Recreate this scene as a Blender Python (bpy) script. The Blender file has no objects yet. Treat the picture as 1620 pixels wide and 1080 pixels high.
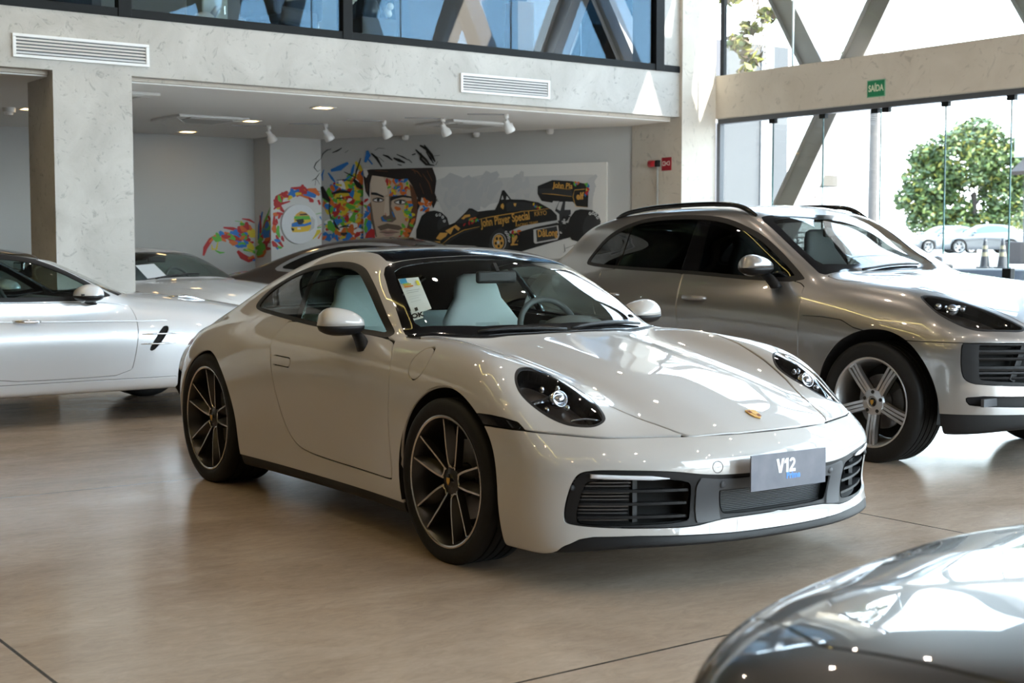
import bpy, bmesh, math, random
import numpy as np
from mathutils import Vector, Matrix
random.seed(7); RNG=np.random.RandomState(7)
SC=bpy.context.scene
COL=SC.collection
LAMP=15;SKY=4.2;SUN=7.0;SUND=(.28,-.80,.62);EXPO=1.68
COUPE=dict(
 Wz=[.08,.16,.28,.4,.52,.64,.74,.84,.94,1.05],
 Wx=[-3.7,-3.2,-2.8,-2.45,-2.2,-1.9,-1.5,-1,-.6,-.35,0,.35,.55,1.05],
 W=[[.781,.821,.851,.86,.847,.825,.785,.717,.629,.499],[.822,.873,.898,.907,.895,.874,.841,.786,.709,.599],[.862,.904,.926,.935,.926,.909,.886,.842,.77,.68],[.871,.912,.928,.94,.944,.942,.923,.874,.811,.73],[.86,.9,.916,.931,.94,.942,.925,.882,.826,.751],[.839,.879,.883,.899,.917,.924,.914,.881,.836,.771],[.828,.864,.856,.867,.891,.903,.898,.873,.836,.781],[.826,.859,.844,.852,.876,.89,.885,.863,.827,.772],[.835,.862,.848,.852,.873,.88,.874,.849,.804,.734],[.845,.877,.877,.881,.892,.889,.879,.843,.782,.698],[.856,.897,.913,.926,.921,.902,.904,.858,.769,.665],[.852,.89,.915,.921,.899,.896,.94,.879,.762,.648],[.84,.864,.883,.891,.864,.862,.909,.856,.749,.637],[.86,.874,.884,.885,.877,.878,.886,.847,.76,.654]],
 Hy=[0,.2,.4,.55,.68,.78,.86,.95],
 Hx=[-3.7,-3.4,-3.1,-2.8,-2.45,-2,-1.5,-1,-.6,-.3,0,.3,.5,.7,.85,.95,1.15],
 H=[[.618,.613,.598,.577,.547,.507,.446,.346],[.758,.753,.742,.722,.696,.656,.595,.496],[.868,.862,.847,.825,.795,.755,.693,.595],[.947,.942,.926,.904,.875,.838,.777,.676],[.977,.976,.966,.95,.926,.894,.84,.742],[.956,.956,.955,.955,.946,.919,.872,.784],[.935,.934,.933,.932,.928,.903,.865,.789],[.934,.933,.93,.922,.908,.892,.862,.788],[.933,.926,.912,.896,.887,.881,.854,.775],[.892,.885,.864,.844,.856,.873,.839,.745],[.842,.835,.811,.798,.818,.872,.841,.716],[.788,.782,.756,.753,.772,.816,.834,.677],[.743,.737,.711,.7,.69,.652,.641,.543],[.688,.681,.653,.628,.592,.522,.471,.398],[.639,.631,.601,.565,.524,.468,.405,.31],[.6,.592,.561,.522,.475,.423,.36,.266],[.476,.468,.438,.384,.34,.289,.232,.135]],
 Cz=[.45,.75,.9,1,1.1,1.2,1.3,1.4],
 Cx=[-3.7,-3.3,-2.8,-2.3,-1.8,-1.2,-.6,-.3],
 C=[[.568,.666,.517,.422,.327,.182,.086,-.012],[.605,.699,.578,.486,.395,.281,.185,.087],[.684,.776,.665,.596,.52,.43,.335,.237],[.737,.832,.747,.681,.61,.531,.434,.336],[.738,.836,.775,.725,.666,.591,.512,.426],[.726,.822,.755,.718,.665,.599,.526,.447],[.693,.784,.707,.683,.642,.59,.527,.459],[.684,.779,.698,.662,.621,.576,.518,.449]],
 zx=[-3.7,-3.4,-3.1,-2.8,-2.5,-2.2,-1.9,-1.7,-1.5,-1.3,-1.15,-1,-.8,-.6,-.45,-.3,-.1,.4,1.2],
 z=[.567,.716,.841,.942,1.058,1.178,1.264,1.304,1.301,1.294,1.273,1.238,1.148,1.052,.948,.853,.711,.307,-.495],
 gz=[-.2,.05,.12,.2,.3,.45,.52,.58,.65,.8],
 g=[.081,.053,.036,.074,.095,.063,.046,.068,.096,.413],
 rz=[-.2,.1,.2,.35,.5,.65,.75,.85,1.2],
 r=[.298,.177,.094,.027,.017,.065,.119,.216,.909],
 a=[1.088,.241,2.445,.255,.12,-3.378,.403],
 bot=[.13,.045,.72],
 k=[.16,.17,.16,.06],
 hw=.745,
 cb=.5,
 ridge=[.046,.655,.105,.66,-.45,.012,.43,.07,[.02,.47,.67,.13,.11]])
SUV=dict(
 sz=.12,
 Wz=[.14,.22,.34,.46,.58,.7,.82,.92,1.02,1.14],
 Wx=[-3.9,-3.4,-2.8,-2.4,-2,-1.4,-.9,-.5,0,.4,.7,1.1],
 W=[[.8,.84,.869,.879,.888,.888,.879,.859,.819,.74],[.82,.869,.899,.918,.926,.926,.923,.904,.869,.8],[.84,.899,.934,.952,.955,.952,.946,.923,.889,.829],[.84,.899,.929,.942,.95,.951,.946,.923,.889,.829],[.83,.879,.899,.908,.921,.93,.929,.917,.883,.829],[.83,.88,.894,.898,.91,.92,.923,.914,.878,.829],[.83,.88,.894,.898,.911,.924,.925,.907,.869,.819],[.84,.89,.914,.927,.935,.94,.937,.908,.864,.799],[.85,.9,.935,.952,.951,.949,.936,.898,.839,.759],[.85,.901,.932,.945,.946,.936,.913,.869,.799,.71],[.84,.891,.921,.931,.929,.919,.889,.839,.77,.68],[.82,.871,.901,.91,.91,.899,.869,.82,.74,.64]],
 Hy=[0,.25,.45,.6,.72,.82,.9,1],
 Hx=[-3.9,-3.4,-2.8,-2,-1,-.55,-.2,.2,.5,.7,.85,1],
 H=[[.953,.953,.943,.923,.882,.822,.722,.502],[1.063,1.063,1.053,1.043,1.023,.972,.882,.702],[1.104,1.104,1.105,1.105,1.084,1.033,.962,.802],[1.126,1.126,1.127,1.127,1.105,1.054,.983,.822],[1.137,1.139,1.142,1.133,1.106,1.054,.983,.823],[1.139,1.141,1.138,1.137,1.097,1.044,.974,.823],[1.109,1.11,1.102,1.094,1.07,1.027,.955,.804],[1.059,1.057,1.054,1.06,1.026,.978,.905,.754],[1.003,.999,.988,.98,.956,.907,.835,.684],[.946,.942,.918,.899,.867,.816,.744,.584],[.885,.876,.846,.816,.775,.725,.644,.483],[.795,.785,.745,.705,.655,.584,.503,.353]],
 Cz=[.6,1,1.12,1.25,1.38,1.5,1.6,1.7],
 Cx=[-3.9,-3.3,-2.6,-1.8,-1.2,-.6,-.2],
 C=[[.604,.664,.585,.511,.474,.421,.353,.276],[.706,.775,.693,.602,.596,.583,.501,.419],[.763,.831,.777,.716,.692,.658,.587,.5],[.771,.848,.804,.755,.714,.664,.598,.519],[.778,.847,.806,.758,.705,.645,.577,.498],[.742,.811,.761,.714,.659,.594,.526,.457],[.704,.773,.724,.677,.62,.554,.486,.417]],
 zx=[-3.9,-3.7,-3.55,-3.4,-3.25,-3,-2.7,-2.4,-2,-1.7,-1.5,-1.35,-1.15,-.95,-.75,-.55,-.3,0,.5,1.2],
 z=[.747,.935,1.111,1.222,1.284,1.494,1.544,1.582,1.597,1.598,1.597,1.587,1.532,1.418,1.305,1.214,1.054,.808,.348,-.357],
 gz=[-.2,.1,.2,.3,.45,.6,.7,.78,.86,.95,1.2],
 g=[.2,.08,.03,.01,0,0,.01,.03,.1,.25,.9],
 rz=[-.2,.2,.3,.5,.7,.85,.95,1.1,1.3],
 r=[.3,.1,.04,0,0,.03,.08,.16,.4],
 a=[.92,.231,2.6,.192,.079,-3.75,.3],
 bot=[.2,.05,.7],
 k=[.16,.17,.16,.06],
 hw=.745,
 cb=.7)
def blur1(A,axis,s,h):
    if s<=0: return A
    r=int(np.ceil(3.2*s/h)); k=np.exp(-.5*(np.arange(-r,r+1)*h/s)**2); k/=k.sum()
    A=np.moveaxis(A,axis,0)
    # linear-extrapolating pad keeps end slopes
    i=np.arange(1,r+1).reshape((-1,)+(1,)*(A.ndim-1))
    lo=A[0]-(A[1]-A[0])*i[::-1]; hi=A[-1]+(A[-1]-A[-2])*i
    P=np.concatenate([lo,A,hi],0); n=A.shape[0]; o=np.zeros_like(A)
    for j,w in enumerate(k): o+=w*P[j:j+n]
    return np.moveaxis(o,0,axis)
def lin(x,xs,ys):
    """linear interpolation with linear extrapolation, ys may be 2D (len(xs),m)"""
    xs=np.asarray(xs,float); ys=np.asarray(ys,float)
    i=np.clip(np.searchsorted(xs,x)-1,0,len(xs)-2); t=(x-xs[i])/(xs[i+1]-xs[i])
    if ys.ndim==2: t=t[:,None]
    return ys[i]*(1-t)+ys[i+1]*t
def _cr(t):
    t2=t*t;t3=t2*t
    return (-.5*t3+t2-.5*t, 1.5*t3-2.5*t2+1, -1.5*t3+2*t2+.5*t, .5*t3-.5*t2)
class Tab1:
    def __init__(s,pts,sig,h=.01):
        pts=sorted(pts); xs=[p[0] for p in pts]; ys=[p[1] for p in pts]
        s.x0=min(xs)-.3; s.h=h; n=int((max(xs)+.3-s.x0)/h)+1
        g=s.x0+h*np.arange(n); s.T=blur1(lin(g,xs,ys),0,sig,h)
    def __call__(s,x):
        u=np.clip((x-s.x0)/s.h,1.001,len(s.T)-2.001); i=u.astype(int); c=_cr(u-i)
        return c[0]*s.T[i-1]+c[1]*s.T[i]+c[2]*s.T[i+1]+c[3]*s.T[i+2]
class Tab2:
    def __init__(s,xs,ys,V,sx,sy,h=.02,add=None):
        xs=np.asarray(xs,float);ys=np.asarray(ys,float);V=np.asarray(V,float)
        if xs[0]>xs[-1]: xs=xs[::-1];V=V[::-1]
        s.x0=xs[0]-.2;s.y0=ys[0]-.2;s.h=h
        gx=np.arange(s.x0,xs[-1]+.2,h);gy=np.arange(s.y0,ys[-1]+.2,h)
        T=lin(gx,xs,V); T=lin(gy,ys,T.T).T
        T=blur1(blur1(T,0,sx,h),1,sy,h)
        if add is not None: T=T+add(gx[:,None],gy[None,:])
        s.T=T
    def __call__(s,x,y):
        x,y=np.broadcast_arrays(x,y); n,m=s.T.shape
        u=np.clip((x-s.x0)/s.h,1.001,n-2.001);v=np.clip((y-s.y0)/s.h,1.001,m-2.001)
        i=u.astype(int);j=v.astype(int);a=_cr(u-i);b=_cr(v-j);o=0
        for p in range(4):
            r=0
            for q in range(4): r=r+b[q]*s.T[i+p-1,j+q-1]
            o=o+a[p]*r
        return o
def smax(a,b,k):
    h=np.maximum(k-np.abs(a-b),0)/k
    return np.maximum(a,b)+h*h*h*k/6
def smin(a,b,k): return -smax(-a,-b,k)
def sabs(y,k=.02): return np.sqrt(y*y+k*k)-k
def grad(f,P,e=1e-3):
    x,y,z=P[:,0],P[:,1],P[:,2]
    return np.stack([f(x+e,y,z)-f(x-e,y,z),f(x,y+e,z)-f(x,y-e,z),f(x,y,z+e)-f(x,y,z-e)],1)/(2*e)
class CarShape:
    """implicit car body: lower body = side/top/front/rear limits, cabin joined on top"""
    def __init__(s,q):
        s.q=q
        r=q.get('ridge')
        add=None
        if r:
            amp,yc,yw,x1,x0,vamp,vy,vw,bump=r
            def add(X,Y):
                o=(amp*np.exp(-((Y-yc)/yw)**2)-vamp*np.exp(-((Y-vy)/vw)**2))/(1+np.exp((X-x1)*12))/(1+np.exp(-(X-x0)*10))
                if bump: o=o+bump[0]*np.exp(-((X-bump[1])/bump[3])**2-((Y-bump[2])/bump[4])**2)
                return o
        s.W=Tab2(q['Wx'],q['Wz'],q['W'],q.get('sWx',.16),.07,add=q.get('Wadd'))
        s.H=Tab2(q['Hx'],q['Hy'],q['H'],.11,.04,add=add)
        s.C=Tab2(q['Cx'],q['Cz'],q['C'],.15,.05)
        s.z=Tab1(list(zip(q['zx'],q['z'])),q.get('sz',.07))
        s.g=Tab1(list(zip(q['gz'],q['g'])),.035,.005)
        s.r=Tab1(list(zip(q['rz'],q['r'])),.04)
    def __call__(s,x,y,z):
        q=s.q; F0,Fk,Fp,cws,crown,R0,Rk=q['a']
        b0,b1,bx=q['bot']; k=q['k']
        a=sabs(y,.01)
        low=smax(smax(a-s.W(x,z),(z-s.H(x,a))*.95,k[0]),smax((x-(F0-Fk*(a/q['hw'])**Fp-s.g(z)))*.9,(R0+Rk*(a/.85)**2.6+s.r(z)-x)*.9,.05),k[1])
        low=smax(low,b0+b1/(1+np.exp(-(x-bx)*14))-z,.05)
        cab=smax((a-s.C(x,z))*.9,(z-(s.z(x+cws*a*a)-crown*a*a))*q.get('czs',.85),k[2])
        cab=smax(cab,q['cb']-z,.05)
        return smin(low,cab,k[3])
# ---------------------------------------------------------------- surface meshes cut into panels
class SM:
    def __init__(s,V,N,T): s.V,s.N,s.T=V,N,T
    def pick(s,mask):
        T=s.T[mask]
        if len(T)==0: return SM(np.zeros((0,3)),np.zeros((0,3)),np.zeros((0,3),int))
        u,i=np.unique(T,return_inverse=True)
        return SM(s.V[u],s.N[u],i.reshape(-1,3))
def unit(v): return v/np.maximum(np.linalg.norm(v,axis=-1,keepdims=True),1e-12)
def surface(f,lo,hi,h):
    """polygonise f=0 (negative inside) on a grid, vertices projected on the surface"""
    ax=[np.arange(l,u+h,h) for l,u in zip(lo,hi)]
    n=int(round((hi[1]-lo[1])/h)); n+=n%2; ax[1]=(np.arange(n+1)-n/2)*h+1e-5
    v=f(ax[0][:,None,None],ax[1][None,:,None],ax[2][None,None,:]).astype(np.float32)
    s=v<0; nx,ny,nz=s.shape
    P=np.zeros((nx-1,ny-1,nz-1,3),np.float32);C=np.zeros((nx-1,ny-1,nz-1),np.int16)
    for a in range(3):
        sl0=[slice(None)]*3;sl1=[slice(None)]*3;sl0[a]=slice(None,-1);sl1[a]=slice(1,None)
        v0,v1=v[tuple(sl0)],v[tuple(sl1)]; ch=(v0<0)!=(v1<0)
        I=np.argwhere(ch); t=v0[ch]/(v0[ch]-v1[ch])
        b,c=[k for k in range(3) if k!=a]
        for db in(0,-1):
            for dc in(0,-1):
                J=I.copy();J[:,b]+=db;J[:,c]+=dc
                ok=(J[:,b]>=0)&(J[:,c]>=0)&(J[:,b]<P.shape[b])&(J[:,c]<P.shape[c])
                off=np.zeros((len(I),3),np.float32);off[:,a]=t;off[:,b]=-db;off[:,c]=-dc
                J=J[ok]; np.add.at(P,tuple(J.T),off[ok]); np.add.at(C,tuple(J.T),1)
    act=C>0; idx=-np.ones(C.shape,int); idx[act]=np.arange(act.sum())
    V=(np.argwhere(act)+P[act]/C[act][:,None])*h+np.array([ax[0][0],ax[1][0],ax[2][0]])
    Q=[]
    for a in range(3):
        sl0=[slice(None)]*3;sl1=[slice(None)]*3;sl0[a]=slice(None,-1);sl1[a]=slice(1,None)
        s0,s1=s[tuple(sl0)],s[tuple(sl1)]; I=np.argwhere(s0!=s1); fl=s0[tuple(I.T)]
        b,c=[(1,2),(2,0),(0,1)][a]
        ok=(I[:,b]>0)&(I[:,c]>0)&(I[:,b]<nx*0+P.shape[b])&(I[:,c]<P.shape[c]); I=I[ok];fl=fl[ok]
        q=[]
        for db,dc in((-1,-1),(0,-1),(0,0),(-1,0)):
            J=I.copy();J[:,b]+=db;J[:,c]+=dc; q.append(idx[tuple(J.T)])
        q=np.stack(q,1); q[~fl]=q[~fl][:,::-1]; Q.append(q)
    Q=np.concatenate(Q)
    for _ in range(4):
        g=grad(f,V); fv=f(V[:,0],V[:,1],V[:,2]); st=(fv/np.maximum((g*g).sum(1),.05))[:,None]*g
        L=np.linalg.norm(st,axis=1,keepdims=True); V=V-st*np.minimum(1,h/np.maximum(L,1e-9))
    N=unit(grad(f,V))
    d1=np.linalg.norm(V[Q[:,0]]-V[Q[:,2]],axis=1);d2=np.linalg.norm(V[Q[:,1]]-V[Q[:,3]],axis=1); k=d1<=d2
    T=np.concatenate([Q[k][:,[0,1,2]],Q[k][:,[0,2,3]],Q[~k][:,[0,1,3]],Q[~k][:,[1,2,3]]])
    return SM(V,N,T)
def cut(M,d):
    """split triangles along d=0; returns mesh and inside mask (d<0)"""
    s=d<0; T=M.T; k=s[T].sum(1); mix=(k>0)&(k<3); A=T[mix]; ka=k[mix]
    if len(A)==0: return M,s[T].all(1)
    lone=np.where(ka==1,s[A].argmax(1),(~s[A]).argmax(1))
    r=np.arange(len(A)); a=A[r,lone];b=A[r,(lone+1)%3];c=A[r,(lone+2)%3]
    n=len(M.V)
    def key(p,q): return np.minimum(p,q)*n+np.maximum(p,q)
    ks=np.concatenate([key(a,b),key(a,c)]); u,inv=np.unique(ks,return_inverse=True)
    p,q=u//n,u%n; t=(d[p]/(d[p]-d[q]))[:,None]
    V=np.concatenate([M.V,M.V[p]+(M.V[q]-M.V[p])*t]); N=np.concatenate([M.N,unit(M.N[p]+(M.N[q]-M.N[p])*t)])
    e=n+inv[:len(A)];g=n+inv[len(A):]; lin_=s[a]
    T2=np.concatenate([T[~mix],np.stack([a,e,g],1),np.stack([e,b,c],1),np.stack([e,c,g],1)])
    ins=np.concatenate([s[T[~mix]].all(1),lin_,~lin_,~lin_])
    return SM(V,N,T2),ins
def split(M,fn,gap=0.):
    """-> inside, band, outside (band of total width gap straddles the line)"""
    if gap==0:
        M2,i=cut(M,fn(M.V)); return M2.pick(i),None,M2.pick(~i)
    M2,i=cut(M,fn(M.V)+gap/2); A=M2.pick(i); R=M2.pick(~i)
    M3,j=cut(R,fn(R.V)-gap/2); return A,M3.pick(j),M3.pick(~j)
def poly_sdf(poly,P):
    poly=np.asarray(poly,float); a=poly;b=np.roll(poly,-1,0)
    out=np.full(len(P),9.); lo=poly.min(0)-.08;hi=poly.max(0)+.08
    k=((P>=lo)&(P<=hi)).all(1); Q=P[k]
    if len(Q)==0: return out
    best=np.full(len(Q),9.);ins=np.zeros(len(Q),bool)
    for p,q in zip(a,b):
        e=q-p; w=Q-p; t=np.clip((w@e)/max(e@e,1e-12),0,1); best=np.minimum(best,np.hypot(*(w-t[:,None]*e).T))
        c=((p[1]<=Q[:,1])!=(q[1]<=Q[:,1]))
        with np.errstate(divide='ignore',invalid='ignore'): xx=p[0]+(Q[:,1]-p[1])*e[0]/(e[1] if e[1]!=0 else 1e-12)
        ins^=c&(Q[:,0]<xx)
    out[k]=np.where(ins,-best,best)
    far=~k; out[far]=np.maximum(.08,0)
    return out
def crom(pts,n=8,closed=True):
    """Catmull-Rom curve through points"""
    P=np.asarray(pts,float);m=len(P);o=[]
    for i in range(m if closed else m-1):
        p0=P[(i-1)%m] if closed or i>0 else P[0];p1=P[i];p2=P[(i+1)%m];p3=P[(i+2)%m] if closed or i+2<m else P[m-1]
        for k in range(n):
            t=k/n;c=_cr(t);o.append(p0*c[0]+p1*c[1]+p2*c[2]+p3*c[3])
    if not closed:o.append(P[-1])
    return np.array(o)
def chaikin(pts,it=2,closed=True,r=.25):
    P=np.asarray(pts,float)
    for _ in range(it):
        Q=np.roll(P,-1,0)
        if closed: P=np.stack([P*(1-r)+Q*r,P*r+Q*(1-r)],1).reshape(-1,P.shape[1])
        else:
            A=P[:-1];B=P[1:]; P=np.concatenate([P[:1],np.stack([A*(1-r)+B*r,A*r+B*(1-r)],1).reshape(-1,P.shape[1]),P[-1:]])
    return P
def side(poly,ymin=.3): return lambda V: np.maximum(poly_sdf(poly,V[:,[0,2]]),ymin-np.abs(V[:,1]))
def plan(poly,zmin=.3):
    return lambda V: np.maximum(poly_sdf(poly,np.stack([V[:,0],np.abs(V[:,1])],1)),zmin-V[:,2])
def face(poly,xmin=.3): return lambda V: np.maximum(poly_sdf(poly,np.stack([np.abs(V[:,1]),V[:,2]],1)),xmin-V[:,0])
def arch(cx,cz,r,ymin=.5): return lambda V: np.maximum(np.hypot(V[:,0]-cx,np.maximum(V[:,2]-cz,0))-r,ymin-np.abs(V[:,1]))
def sides(M):
    """left/right halves of a part that exists twice"""
    k=M.V[M.T].mean(1)[:,1]>0
    return M.pick(k),M.pick(~k)
def join(*Ms):
    Ms=[m for m in Ms if m is not None and len(m.T)]
    o=0;V=[];N=[];T=[]
    for m in Ms: V.append(m.V);N.append(m.N);T.append(m.T+o);o+=len(m.V)
    return SM(np.concatenate(V),np.concatenate(N),np.concatenate(T))
def push(M,dist): return SM(M.V-M.N*dist,M.N,M.T)
def drop_mesh(M,depth,vec=None):
    """add a rim along every open edge, going inwards by depth"""
    E=np.concatenate([M.T[:,[0,1]],M.T[:,[1,2]],M.T[:,[2,0]]]); k=np.sort(E,1); n=len(M.V)
    key=k[:,0]*n+k[:,1]; u,i,c=np.unique(key,return_index=True,return_counts=True); B=E[i[c==1]]
    if len(B)==0: return M
    b=np.unique(B); m=-np.ones(n,int); m[b]=n+np.arange(len(b))
    off=M.N[b]*depth if vec is None else np.broadcast_to(np.array(vec)*depth,(len(b),3))
    V=np.concatenate([M.V,M.V[b]-off])
    acc=np.zeros((n,3)); t=np.cross(M.V[B[:,1]]-M.V[B[:,0]],M.N[B[:,0]]); np.add.at(acc,B[:,0],t);np.add.at(acc,B[:,1],t)
    N=np.concatenate([M.N,unit(acc[b])])
    T=np.concatenate([M.T,np.stack([B[:,1],B[:,0],m[B[:,0]]],1),np.stack([B[:,1],m[B[:,0]],m[B[:,1]]],1)])
    return SM(V,N,T)
def rim_only(M,depth):
    D=drop_mesh(M,depth);return SM(D.V,D.N,D.T[len(M.T):]).pick(np.ones(len(D.T)-len(M.T),bool))
# ---------------------------------------------------------------- objects
def link(o,parent=None):
    COL.objects.link(o)
    if parent is not None:o.parent=parent
    return o
def tag(o,label=None,cat=None,group=None,kind=None):
    if label:o['label']=label
    if cat:o['category']=cat
    if group:o['group']=group
    if kind:o['kind']=kind
    return o
def empty(name,loc=(0,0,0),rz=0,label=None,cat=None,group=None,parent=None):
    o=bpy.data.objects.new(name,None); o.empty_display_size=.1; o.location=loc;o.rotation_euler=(0,0,rz)
    link(o,parent); return tag(o,label,cat,group)
def shell(name,M,mat,parent=None,skirt=0.,label=None):
    if skirt: M=drop_mesh(M,skirt)
    me=bpy.data.meshes.new(name)
    me.vertices.add(len(M.V));me.vertices.foreach_set('co',M.V.astype(np.float32).ravel())
    nt=len(M.T);me.loops.add(nt*3);me.loops.foreach_set('vertex_index',M.T.astype(np.int32).ravel())
    me.polygons.add(nt);me.polygons.foreach_set('loop_start',np.arange(0,nt*3,3,dtype=np.int32))
    try: me.polygons.foreach_set('loop_total',np.full(nt,3,np.int32))
    except Exception: pass
    me.polygons.foreach_set('use_smooth',np.ones(nt,bool)); me.update(calc_edges=True); me.validate()
    try: me.normals_split_custom_set_from_vertices(M.N.astype(np.float32).tolist())
    except Exception as e: print('normals',name,e)
    o=bpy.data.objects.new(name,me); me.materials.append(mat); link(o,parent)
    if label:o['label']=label
    return o
class MB:
    """collects primitive shapes into one mesh"""
    def __init__(s): s.v=[];s.f=[];s.m=[];s.cm=0;s.sm=[];s.smooth=False
    def add(s,vs,fs):
        o=len(s.v); s.v+= [tuple(map(float,p)) for p in vs]
        for f in fs: s.f.append(tuple(i+o for i in f));s.m.append(s.cm);s.sm.append(s.smooth)
        return s
    def box(s,x0,x1,y0,y1,z0,z1,M=None):
        vs=[(x,y,z) for x in(x0,x1) for y in(y0,y1) for z in(z0,z1)]
        if M is not None: vs=[tuple(M@Vector(p)) for p in vs]
        return s.add(vs,[(0,1,3,2),(4,6,7,5),(0,4,5,1),(2,3,7,6),(0,2,6,4),(1,5,7,3)])
    def bbox(s,c,sz,M=None,r=None):
        h=[a/2 for a in sz]; return s.box(c[0]-h[0],c[0]+h[0],c[1]-h[1],c[1]+h[1],c[2]-h[2],c[2]+h[2],M)
    def bar(s,a,b,w,t,up=(0,0,1)):
        """rectangular bar from a to b, w across, t along up"""
        a,b=Vector(a),Vector(b);d=(b-a).normalized();u=Vector(up);x=d.cross(u).normalized();u=x.cross(d).normalized()
        vs=[p+x*(i*w/2)+u*(j*t/2) for p in(a,b) for i in(-1,1) for j in(-1,1)]
        return s.add(vs,[(0,1,3,2),(4,6,7,5),(0,4,5,1),(2,3,7,6),(0,2,6,4),(1,5,7,3)])
    def tube(s,pts,r,n=10,cap=True,closed=False):
        P=[Vector(p) for p in pts];R=r if hasattr(r,'__len__') else [r]*len(P); rings=[];prev=None
        for i,p in enumerate(P):
            a=P[i-1] if i>0 or closed else P[i]; b=P[(i+1)%len(P)] if i<len(P)-1 or closed else P[i]
            d=(b-a).normalized()
            if prev is None: u=d.orthogonal().normalized()
            else:
                u=prev-d*prev.dot(d)
                u=u.normalized() if u.length>1e-6 else d.orthogonal().normalized()
            prev=u;w=d.cross(u)
            rings.append([p+(u*math.cos(2*math.pi*k/n)+w*math.sin(2*math.pi*k/n))*R[i] for k in range(n)])
        return s.loft(rings,True,cap and not closed,closed)
    def loft(s,rings,ringclosed=True,cap=True,closed=False):
        n=len(rings[0]);vs=[p for r in rings for p in r];fs=[];m=len(rings)
        for i in range(m if closed else m-1):
            j=(i+1)%m
            for k in range(n if ringclosed else n-1):
                l=(k+1)%n; fs.append((i*n+k,i*n+l,j*n+l,j*n+k))
        if cap and not closed: fs.append(tuple(range(n-1,-1,-1)));fs.append(tuple((m-1)*n+k for k in range(n)))
        return s.add(vs,fs)
    def lathe(s,prof,n=48,axis='y',c=(0,0,0),a0=0,a1=2*math.pi):
        """profile (r,h) turned about an axis"""
        full=abs(a1-a0-2*math.pi)<1e-6; m=n if full else n+1; rings=[]
        for k in range(m):
            a=a0+(a1-a0)*k/n;ca,sa=math.cos(a),math.sin(a)
            rings.append([(c[0]+r*ca,c[1]+h,c[2]+r*sa) if axis=='y' else (c[0]+r*ca,c[1]+r*sa,c[2]+h) if axis=='z' else (c[0]+h,c[1]+r*ca,c[2]+r*sa) for r,h in prof])
        return s.loft(rings,False,False,full)
    def prism(s,poly,h0,h1,f=lambda x,y,h:(x,y,h)):
        n=len(poly); vs=[f(x,y,h) for h in(h0,h1) for x,y in poly]
        fs=[tuple(range(n-1,-1,-1)),tuple(n+k for k in range(n))]+[(k,(k+1)%n,n+(k+1)%n,n+k) for k in range(n)]
        return s.add(vs,fs)
    def sphere(s,c,r,n=16,m=10):
        R=r if hasattr(r,'__len__') else (r,r,r)
        rings=[]
        for i in range(m+1):
            t=math.pi*(i+.001 if i==0 else i-.001 if i==m else i)/m
            rings.append([(c[0]+R[0]*math.sin(t)*math.cos(2*math.pi*k/n),c[1]+R[1]*math.sin(t)*math.sin(2*math.pi*k/n),c[2]-R[2]*math.cos(t)) for k in range(n)])
        return s.loft(rings,True,True)
    def build(s,name,mats,parent=None,bevel=0,seg=2,smooth=None,label=None,xf=None,fixn=True):
        me=bpy.data.meshes.new(name)
        vs=s.v if xf is None else [tuple(xf@Vector(p)) for p in s.v]
        me.from_pydata(vs,[],s.f)
        for m in (mats if isinstance(mats,(list,tuple)) else [mats]): me.materials.append(m)
        me.polygons.foreach_set('material_index',s.m)
        sm=s.sm if smooth is None else [smooth]*len(s.f)
        me.polygons.foreach_set('use_smooth',sm)
        if fixn:
            bm=bmesh.new();bm.from_mesh(me);bmesh.ops.recalc_face_normals(bm,faces=bm.faces);bm.to_mesh(me);bm.free()
        me.update()
        o=bpy.data.objects.new(name,me);link(o,parent)
        if bevel:
            b=o.modifiers.new('edge','BEVEL');b.width=bevel;b.segments=seg;b.limit_method='ANGLE';b.angle_limit=math.radians(40)
        if label:o['label']=label
        return o
def auto_smooth(o,deg=35):
    me=o.data
    me.polygons.foreach_set('use_smooth',[True]*len(me.polygons)); 
    try: me.set_sharp_from_angle(angle=math.radians(deg))
    except Exception: pass
    return o
def text_obj(name,txt,size,mat,parent,M,depth=.001,bold=False,align='CENTER',sx=1.,off=0.):
    cu=bpy.data.curves.new(name,'FONT');cu.body=txt;cu.size=size;cu.extrude=depth;cu.align_x=align;cu.align_y='CENTER';cu.offset=off
    cu.resolution_u=4
    tmp=bpy.data.objects.new('tmp_text',cu);COL.objects.link(tmp)
    dg=bpy.context.evaluated_depsgraph_get();me=bpy.data.meshes.new_from_object(tmp.evaluated_get(dg))
    bpy.data.objects.remove(tmp);bpy.data.curves.remove(cu)
    me.name=name;me.materials.clear();me.materials.append(mat)
    me.transform(M@Matrix.Diagonal((sx,1,1,1)))
    o=bpy.data.objects.new(name,me);return link(o,parent)
def frame_mat(org,xdir,ydir):
    x=Vector(xdir).normalized();y=Vector(ydir);z=x.cross(y).normalized();y=z.cross(x)
    M=Matrix((x,y,z)).transposed().to_4x4();M.translation=Vector(org);return M
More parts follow.
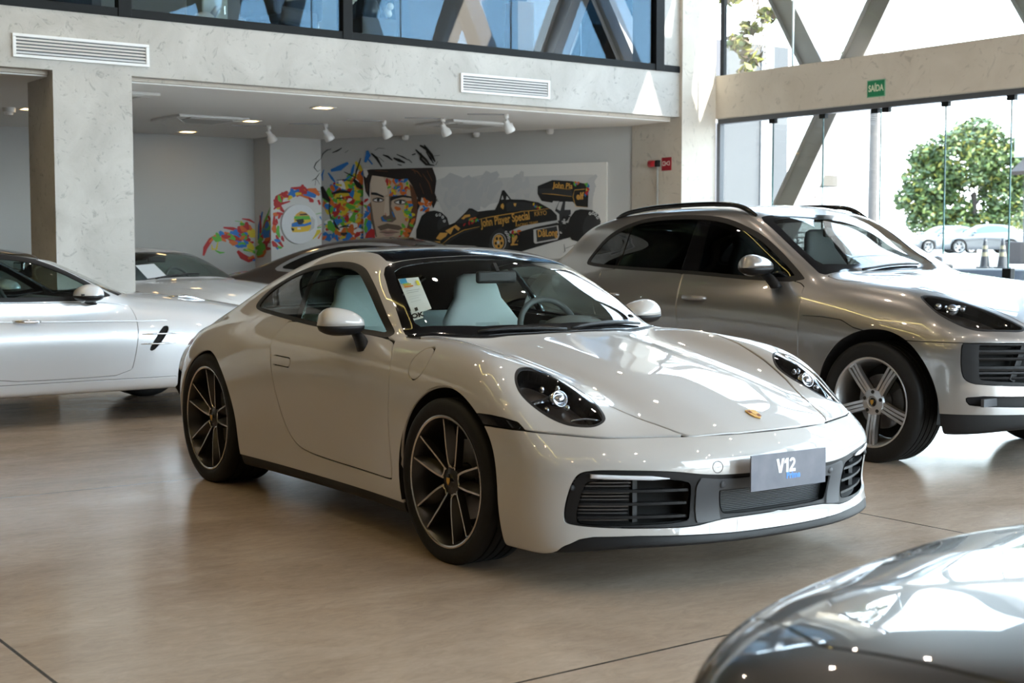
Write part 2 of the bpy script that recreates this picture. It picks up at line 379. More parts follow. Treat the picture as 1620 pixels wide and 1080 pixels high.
# ---------------------------------------------------------------- materials
MATS={}
def mat(name,color,rough=.5,metal=0.,coat=0.,coat_r=.03,spec=.5,emit=None,es=0.,sheen=0.,bump=None,noise=None):
    m=bpy.data.materials.new(name);m.use_nodes=True;nt=m.node_tree;b=nt.nodes['Principled BSDF']
    b.inputs['Base Color'].default_value=(*color,1);b.inputs['Roughness'].default_value=rough;b.inputs['Metallic'].default_value=metal
    b.inputs['Coat Weight'].default_value=coat;b.inputs['Coat Roughness'].default_value=coat_r;b.inputs['Specular IOR Level'].default_value=spec
    if emit: b.inputs['Emission Color'].default_value=(*emit,1);b.inputs['Emission Strength'].default_value=es
    if noise or bump:
        tc=nt.nodes.new('ShaderNodeTexCoord')
    if noise: # (scale, color2, detail, lo, hi)
        n=nt.nodes.new('ShaderNodeTexNoise');n.inputs['Scale'].default_value=noise[0];n.inputs['Detail'].default_value=noise[2]
        nt.links.new(tc.outputs['Object'],n.inputs['Vector']);r=nt.nodes.new('ShaderNodeValToRGB')
        r.color_ramp.elements[0].position=noise[3];r.color_ramp.elements[1].position=noise[4]
        r.color_ramp.elements[0].color=(*color,1);r.color_ramp.elements[1].color=(*noise[1],1)
        nt.links.new(n.outputs['Fac'],r.inputs['Fac']);nt.links.new(r.outputs['Color'],b.inputs['Base Color'])
    if bump: # (scale,strength)
        n=nt.nodes.new('ShaderNodeTexNoise');n.inputs['Scale'].default_value=bump[0];n.inputs['Detail'].default_value=4
        nt.links.new(tc.outputs['Object'],n.inputs['Vector']);u=nt.nodes.new('ShaderNodeBump');u.inputs['Strength'].default_value=bump[1];u.inputs['Distance'].default_value=.01
        nt.links.new(n.outputs['Fac'],u.inputs['Height']);nt.links.new(u.outputs['Normal'],b.inputs['Normal'])
    return m
def glass(name,tint_,f0=.04,rough=0.,tint=(1,1,1)):
    """thin pane: see-through with a Fresnel mirror reflection"""
    m=bpy.data.materials.new(name);m.use_nodes=True;nt=m.node_tree;nt.nodes.clear()
    o=nt.nodes.new('ShaderNodeOutputMaterial');mx=nt.nodes.new('ShaderNodeMixShader');t=nt.nodes.new('ShaderNodeBsdfTransparent');g=nt.nodes.new('ShaderNodeBsdfGlossy')
    t.inputs['Color'].default_value=(*tint_,1);g.inputs['Roughness'].default_value=rough;g.inputs['Color'].default_value=(*tint,1)
    lw=nt.nodes.new('ShaderNodeLayerWeight');lw.inputs['Blend'].default_value=.5
    p=nt.nodes.new('ShaderNodeMath');p.operation='POWER';p.inputs[1].default_value=5
    q=nt.nodes.new('ShaderNodeMath');q.operation='MULTIPLY_ADD';q.inputs[1].default_value=1-f0;q.inputs[2].default_value=f0
    nt.links.new(lw.outputs['Facing'],p.inputs[0]);nt.links.new(p.outputs[0],q.inputs[0]);nt.links.new(q.outputs[0],mx.inputs[0])
    nt.links.new(t.outputs[0],mx.inputs[1]);nt.links.new(g.outputs[0],mx.inputs[2]);nt.links.new(mx.outputs[0],o.inputs['Surface'])
    return m
# ---------------------------------------------------------------- shared car materials
def paint(name,c,metal=0.,rough=.42,flake=None,coat=1.):
    m=mat(name,c,rough,metal,coat,.015);m.node_tree.nodes['Principled BSDF'].inputs['Coat IOR'].default_value=1.75
    return m
P_CHALK=paint('chalk_paint',(.485,.465,.445),0.,.5)
P_GREY=paint('dolomite_paint',(.30,.288,.282),.75,.30)
P_SILVER=paint('iridium_paint',(.74,.77,.81),.35,.36)
P_WHITE=paint('pearl_paint',(.78,.78,.78),.05,.4)
P_BROWN=paint('brown_paint',(.075,.055,.045),.6,.32)
P_BLACK=paint('black_paint',(.008,.008,.009),0.,.3)
BLACK=mat('black_plastic',(.010,.010,.011),.48,spec=.28)
GLOSSB=mat('gloss_black',(.006,.006,.007),.08)
DARK=mat('dark_inside',(.008,.008,.008),.8)
RUB=mat('tyre_rubber',(.007,.007,.0075),.6,spec=.3,bump=(60,.1))
GREYP=mat('grey_plastic',(.05,.053,.06),.5)
CHROME=mat('chrome',(.75,.76,.78),.12,1.)
ALU=mat('machined_alloy',(.62,.58,.53),.25,1.)
SPK=mat('dark_alloy',(.055,.052,.05),.3,.7)
SILW=mat('silver_alloy',(.55,.55,.56),.3,.85)
DISC=mat('brake_steel',(.28,.28,.29),.35,.9)
GOLD=mat('gold_enamel',(.75,.42,.08),.3,.7)
RED=mat('dark_red_enamel',(.18,.015,.012),.3)
LEATH=mat('pale_leather',(.70,.72,.70),.5,bump=(300,.05))
DASH=mat('dash_grey',(.09,.10,.10),.6)
GREYL=mat('grey_leather',(.30,.34,.34),.55)
BOWL=mat('lamp_bowl_brown',(.040,.032,.027),.3,.3)
WHT=mat('white_paper',(.80,.82,.83),.6)
WGLASS=glass('screen_glass',(.82,.87,.85))
SGLASS=glass('side_glass',(.42,.52,.50))
TGLASS=glass('tinted_glass',(.055,.06,.06),.05)
LENS=glass('lamp_lens',(.85,.86,.88),.05)
DRL=mat('lamp_white',(.75,.78,.85),.15,0.,1.)
AMB=mat('lamp_amber',(.20,.06,.01),.2,.3,1.)
LEDM=mat('lamp_unit_chrome',(.80,.82,.86),.1,.9)
def root_find(f,P0,d,lo,hi):
    """first point on the body from P0+d*hi inwards to P0+d*lo"""
    P0=np.array(P0,float);d=np.array(d,float);prev=hi
    for t in np.linspace(hi,lo,240):
        p=P0+d*t
        if f(p[0:1],p[1:2],p[2:3])[0]<0:
            a,b=t,prev
            for _ in range(24):
                m=(a+b)/2;q=P0+d*m
                if f(q[0:1],q[1:2],q[2:3])[0]<0:a=m
                else:b=m
            return P0+d*a
        prev=t
    return P0+d*lo
def on_top(f,x,y): return root_find(f,(x,y,0),(0,0,1),.4,1.8)
def on_side(f,x,z,sg): return root_find(f,(x,0,z),(0,sg,0),.1,1.1)
def on_front(f,y,z): return root_find(f,(0,y,z),(1,0,0),.3,1.3)
def nrm(f,p): return unit(grad(f,np.array([p])))[0]
# ---------------------------------------------------------------- wheels
def wheel(parent,loc,left,R,w,rr,style,rimmat,facemat,label=None,lod=48,disc=True,capcol=True):
    W=empty('wheel',loc,math.pi if left else 0,parent=parent)
    if label: W['label']=label
    m=MB();m.smooth=True
    prof=[(rr-.004,.40*w),(rr+.006,.455*w),(rr+.35*(R-rr),.50*w),(R-.022,.485*w),(R-.007,.45*w),(R,.40*w)]
    for g in(.26,.09,-.09,-.26): prof+= [(R,(g+.02)*w),(R-.008,(g+.016)*w),(R-.008,(g-.016)*w),(R,(g-.02)*w)]
    prof+=[(R,-.40*w),(R-.007,-.45*w),(R-.022,-.485*w),(rr+.35*(R-rr),-.50*w),(rr+.012,-.47*w),(rr-.002,-.44*w)]
    m.lathe(prof,lod); t=m.build('tyre',RUB,W); auto_smooth(t,50)
    m=MB();m.smooth=True
    m.cm=1;m.lathe([(rr-.002,-.435*w),(rr+.002,-.462*w),(rr-.004,-.468*w),(rr-.010,-.455*w)],lod)
    m.cm=0;m.lathe([(rr-.010,-.455*w),(rr-.022,-.38*w),(rr-.040,-.1*w),(rr-.040,.38*w),(rr-.02,.42*w)],lod)
    hubh=-.33*w
    if style=='twin':
        m.smooth=False
        for c in(80,152,224,296,8):
            for sg in(-1,1):
                rings=[]
                for t_ in np.linspace(0,1,9):
                    r=.056+(rr-.016-.056)*t_; a=math.radians(c+sg*(21*(1-t_)**1.6+12.5*(1-(1-t_)**1.6)))
                    h=hubh+(-.445*w-hubh)*(t_**.8); ca,sa=math.cos(a),math.sin(a)
                    w1=.0048-.001*t_; inw=-sg # blade leans to the middle of its pair
                    def P(off,hh): return (r*ca-sa*off,hh,r*sa+ca*off)
                    lean=.030*math.sin(math.pi*min(t_*.85+.12,1))
                    rings.append([P(-w1,h),P(w1,h),P(w1+max(inw,0)*lean,h+.034),P(-w1+min(inw,0)*lean,h+.034)])
                n0=len(m.f);m.loft(rings)
                for k in range(n0,len(m.f)):
                    if (k-n0)<32 and (k-n0)%4==0: m.m[k]=1
        # rounded web closing each pair at the hub
        for c in(80,152,224,296,8):
            pts=[]
            for q in np.linspace(-20,20,9):
                a=math.radians(c+q);r=.058+.012*(abs(q)/20)**2; pts.append((r*math.cos(a),hubh-.001,r*math.sin(a)))
            m.cm=1;m.tube(pts,.0042,6);m.cm=0
        m.smooth=True
        m.lathe([(.0,hubh-.004),(.030,hubh-.004),(.036,hubh),(.058,hubh+.004),(.064,hubh+.02),(.064,hubh+.09)],lod)
    elif style=='triple':
        m.smooth=False
        for c in range(5):
            for q in(-1,0,1):
                rings=[]
                for t_ in np.linspace(0,1,8):
                    r=.05+(rr-.012-.05)*t_;b=math.radians(125+72*c)
                    off=q*(.021+.004*t_+.012*max(0,t_-.75)*4*.25); h=hubh-.012*math.sin(t_*3.14)+(-.43*w-hubh)*t_**2+(.004 if q==0 else 0)
                    ca,sa=math.cos(b),math.sin(b); w1=.0085
                    def P(o,hh): return (r*ca-sa*o,hh,r*sa+ca*o)
                    rings.append([P(off-w1,h),P(off+w1,h),P(off+w1+.003,h+.03),P(off-w1-.003,h+.03)])
                m.loft(rings)
            b=math.radians(125+72*c);rings=[]
            for t_ in(0,.5,1):
                r=.05+(rr-.014-.05)*t_;h=hubh+.014+(-.43*w-hubh)*t_**2;ca,sa=math.cos(b),math.sin(b)
                def P(o,hh): return (r*ca-sa*o,hh,r*sa+ca*o)
                rings.append([P(-.026,h),P(.026,h),P(.028,h+.03),P(-.028,h+.03)])
            m.cm=2;m.loft(rings);m.cm=0
        m.smooth=True
        m.lathe([(.0,hubh-.006),(.034,hubh-.006),(.038,hubh-.010),(.075,hubh-.006),(.082,hubh+.004),(.082,hubh+.07)],lod)
        for c in range(5):
            a=math.radians(125+36+72*c); m.cm=3;m.lathe([(0,0),(.011,0),(.011,.006)],10,c=(.062*math.cos(a),hubh-.0115,.062*math.sin(a)));m.cm=0
    else:
        m.smooth=False
        for c in range(5):
            for q in(-1,1):
                b=math.radians(90+72*c);rings=[]
                for t_ in(0,.5,1):
                    r=.04+(rr-.012-.04)*t_;off=q*(.012+.045*t_);h=hubh+(-.42*w-hubh)*t_;ca,sa=math.cos(b),math.sin(b)
                    def P(o,hh): return (r*ca-sa*o,hh,r*sa+ca*o)
                    rings.append([P(off-.014,h),P(off+.014,h),P(off+.014,h+.03),P(off-.014,h+.03)])
                m.loft(rings)
        m.smooth=True;m.lathe([(0,hubh-.004),(.05,hubh-.004),(.06,hubh+.03)],lod)
    r_=m.build('rim',[rimmat,facemat,SPK,DARK],W); auto_smooth(r_,30)
    if capcol:
        m=MB();m.smooth=True;m.lathe([(0,hubh-.012),(.018,hubh-.0115),(.024,hubh-.009),(.029,hubh-.004)],20);m.build('centre_cap',GLOSSB,W)
        m=MB();m.prism([(-.011,.014),(.011,.014),(.011,-.002),(0,-.017),(-.011,-.002)],hubh-.0145,hubh-.011,lambda x,y,h:(x,h,y));m.build('cap_crest',GOLD,W)
    if disc:
        m=MB();m.smooth=True;m.lathe([(.07,.02*w),(.07,-.02*w),(.165,-.02*w),(.165,.06*w),(.07,.06*w)],lod);auto_smooth(m.build('brake_disc',DISC,W))
        m=MB();m.smooth=True;m.lathe([(.105,-.10*w),(.178,-.10*w),(.185,.1*w),(.105,.1*w),(.105,-.10*w)],16,a0=-.5,a1=.55);auto_smooth(m.build('brake_caliper',GREYP,W))
        m=MB();m.smooth=True;m.lathe([(.0,.02*w),(.05,.02*w),(.05,-.3*w)],20);m.build('hub',DARK,W)
    m=MB();m.smooth=True;m.lathe([(rr-.042,.3*w),(.02,.3*w)],lod);m.build('wheel_backing',DARK,W)
    return W
def seat(parent,x,y,mat_,name='seat',h=0.):
    """one-piece sports seat: cushion, shell back and built-in headrest"""
    S=empty(name,(x,y,0),parent=parent)
    m=MB();m.smooth=True;R=[]
    for t,wd,dp,cx,cz in((0,.20,.05,-.02,.42),(.1,.25,.08,-.03,.50),(.3,.26,.09,-.07,.66),(.5,.255,.085,-.115,.80),(.62,.24,.075,-.145,.89),(.72,.195,.065,-.165,.955),(.80,.150,.06,-.18,1.01),(.90,.138,.055,-.195,1.07),(.97,.115,.045,-.205,1.125),(1.,.07,.025,-.207,1.145)):
        R.append([(cx+dp*(math.copysign(abs(math.cos(a))**.7,math.cos(a)))*(1 if math.cos(a)<0 else .75),wd*math.copysign(abs(math.sin(a))**.8,math.sin(a)),cz+h) for a in np.linspace(0,2*math.pi,24,endpoint=False)])
    m.loft(R);b=m.build('backrest',mat_,S)
    m=MB();m.smooth=True
    for zc_,wx in((.80,.15),(.66,.16)):
        pass
    R=[]
    for zz,wd,dp in((.52,.13,.03),(.66,.15,.036),(.80,.145,.034),(.88,.11,.02)):
        cx=-.03-(zz-.5)*.33+.055
        R.append([(cx+dp*math.cos(a),wd*math.sin(a),zz+h) for a in np.linspace(0,2*math.pi,18,endpoint=False)])
    m.loft(R);m.build('centre_panel',mat_,S)
    m=MB();m.smooth=True;R=[]
    for xx,wd,zz,dp in((-.05,.22,.42,.06),(.1,.25,.43,.075),(.3,.25,.45,.075),(.45,.24,.46,.06),(.5,.22,.45,.03)):
        R.append([(xx,wd*math.cos(a),zz+dp*math.sin(a)+h) for a in np.linspace(0,2*math.pi,18,endpoint=False)])
    m.loft(R);m.build('cushion',mat_,S)
    return S
def steering_wheel(parent,x,y,z,r=.18,tilt=25):
    S=empty('steering_wheel',(x,y,z),parent=parent);S.rotation_euler=(0,math.radians(-tilt),0)
    m=MB();m.smooth=True;m.tube([(0,r*math.cos(a),r*math.sin(a)) for a in np.linspace(0,2*math.pi,32,endpoint=False)],.016,8,closed=True);m.build('rim',DASH,S)
    m=MB();m.sphere((.02,0,0),(.04,.065,.055));m.bar((.01,-r,0),(.01,r,0),.012,.03);m.bar((.01,0,0),(.01,0,-r),.012,.03,up=(0,1,0));m.smooth=True;m.build('spokes',DASH,S)
    return S
def mirror(parent,f,loc,sg,paintm,size=(.10,.17,.062),foot=None,name='door_mirror',yaw=0.):
    """wing mirror: painted cap over a black lower half and foot"""
    S=empty(name,loc,sg*yaw,parent=parent)
    def ring(sx,xs):
        return xs
    N=26;cap_=[];lo=[]
    us=np.linspace(-1,1,15)
    for half,zs,col,nm in((1,1.,paintm,'mirror_cap'),(-1,.62,BLACK,'mirror_base')):
        m=MB();m.smooth=True;R=[]
        for u in us:
            e=max(1-abs(u)**2.6,0)**.5
            hgt=size[2]*zs*e*(1 - .25*u*(-1) if half>0 else 1); dep=size[0]*(e**.8)
            R.append([(dep*math.cos(a),sg*size[1]*u,half*max(hgt,.002)*abs(math.sin(a))**.85+.0) for a in np.linspace(0,math.pi,13)])
        m.loft([[p for p in r] for r in R],True,True);m.build(nm,col,S)
    if foot is not None:
        m=MB();m.smooth=True;a=Vector((-.01,-sg*size[1]*.62,-size[2]*.45));b=Matrix.Rotation(-sg*yaw,3,'Z')@(Vector(foot)-Vector(loc))
        R=[]
        for t_ in np.linspace(0,1,6):
            c=a.lerp(b,t_)+Vector((0,0,.012*math.sin(3.14*t_)));w=.055-.012*t_;h=.02+.012*t_
            R.append([tuple(c+Vector((w*math.cos(q),0,0))+Vector((0,sg*h*math.sin(q),-.6*h*math.sin(q)*.5))) for q in np.linspace(0,2*math.pi,14,endpoint=False)])
        m.loft(R);m.build('mirror_foot',BLACK,S)
    m=MB();m.smooth=True
    m.sphere((-size[0]*.45,0,.0),(.012,size[1]*.85,size[2]*.7));m.build('mirror_glass',CHROME,S)
    return S
# ================================================================ chalk-grey rear-engined sports coupe
def build_coupe():
    f=CarShape(COUPE)
    root=empty('sports_coupe',(4.0119,4.6957,0),math.radians(-91.2697),'pale chalk-grey two-door sports coupe in the middle with a V12 Prime plate on its nose','car')
    M=surface(f,(-3.7,-1.02,.05),(1.15,1.02,1.36),.0135)
    FULL=M
    _,_,M=split(M,arch(.008,.335,.388)); _,_,M=split(M,arch(-2.425,.352,.378))
    inner=M
    # --- glass
    ws=[(-.362,-.1),(-.362,0),(-.382,.2),(-.43,.4),(-.51,.59),(-.575,.705),(-.62,.716),(-.741,.681),(-.911,.634),(-1.05,.582),(-1.098,.548),(-1.104,.50),(-1.086,.37),(-1.06,.2),(-1.05,0),(-1.05,-.1)]
    W1,wb,M=split(M,plan(ws,.83),.008)
    ws2=[(-.425,-.2),(-.425,0),(-.44,.2),(-.485,.39),(-.56,.56),(-.61,.645),(-.65,.655),(-.741,.632),(-.911,.588),(-1.03,.540),(-1.045,.49),(-1.035,.37),(-1.01,.2),(-1.0,0),(-1.0,-.2)]
    G1,_,frit=split(W1,plan(ws2,.83))
    shell('windshield',G1,WGLASS,root,.004); shell('windshield_border',join(frit,wb),GLOSSB,root,.006)
    rf=[(-1.062,-.1),(-1.062,0),(-1.072,.2),(-1.098,.37),(-1.118,.49),(-1.16,.505),(-1.3,.470),(-1.6,.452),(-1.85,.43),(-1.97,.38),(-2.0,0),(-2.0,-.1)]
    R1,rb,M=split(M,plan(rf,.9),.008); shell('roof_glass_panel',join(R1,rb),GLOSSB,root,.006)
    rw=[(-2.28,-.1),(-2.28,0),(-2.28,.36),(-2.34,.43),(-2.75,.44),(-2.83,.38),(-2.83,-.1)]
    R2,rb2,M=split(M,plan(rw,.9),.01); shell('rear_window',join(R2,rb2),TGLASS,root,.006)
    dlo=chaikin([(-2.235,.968),(-2.243,1.0),(-2.171,1.064),(-2.042,1.121),(-1.906,1.166),(-1.756,1.196),(-1.61,1.212),(-1.489,1.217),(-1.366,1.212),(-1.242,1.192),(-1.143,1.158),(-1.001,1.09),(-.87,1.008),(-.772,.940),(-.672,.884),(-.80,.888),(-.871,.891),(-1.2,.897),(-1.46,.908),(-1.68,.924),(-1.957,.942),(-2.125,.952)],2)
    D,db,M=split(M,side(dlo,.3),.006)
    G,gs,_o=D,None,None
    inner2=chaikin([(-2.20,.972),(-2.15,1.045),(-2.03,1.100),(-1.90,1.143),(-1.756,1.172),(-1.61,1.188),(-1.489,1.193),(-1.366,1.188),(-1.26,1.170),(-1.163,1.135),(-1.021,1.065),(-.895,.985),(-.80,.922),(-.745,.90),(-.871,.908),(-1.2,.914),(-1.46,.925),(-1.68,.941),(-1.957,.958),(-2.12,.966)],2)
    G,_,seal=split(D,side(inner2,.3))
    seal=join(seal,db)
    piv=[(-1.60,.8),(-1.545,.8),(-1.712,1.3),(-1.767,1.3)]
    pil,_,G=split(G,side(piv,.3))
    q=G.V[G.T].mean(1); qk=q[:,0]<-1.56-(q[:,2]-.9)*.45
    QG,DG=G.pick(qk),G.pick(~qk)
    for part_,nm,mt in((seal,'window_seal',BLACK),(pil,'window_pillar',GLOSSB),(QG,'quarter_window',SGLASS),(DG,'door_window',SGLASS)):
        for h in sides(part_): shell(nm,push(h,.004) if 'window' in nm and 'seal' not in nm else h,mt,root,.008)
    INN=join(M)  # what stays opaque
    # --- lamps
    lp=crom([(.30,.755),(.36,.80),(.43,.812),(.53,.785),(.62,.742),(.678,.69),(.69,.648),(.668,.608),(.60,.585),(.5,.572),(.40,.59),(.32,.645),(.282,.705)],5)
    L,lb,M=split(M,plan(lp,.45),.010)
    for sg,h,b in zip((1,-1),sides(L),sides(lb)):
        hl=empty('headlight',(0,0,0),parent=root)
        shell('lens',h,LENS,hl); bowl=push(h,.085)
        shell('lamp_bowl',rim_only(push(h,.012),.075),GLOSSB,hl); shell('lamp_back',bowl,BOWL,hl); shell('lamp_seal',b,BLACK,hl,.014)
        P=on_top(f,.50,sg*.70);n=nrm(f,P);c=P-n*.040
        view=Vector((.86,-sg*-.25*0,.35)).normalized();zq=Vector(view);M4=zq.to_track_quat('Z','Y').to_matrix().to_4x4()
        def place(pt): m4=M4.copy();m4.translation=Vector(pt);return m4
        m=MB();m.smooth=True;m.sphere((0,0,0),(.026,.022,.022));m.build('projector',LEDM,hl,xf=place(c))
        m=MB();m.smooth=True;m.lathe([(.026,-.02),(.030,.012),(.034,.012),(.034,-.02)],20,axis='z');m.build('projector_ring',CHROME,hl,xf=place(c))
        for dx,dy in((.419,.725),(.447,.655),(.505,.765),(.555,.70)):
            p=on_top(f,dx,sg*dy);p=p-nrm(f,p)*.034
            m=MB();m.smooth=True;m.sphere((0,0,0),(.008,.013,.013),12,8);m.build('running_light',LEDM,hl,xf=place(p))
        m=MB();m.bar(tuple(on_top(f,.43,sg*.60)-np.array([.02,0,.05])),tuple(on_top(f,.43,sg*.77)-np.array([.02,0,.05])),.05,.006);m.build('reflector_shelf',LEDM,hl)
        a=[tuple(on_top(f,.655-.05*t,sg*(.62+.10*t))-np.array([.0,0,.02])) for t in np.linspace(0,1,7)]
        m=MB();m.smooth=True;m.tube(a,.004,6);m.build('light_guide',LEDM,hl)
    # --- hood
    hd=[(-.335,-.1),(-.335,0),(-.352,.2),(-.40,.4),(-.475,.58),(-.535,.70),(-.50,.718),(-.4,.712),(-.1,.682),(.1,.648),(.3,.602),(.5,.545),(.73,.46),(.85,.405),(.884,.381),(.893,.366),(.918,.261),(.936,.163),(.943,.03),(.943,-.1)]
    Hd,hb,M=split(M,plan(hd,.5),.009); shell('hood',Hd,P_CHALK,root,.012)
    ck=[(-.2,-.1),(-.2,0),(-.3,.45),(-.47,.735),(-.62,.735),(-.5,.5),(-.4,0),(-.4,-.1)]
    Cw,_,M=split(M,plan(ck,.8)); 
    if len(Cw.T): shell('cowl_panel',push(Cw,.006),BLACK,root,.01)
    # --- side markers, bumper, lip
    mk,mb,M=split(M,side([(.249,.640),(.262,.600),(.51,.598),(.502,.603),(.469,.625),(.40,.636),(.33,.641)],.5),.005)
    for h in sides(mk): shell('side_marker',h,GLOSSB,root,.008)
    def bump(V): return np.maximum(V[:,2]-(.581+.017*np.clip((.75-V[:,0])/.25,0,1)),.20-V[:,0])
    B,bb,M=split(M,bump,.008)
    lip=[(-.1,-.2),(-.1,.214),(.25,.216),(.6,.222),(.745,.219),(.785,.210),(.83,.180),(.87,.11),(.95,.02),(.95,-.2)]
    Lp,lb2,B=split(B,face(lip,.45),.004); shell('front_lip',push(Lp,.004),BLACK,root,.02)
    go=chaikin([(-.1,.272),(-.1,.437),(.0,.437),(.257,.437),(.38,.444),(.496,.463),(.70,.470),(.772,.465),(.798,.444),(.815,.381),(.823,.277),(.81,.262),(.70,.253),(.5,.249),(.40,.250),(.33,.262),(.25,.272)],2)
    Gr,gb,B=split(B,face(go,.5),.004)
    shell('front_bumper',B,P_CHALK,root,.03)
    so=chaikin([(.765,.439),(.55,.435),(.435,.418),(.418,.40),(.412,.285),(.43,.268),(.55,.262),(.775,.262),(.79,.275),(.78,.36)],1)
    S,sb,Gr=split(Gr,face(so,.5),.003)
    dr=chaikin([(.758,.442),(.733,.455),(.55,.448),(.505,.436),(.54,.430),(.748,.434)],1)
    co=chaikin([(-.1,.289),(-.1,.378),(.0,.378),(.292,.381),(.30,.37),(.285,.295),(.26,.284),(0,.282)],1)
    C_,cb_,Gr=split(Gr,face(co,.5),.003)
    bar_,_,Gr=split(Gr,face([(-.1,.378),(-.1,.420),(.30,.420),(.385,.43),(.40,.40),(.39,.262),(.29,.262),(.305,.378)],.5))
    gr=shell('grille_surround',push(Gr,.012),BLACK,root,.05)
    shell('bumper_bar',push(bar_,.006),GREYP,root,.05)
    for h in sides(S): shell('intake_back',drop_mesh(push(h,.10),-.09),DARK,root)
    shell('centre_intake_back',drop_mesh(push(C_,.09),-.08),DARK,root)
    for sg in(-1,1):
        g=empty('side_intake',parent=root)
        for z in(.388,.338,.288):
            m=MB();R=[]
            for y in np.linspace(.418,.775,12):
                x=on_front(f,sg*y,z)[0]-.022; R.append([(x,sg*y,z-.006),(x,sg*y,z+.004),(x-.045,sg*y,z+.002),(x-.045,sg*y,z-.004)])
            m.loft(R);m.build('intake_slat',BLACK,g)
        m=MB()
        for z in np.linspace(.272,.428,13):
            R=[]
            for y in np.linspace(.60,.775,6):
                x=on_front(f,sg*y,z)[0]-.06;R.append([(x,sg*y,z-.002),(x,sg*y,z+.002),(x-.01,sg*y,z+.002),(x-.01,sg*y,z-.002)])
            m.loft(R)
        m.build('radiator_fins',DISC,g)
        m=MB();x=on_front(f,sg*.595,.34)[0]-.05;m.bbox((x,sg*.59,.35),(.02,.022,.165));m.build('shutter_frame',BLACK,g)
        m=MB();m.smooth=True
        R=[]
        for y in np.linspace(.505,.752,14):
            t=(y-.505)/.247;z=.436+.010*t;x=on_front(f,sg*y,z)[0];hh=.0085*min(1,t*4+.15)
            R.append([(x-.012,sg*y,z-hh),(x-.001,sg*y,z-hh*.8),(x-.001,sg*y,z+hh*.8),(x-.012,sg*y,z+hh)])
        m.loft(R);m.build('daytime_light',DRL,root,label='clear light strip above the side air intake')
        P=on_front(f,sg*.292,.402);m=MB();m.smooth=True;m.lathe([(0,.004),(.012,.004),(.013,0)],20,axis='x',c=(P[0]-.006,P[1],P[2]));m.build('parking_sensor',GREYP,root)
        P=on_front(f,sg*.80,.40);m=MB();m.smooth=True;m.lathe([(0,.002),(.011,.002),(.012,0)],16,axis='x',c=(P[0]-.008,P[1],P[2]));m.build('parking_sensor',BLACK,root)
    g=empty('centre_intake',parent=root);m=MB()
    for z in np.linspace(.290,.372,13):
        R=[]
        for y in np.linspace(-.28,.28,9):
            x=on_front(f,y,z)[0]-.045;R.append([(x,y,z-.0016),(x,y,z+.0016),(x-.008,y,z+.0016),(x-.008,y,z-.0016)])
        m.loft(R)
    m.build('radiator_fins',GREYP,g)
    P=on_front(f,-.324,.471);n=nrm(f,P)
    Mx=Vector(n).to_track_quat('Z','Y').to_matrix().to_4x4();Mx.translation=Vector(P)
    m=MB();m.smooth=True;m.lathe([(.0205,.0004),(.021,.0012),(.0222,.0012),(.0226,.0004)],28,axis='z');m.build('tow_hook_cover',GREYP,root,xf=Mx)
    # --- doors, fuel flap, sill
    dr_=chaikin([(-1.70,.80),(-1.686,.894),(-1.68,.925),(-1.2,.902),(-.638,.882),(-.575,.85),(-.514,.799),(-.482,.70),(-.477,.653),(-.492,.451),(-.481,.285),(-.49,.272),(-.752,.276),(-1.086,.282),(-1.34,.296),(-1.453,.33),(-1.527,.413),(-1.573,.537),(-1.606,.649),(-1.648,.76)],2)
    D2,dbn,M=split(M,side(dr_,.4),.008)
    cap=lambda V: np.maximum(np.hypot(V[:,0]+.285,V[:,2]-.797)-.067,V[:,1]+.3)
    fl,_,M=split(M,cap,.007); shell('fuel_flap',fl,P_CHALK,root,.008)
    sl=[(-2.12,-.1),(-2.12,.198),(-1.36,.192),(-.35,.186),(-.35,-.1)]
    Sl,_,M=split(M,side(sl,.35),.003)
    for h in sides(Sl): shell('sill_trim',push(h,.006),BLACK,root,.01)
    hd_=lambda V: np.maximum(np.hypot(np.maximum(np.abs(V[:,0]+1.525)-.075,0),V[:,2]-.727+.03*(V[:,0]+1.525))-.023,.5-np.abs(V[:,1]))
    Hh,_,D2=split(D2,hd_,.006)
    for d,h in zip(sides(D2),sides(Hh)):
        o=shell('door',d,P_CHALK,root,.012); shell('door_handle',push(h,-.004),P_CHALK,o,.012)
    # rear bits
    tl=[(-3.9,.70),(-3.9,.745),(-3.30,.745),(-3.12,.735),(-3.12,.715),(-3.30,.70)]
    TL,_,M=split(M,side(tl,-1),.004)
    if len(TL.T): shell('tail_light_bar',TL,RED,root,.01)
    shell('body_shell',M,P_CHALK,root,.012)
    _,_,INN=split(INN,face(go,.5));_,_,INN=split(INN,plan(lp,.45));shell('inner_body',push(INN,.016),DARK,root)
    # --- wheels and wells
    for x,r in((.008,.388),(-2.425,.378)):
        for sg in(-1,1):
            m=MB();m.smooth=True
            a=[(r*math.cos(t),sg*.55,.34+r*math.sin(t)) for t in np.linspace(-.35,math.pi+.35,30)]
            m.loft([[(x+p[0],sg*.45,p[2]) for p in a],[(x+p[0]*1.0,sg*.90,p[2]) for p in a]],False,False);m.build('wheel_liner',DARK,root)
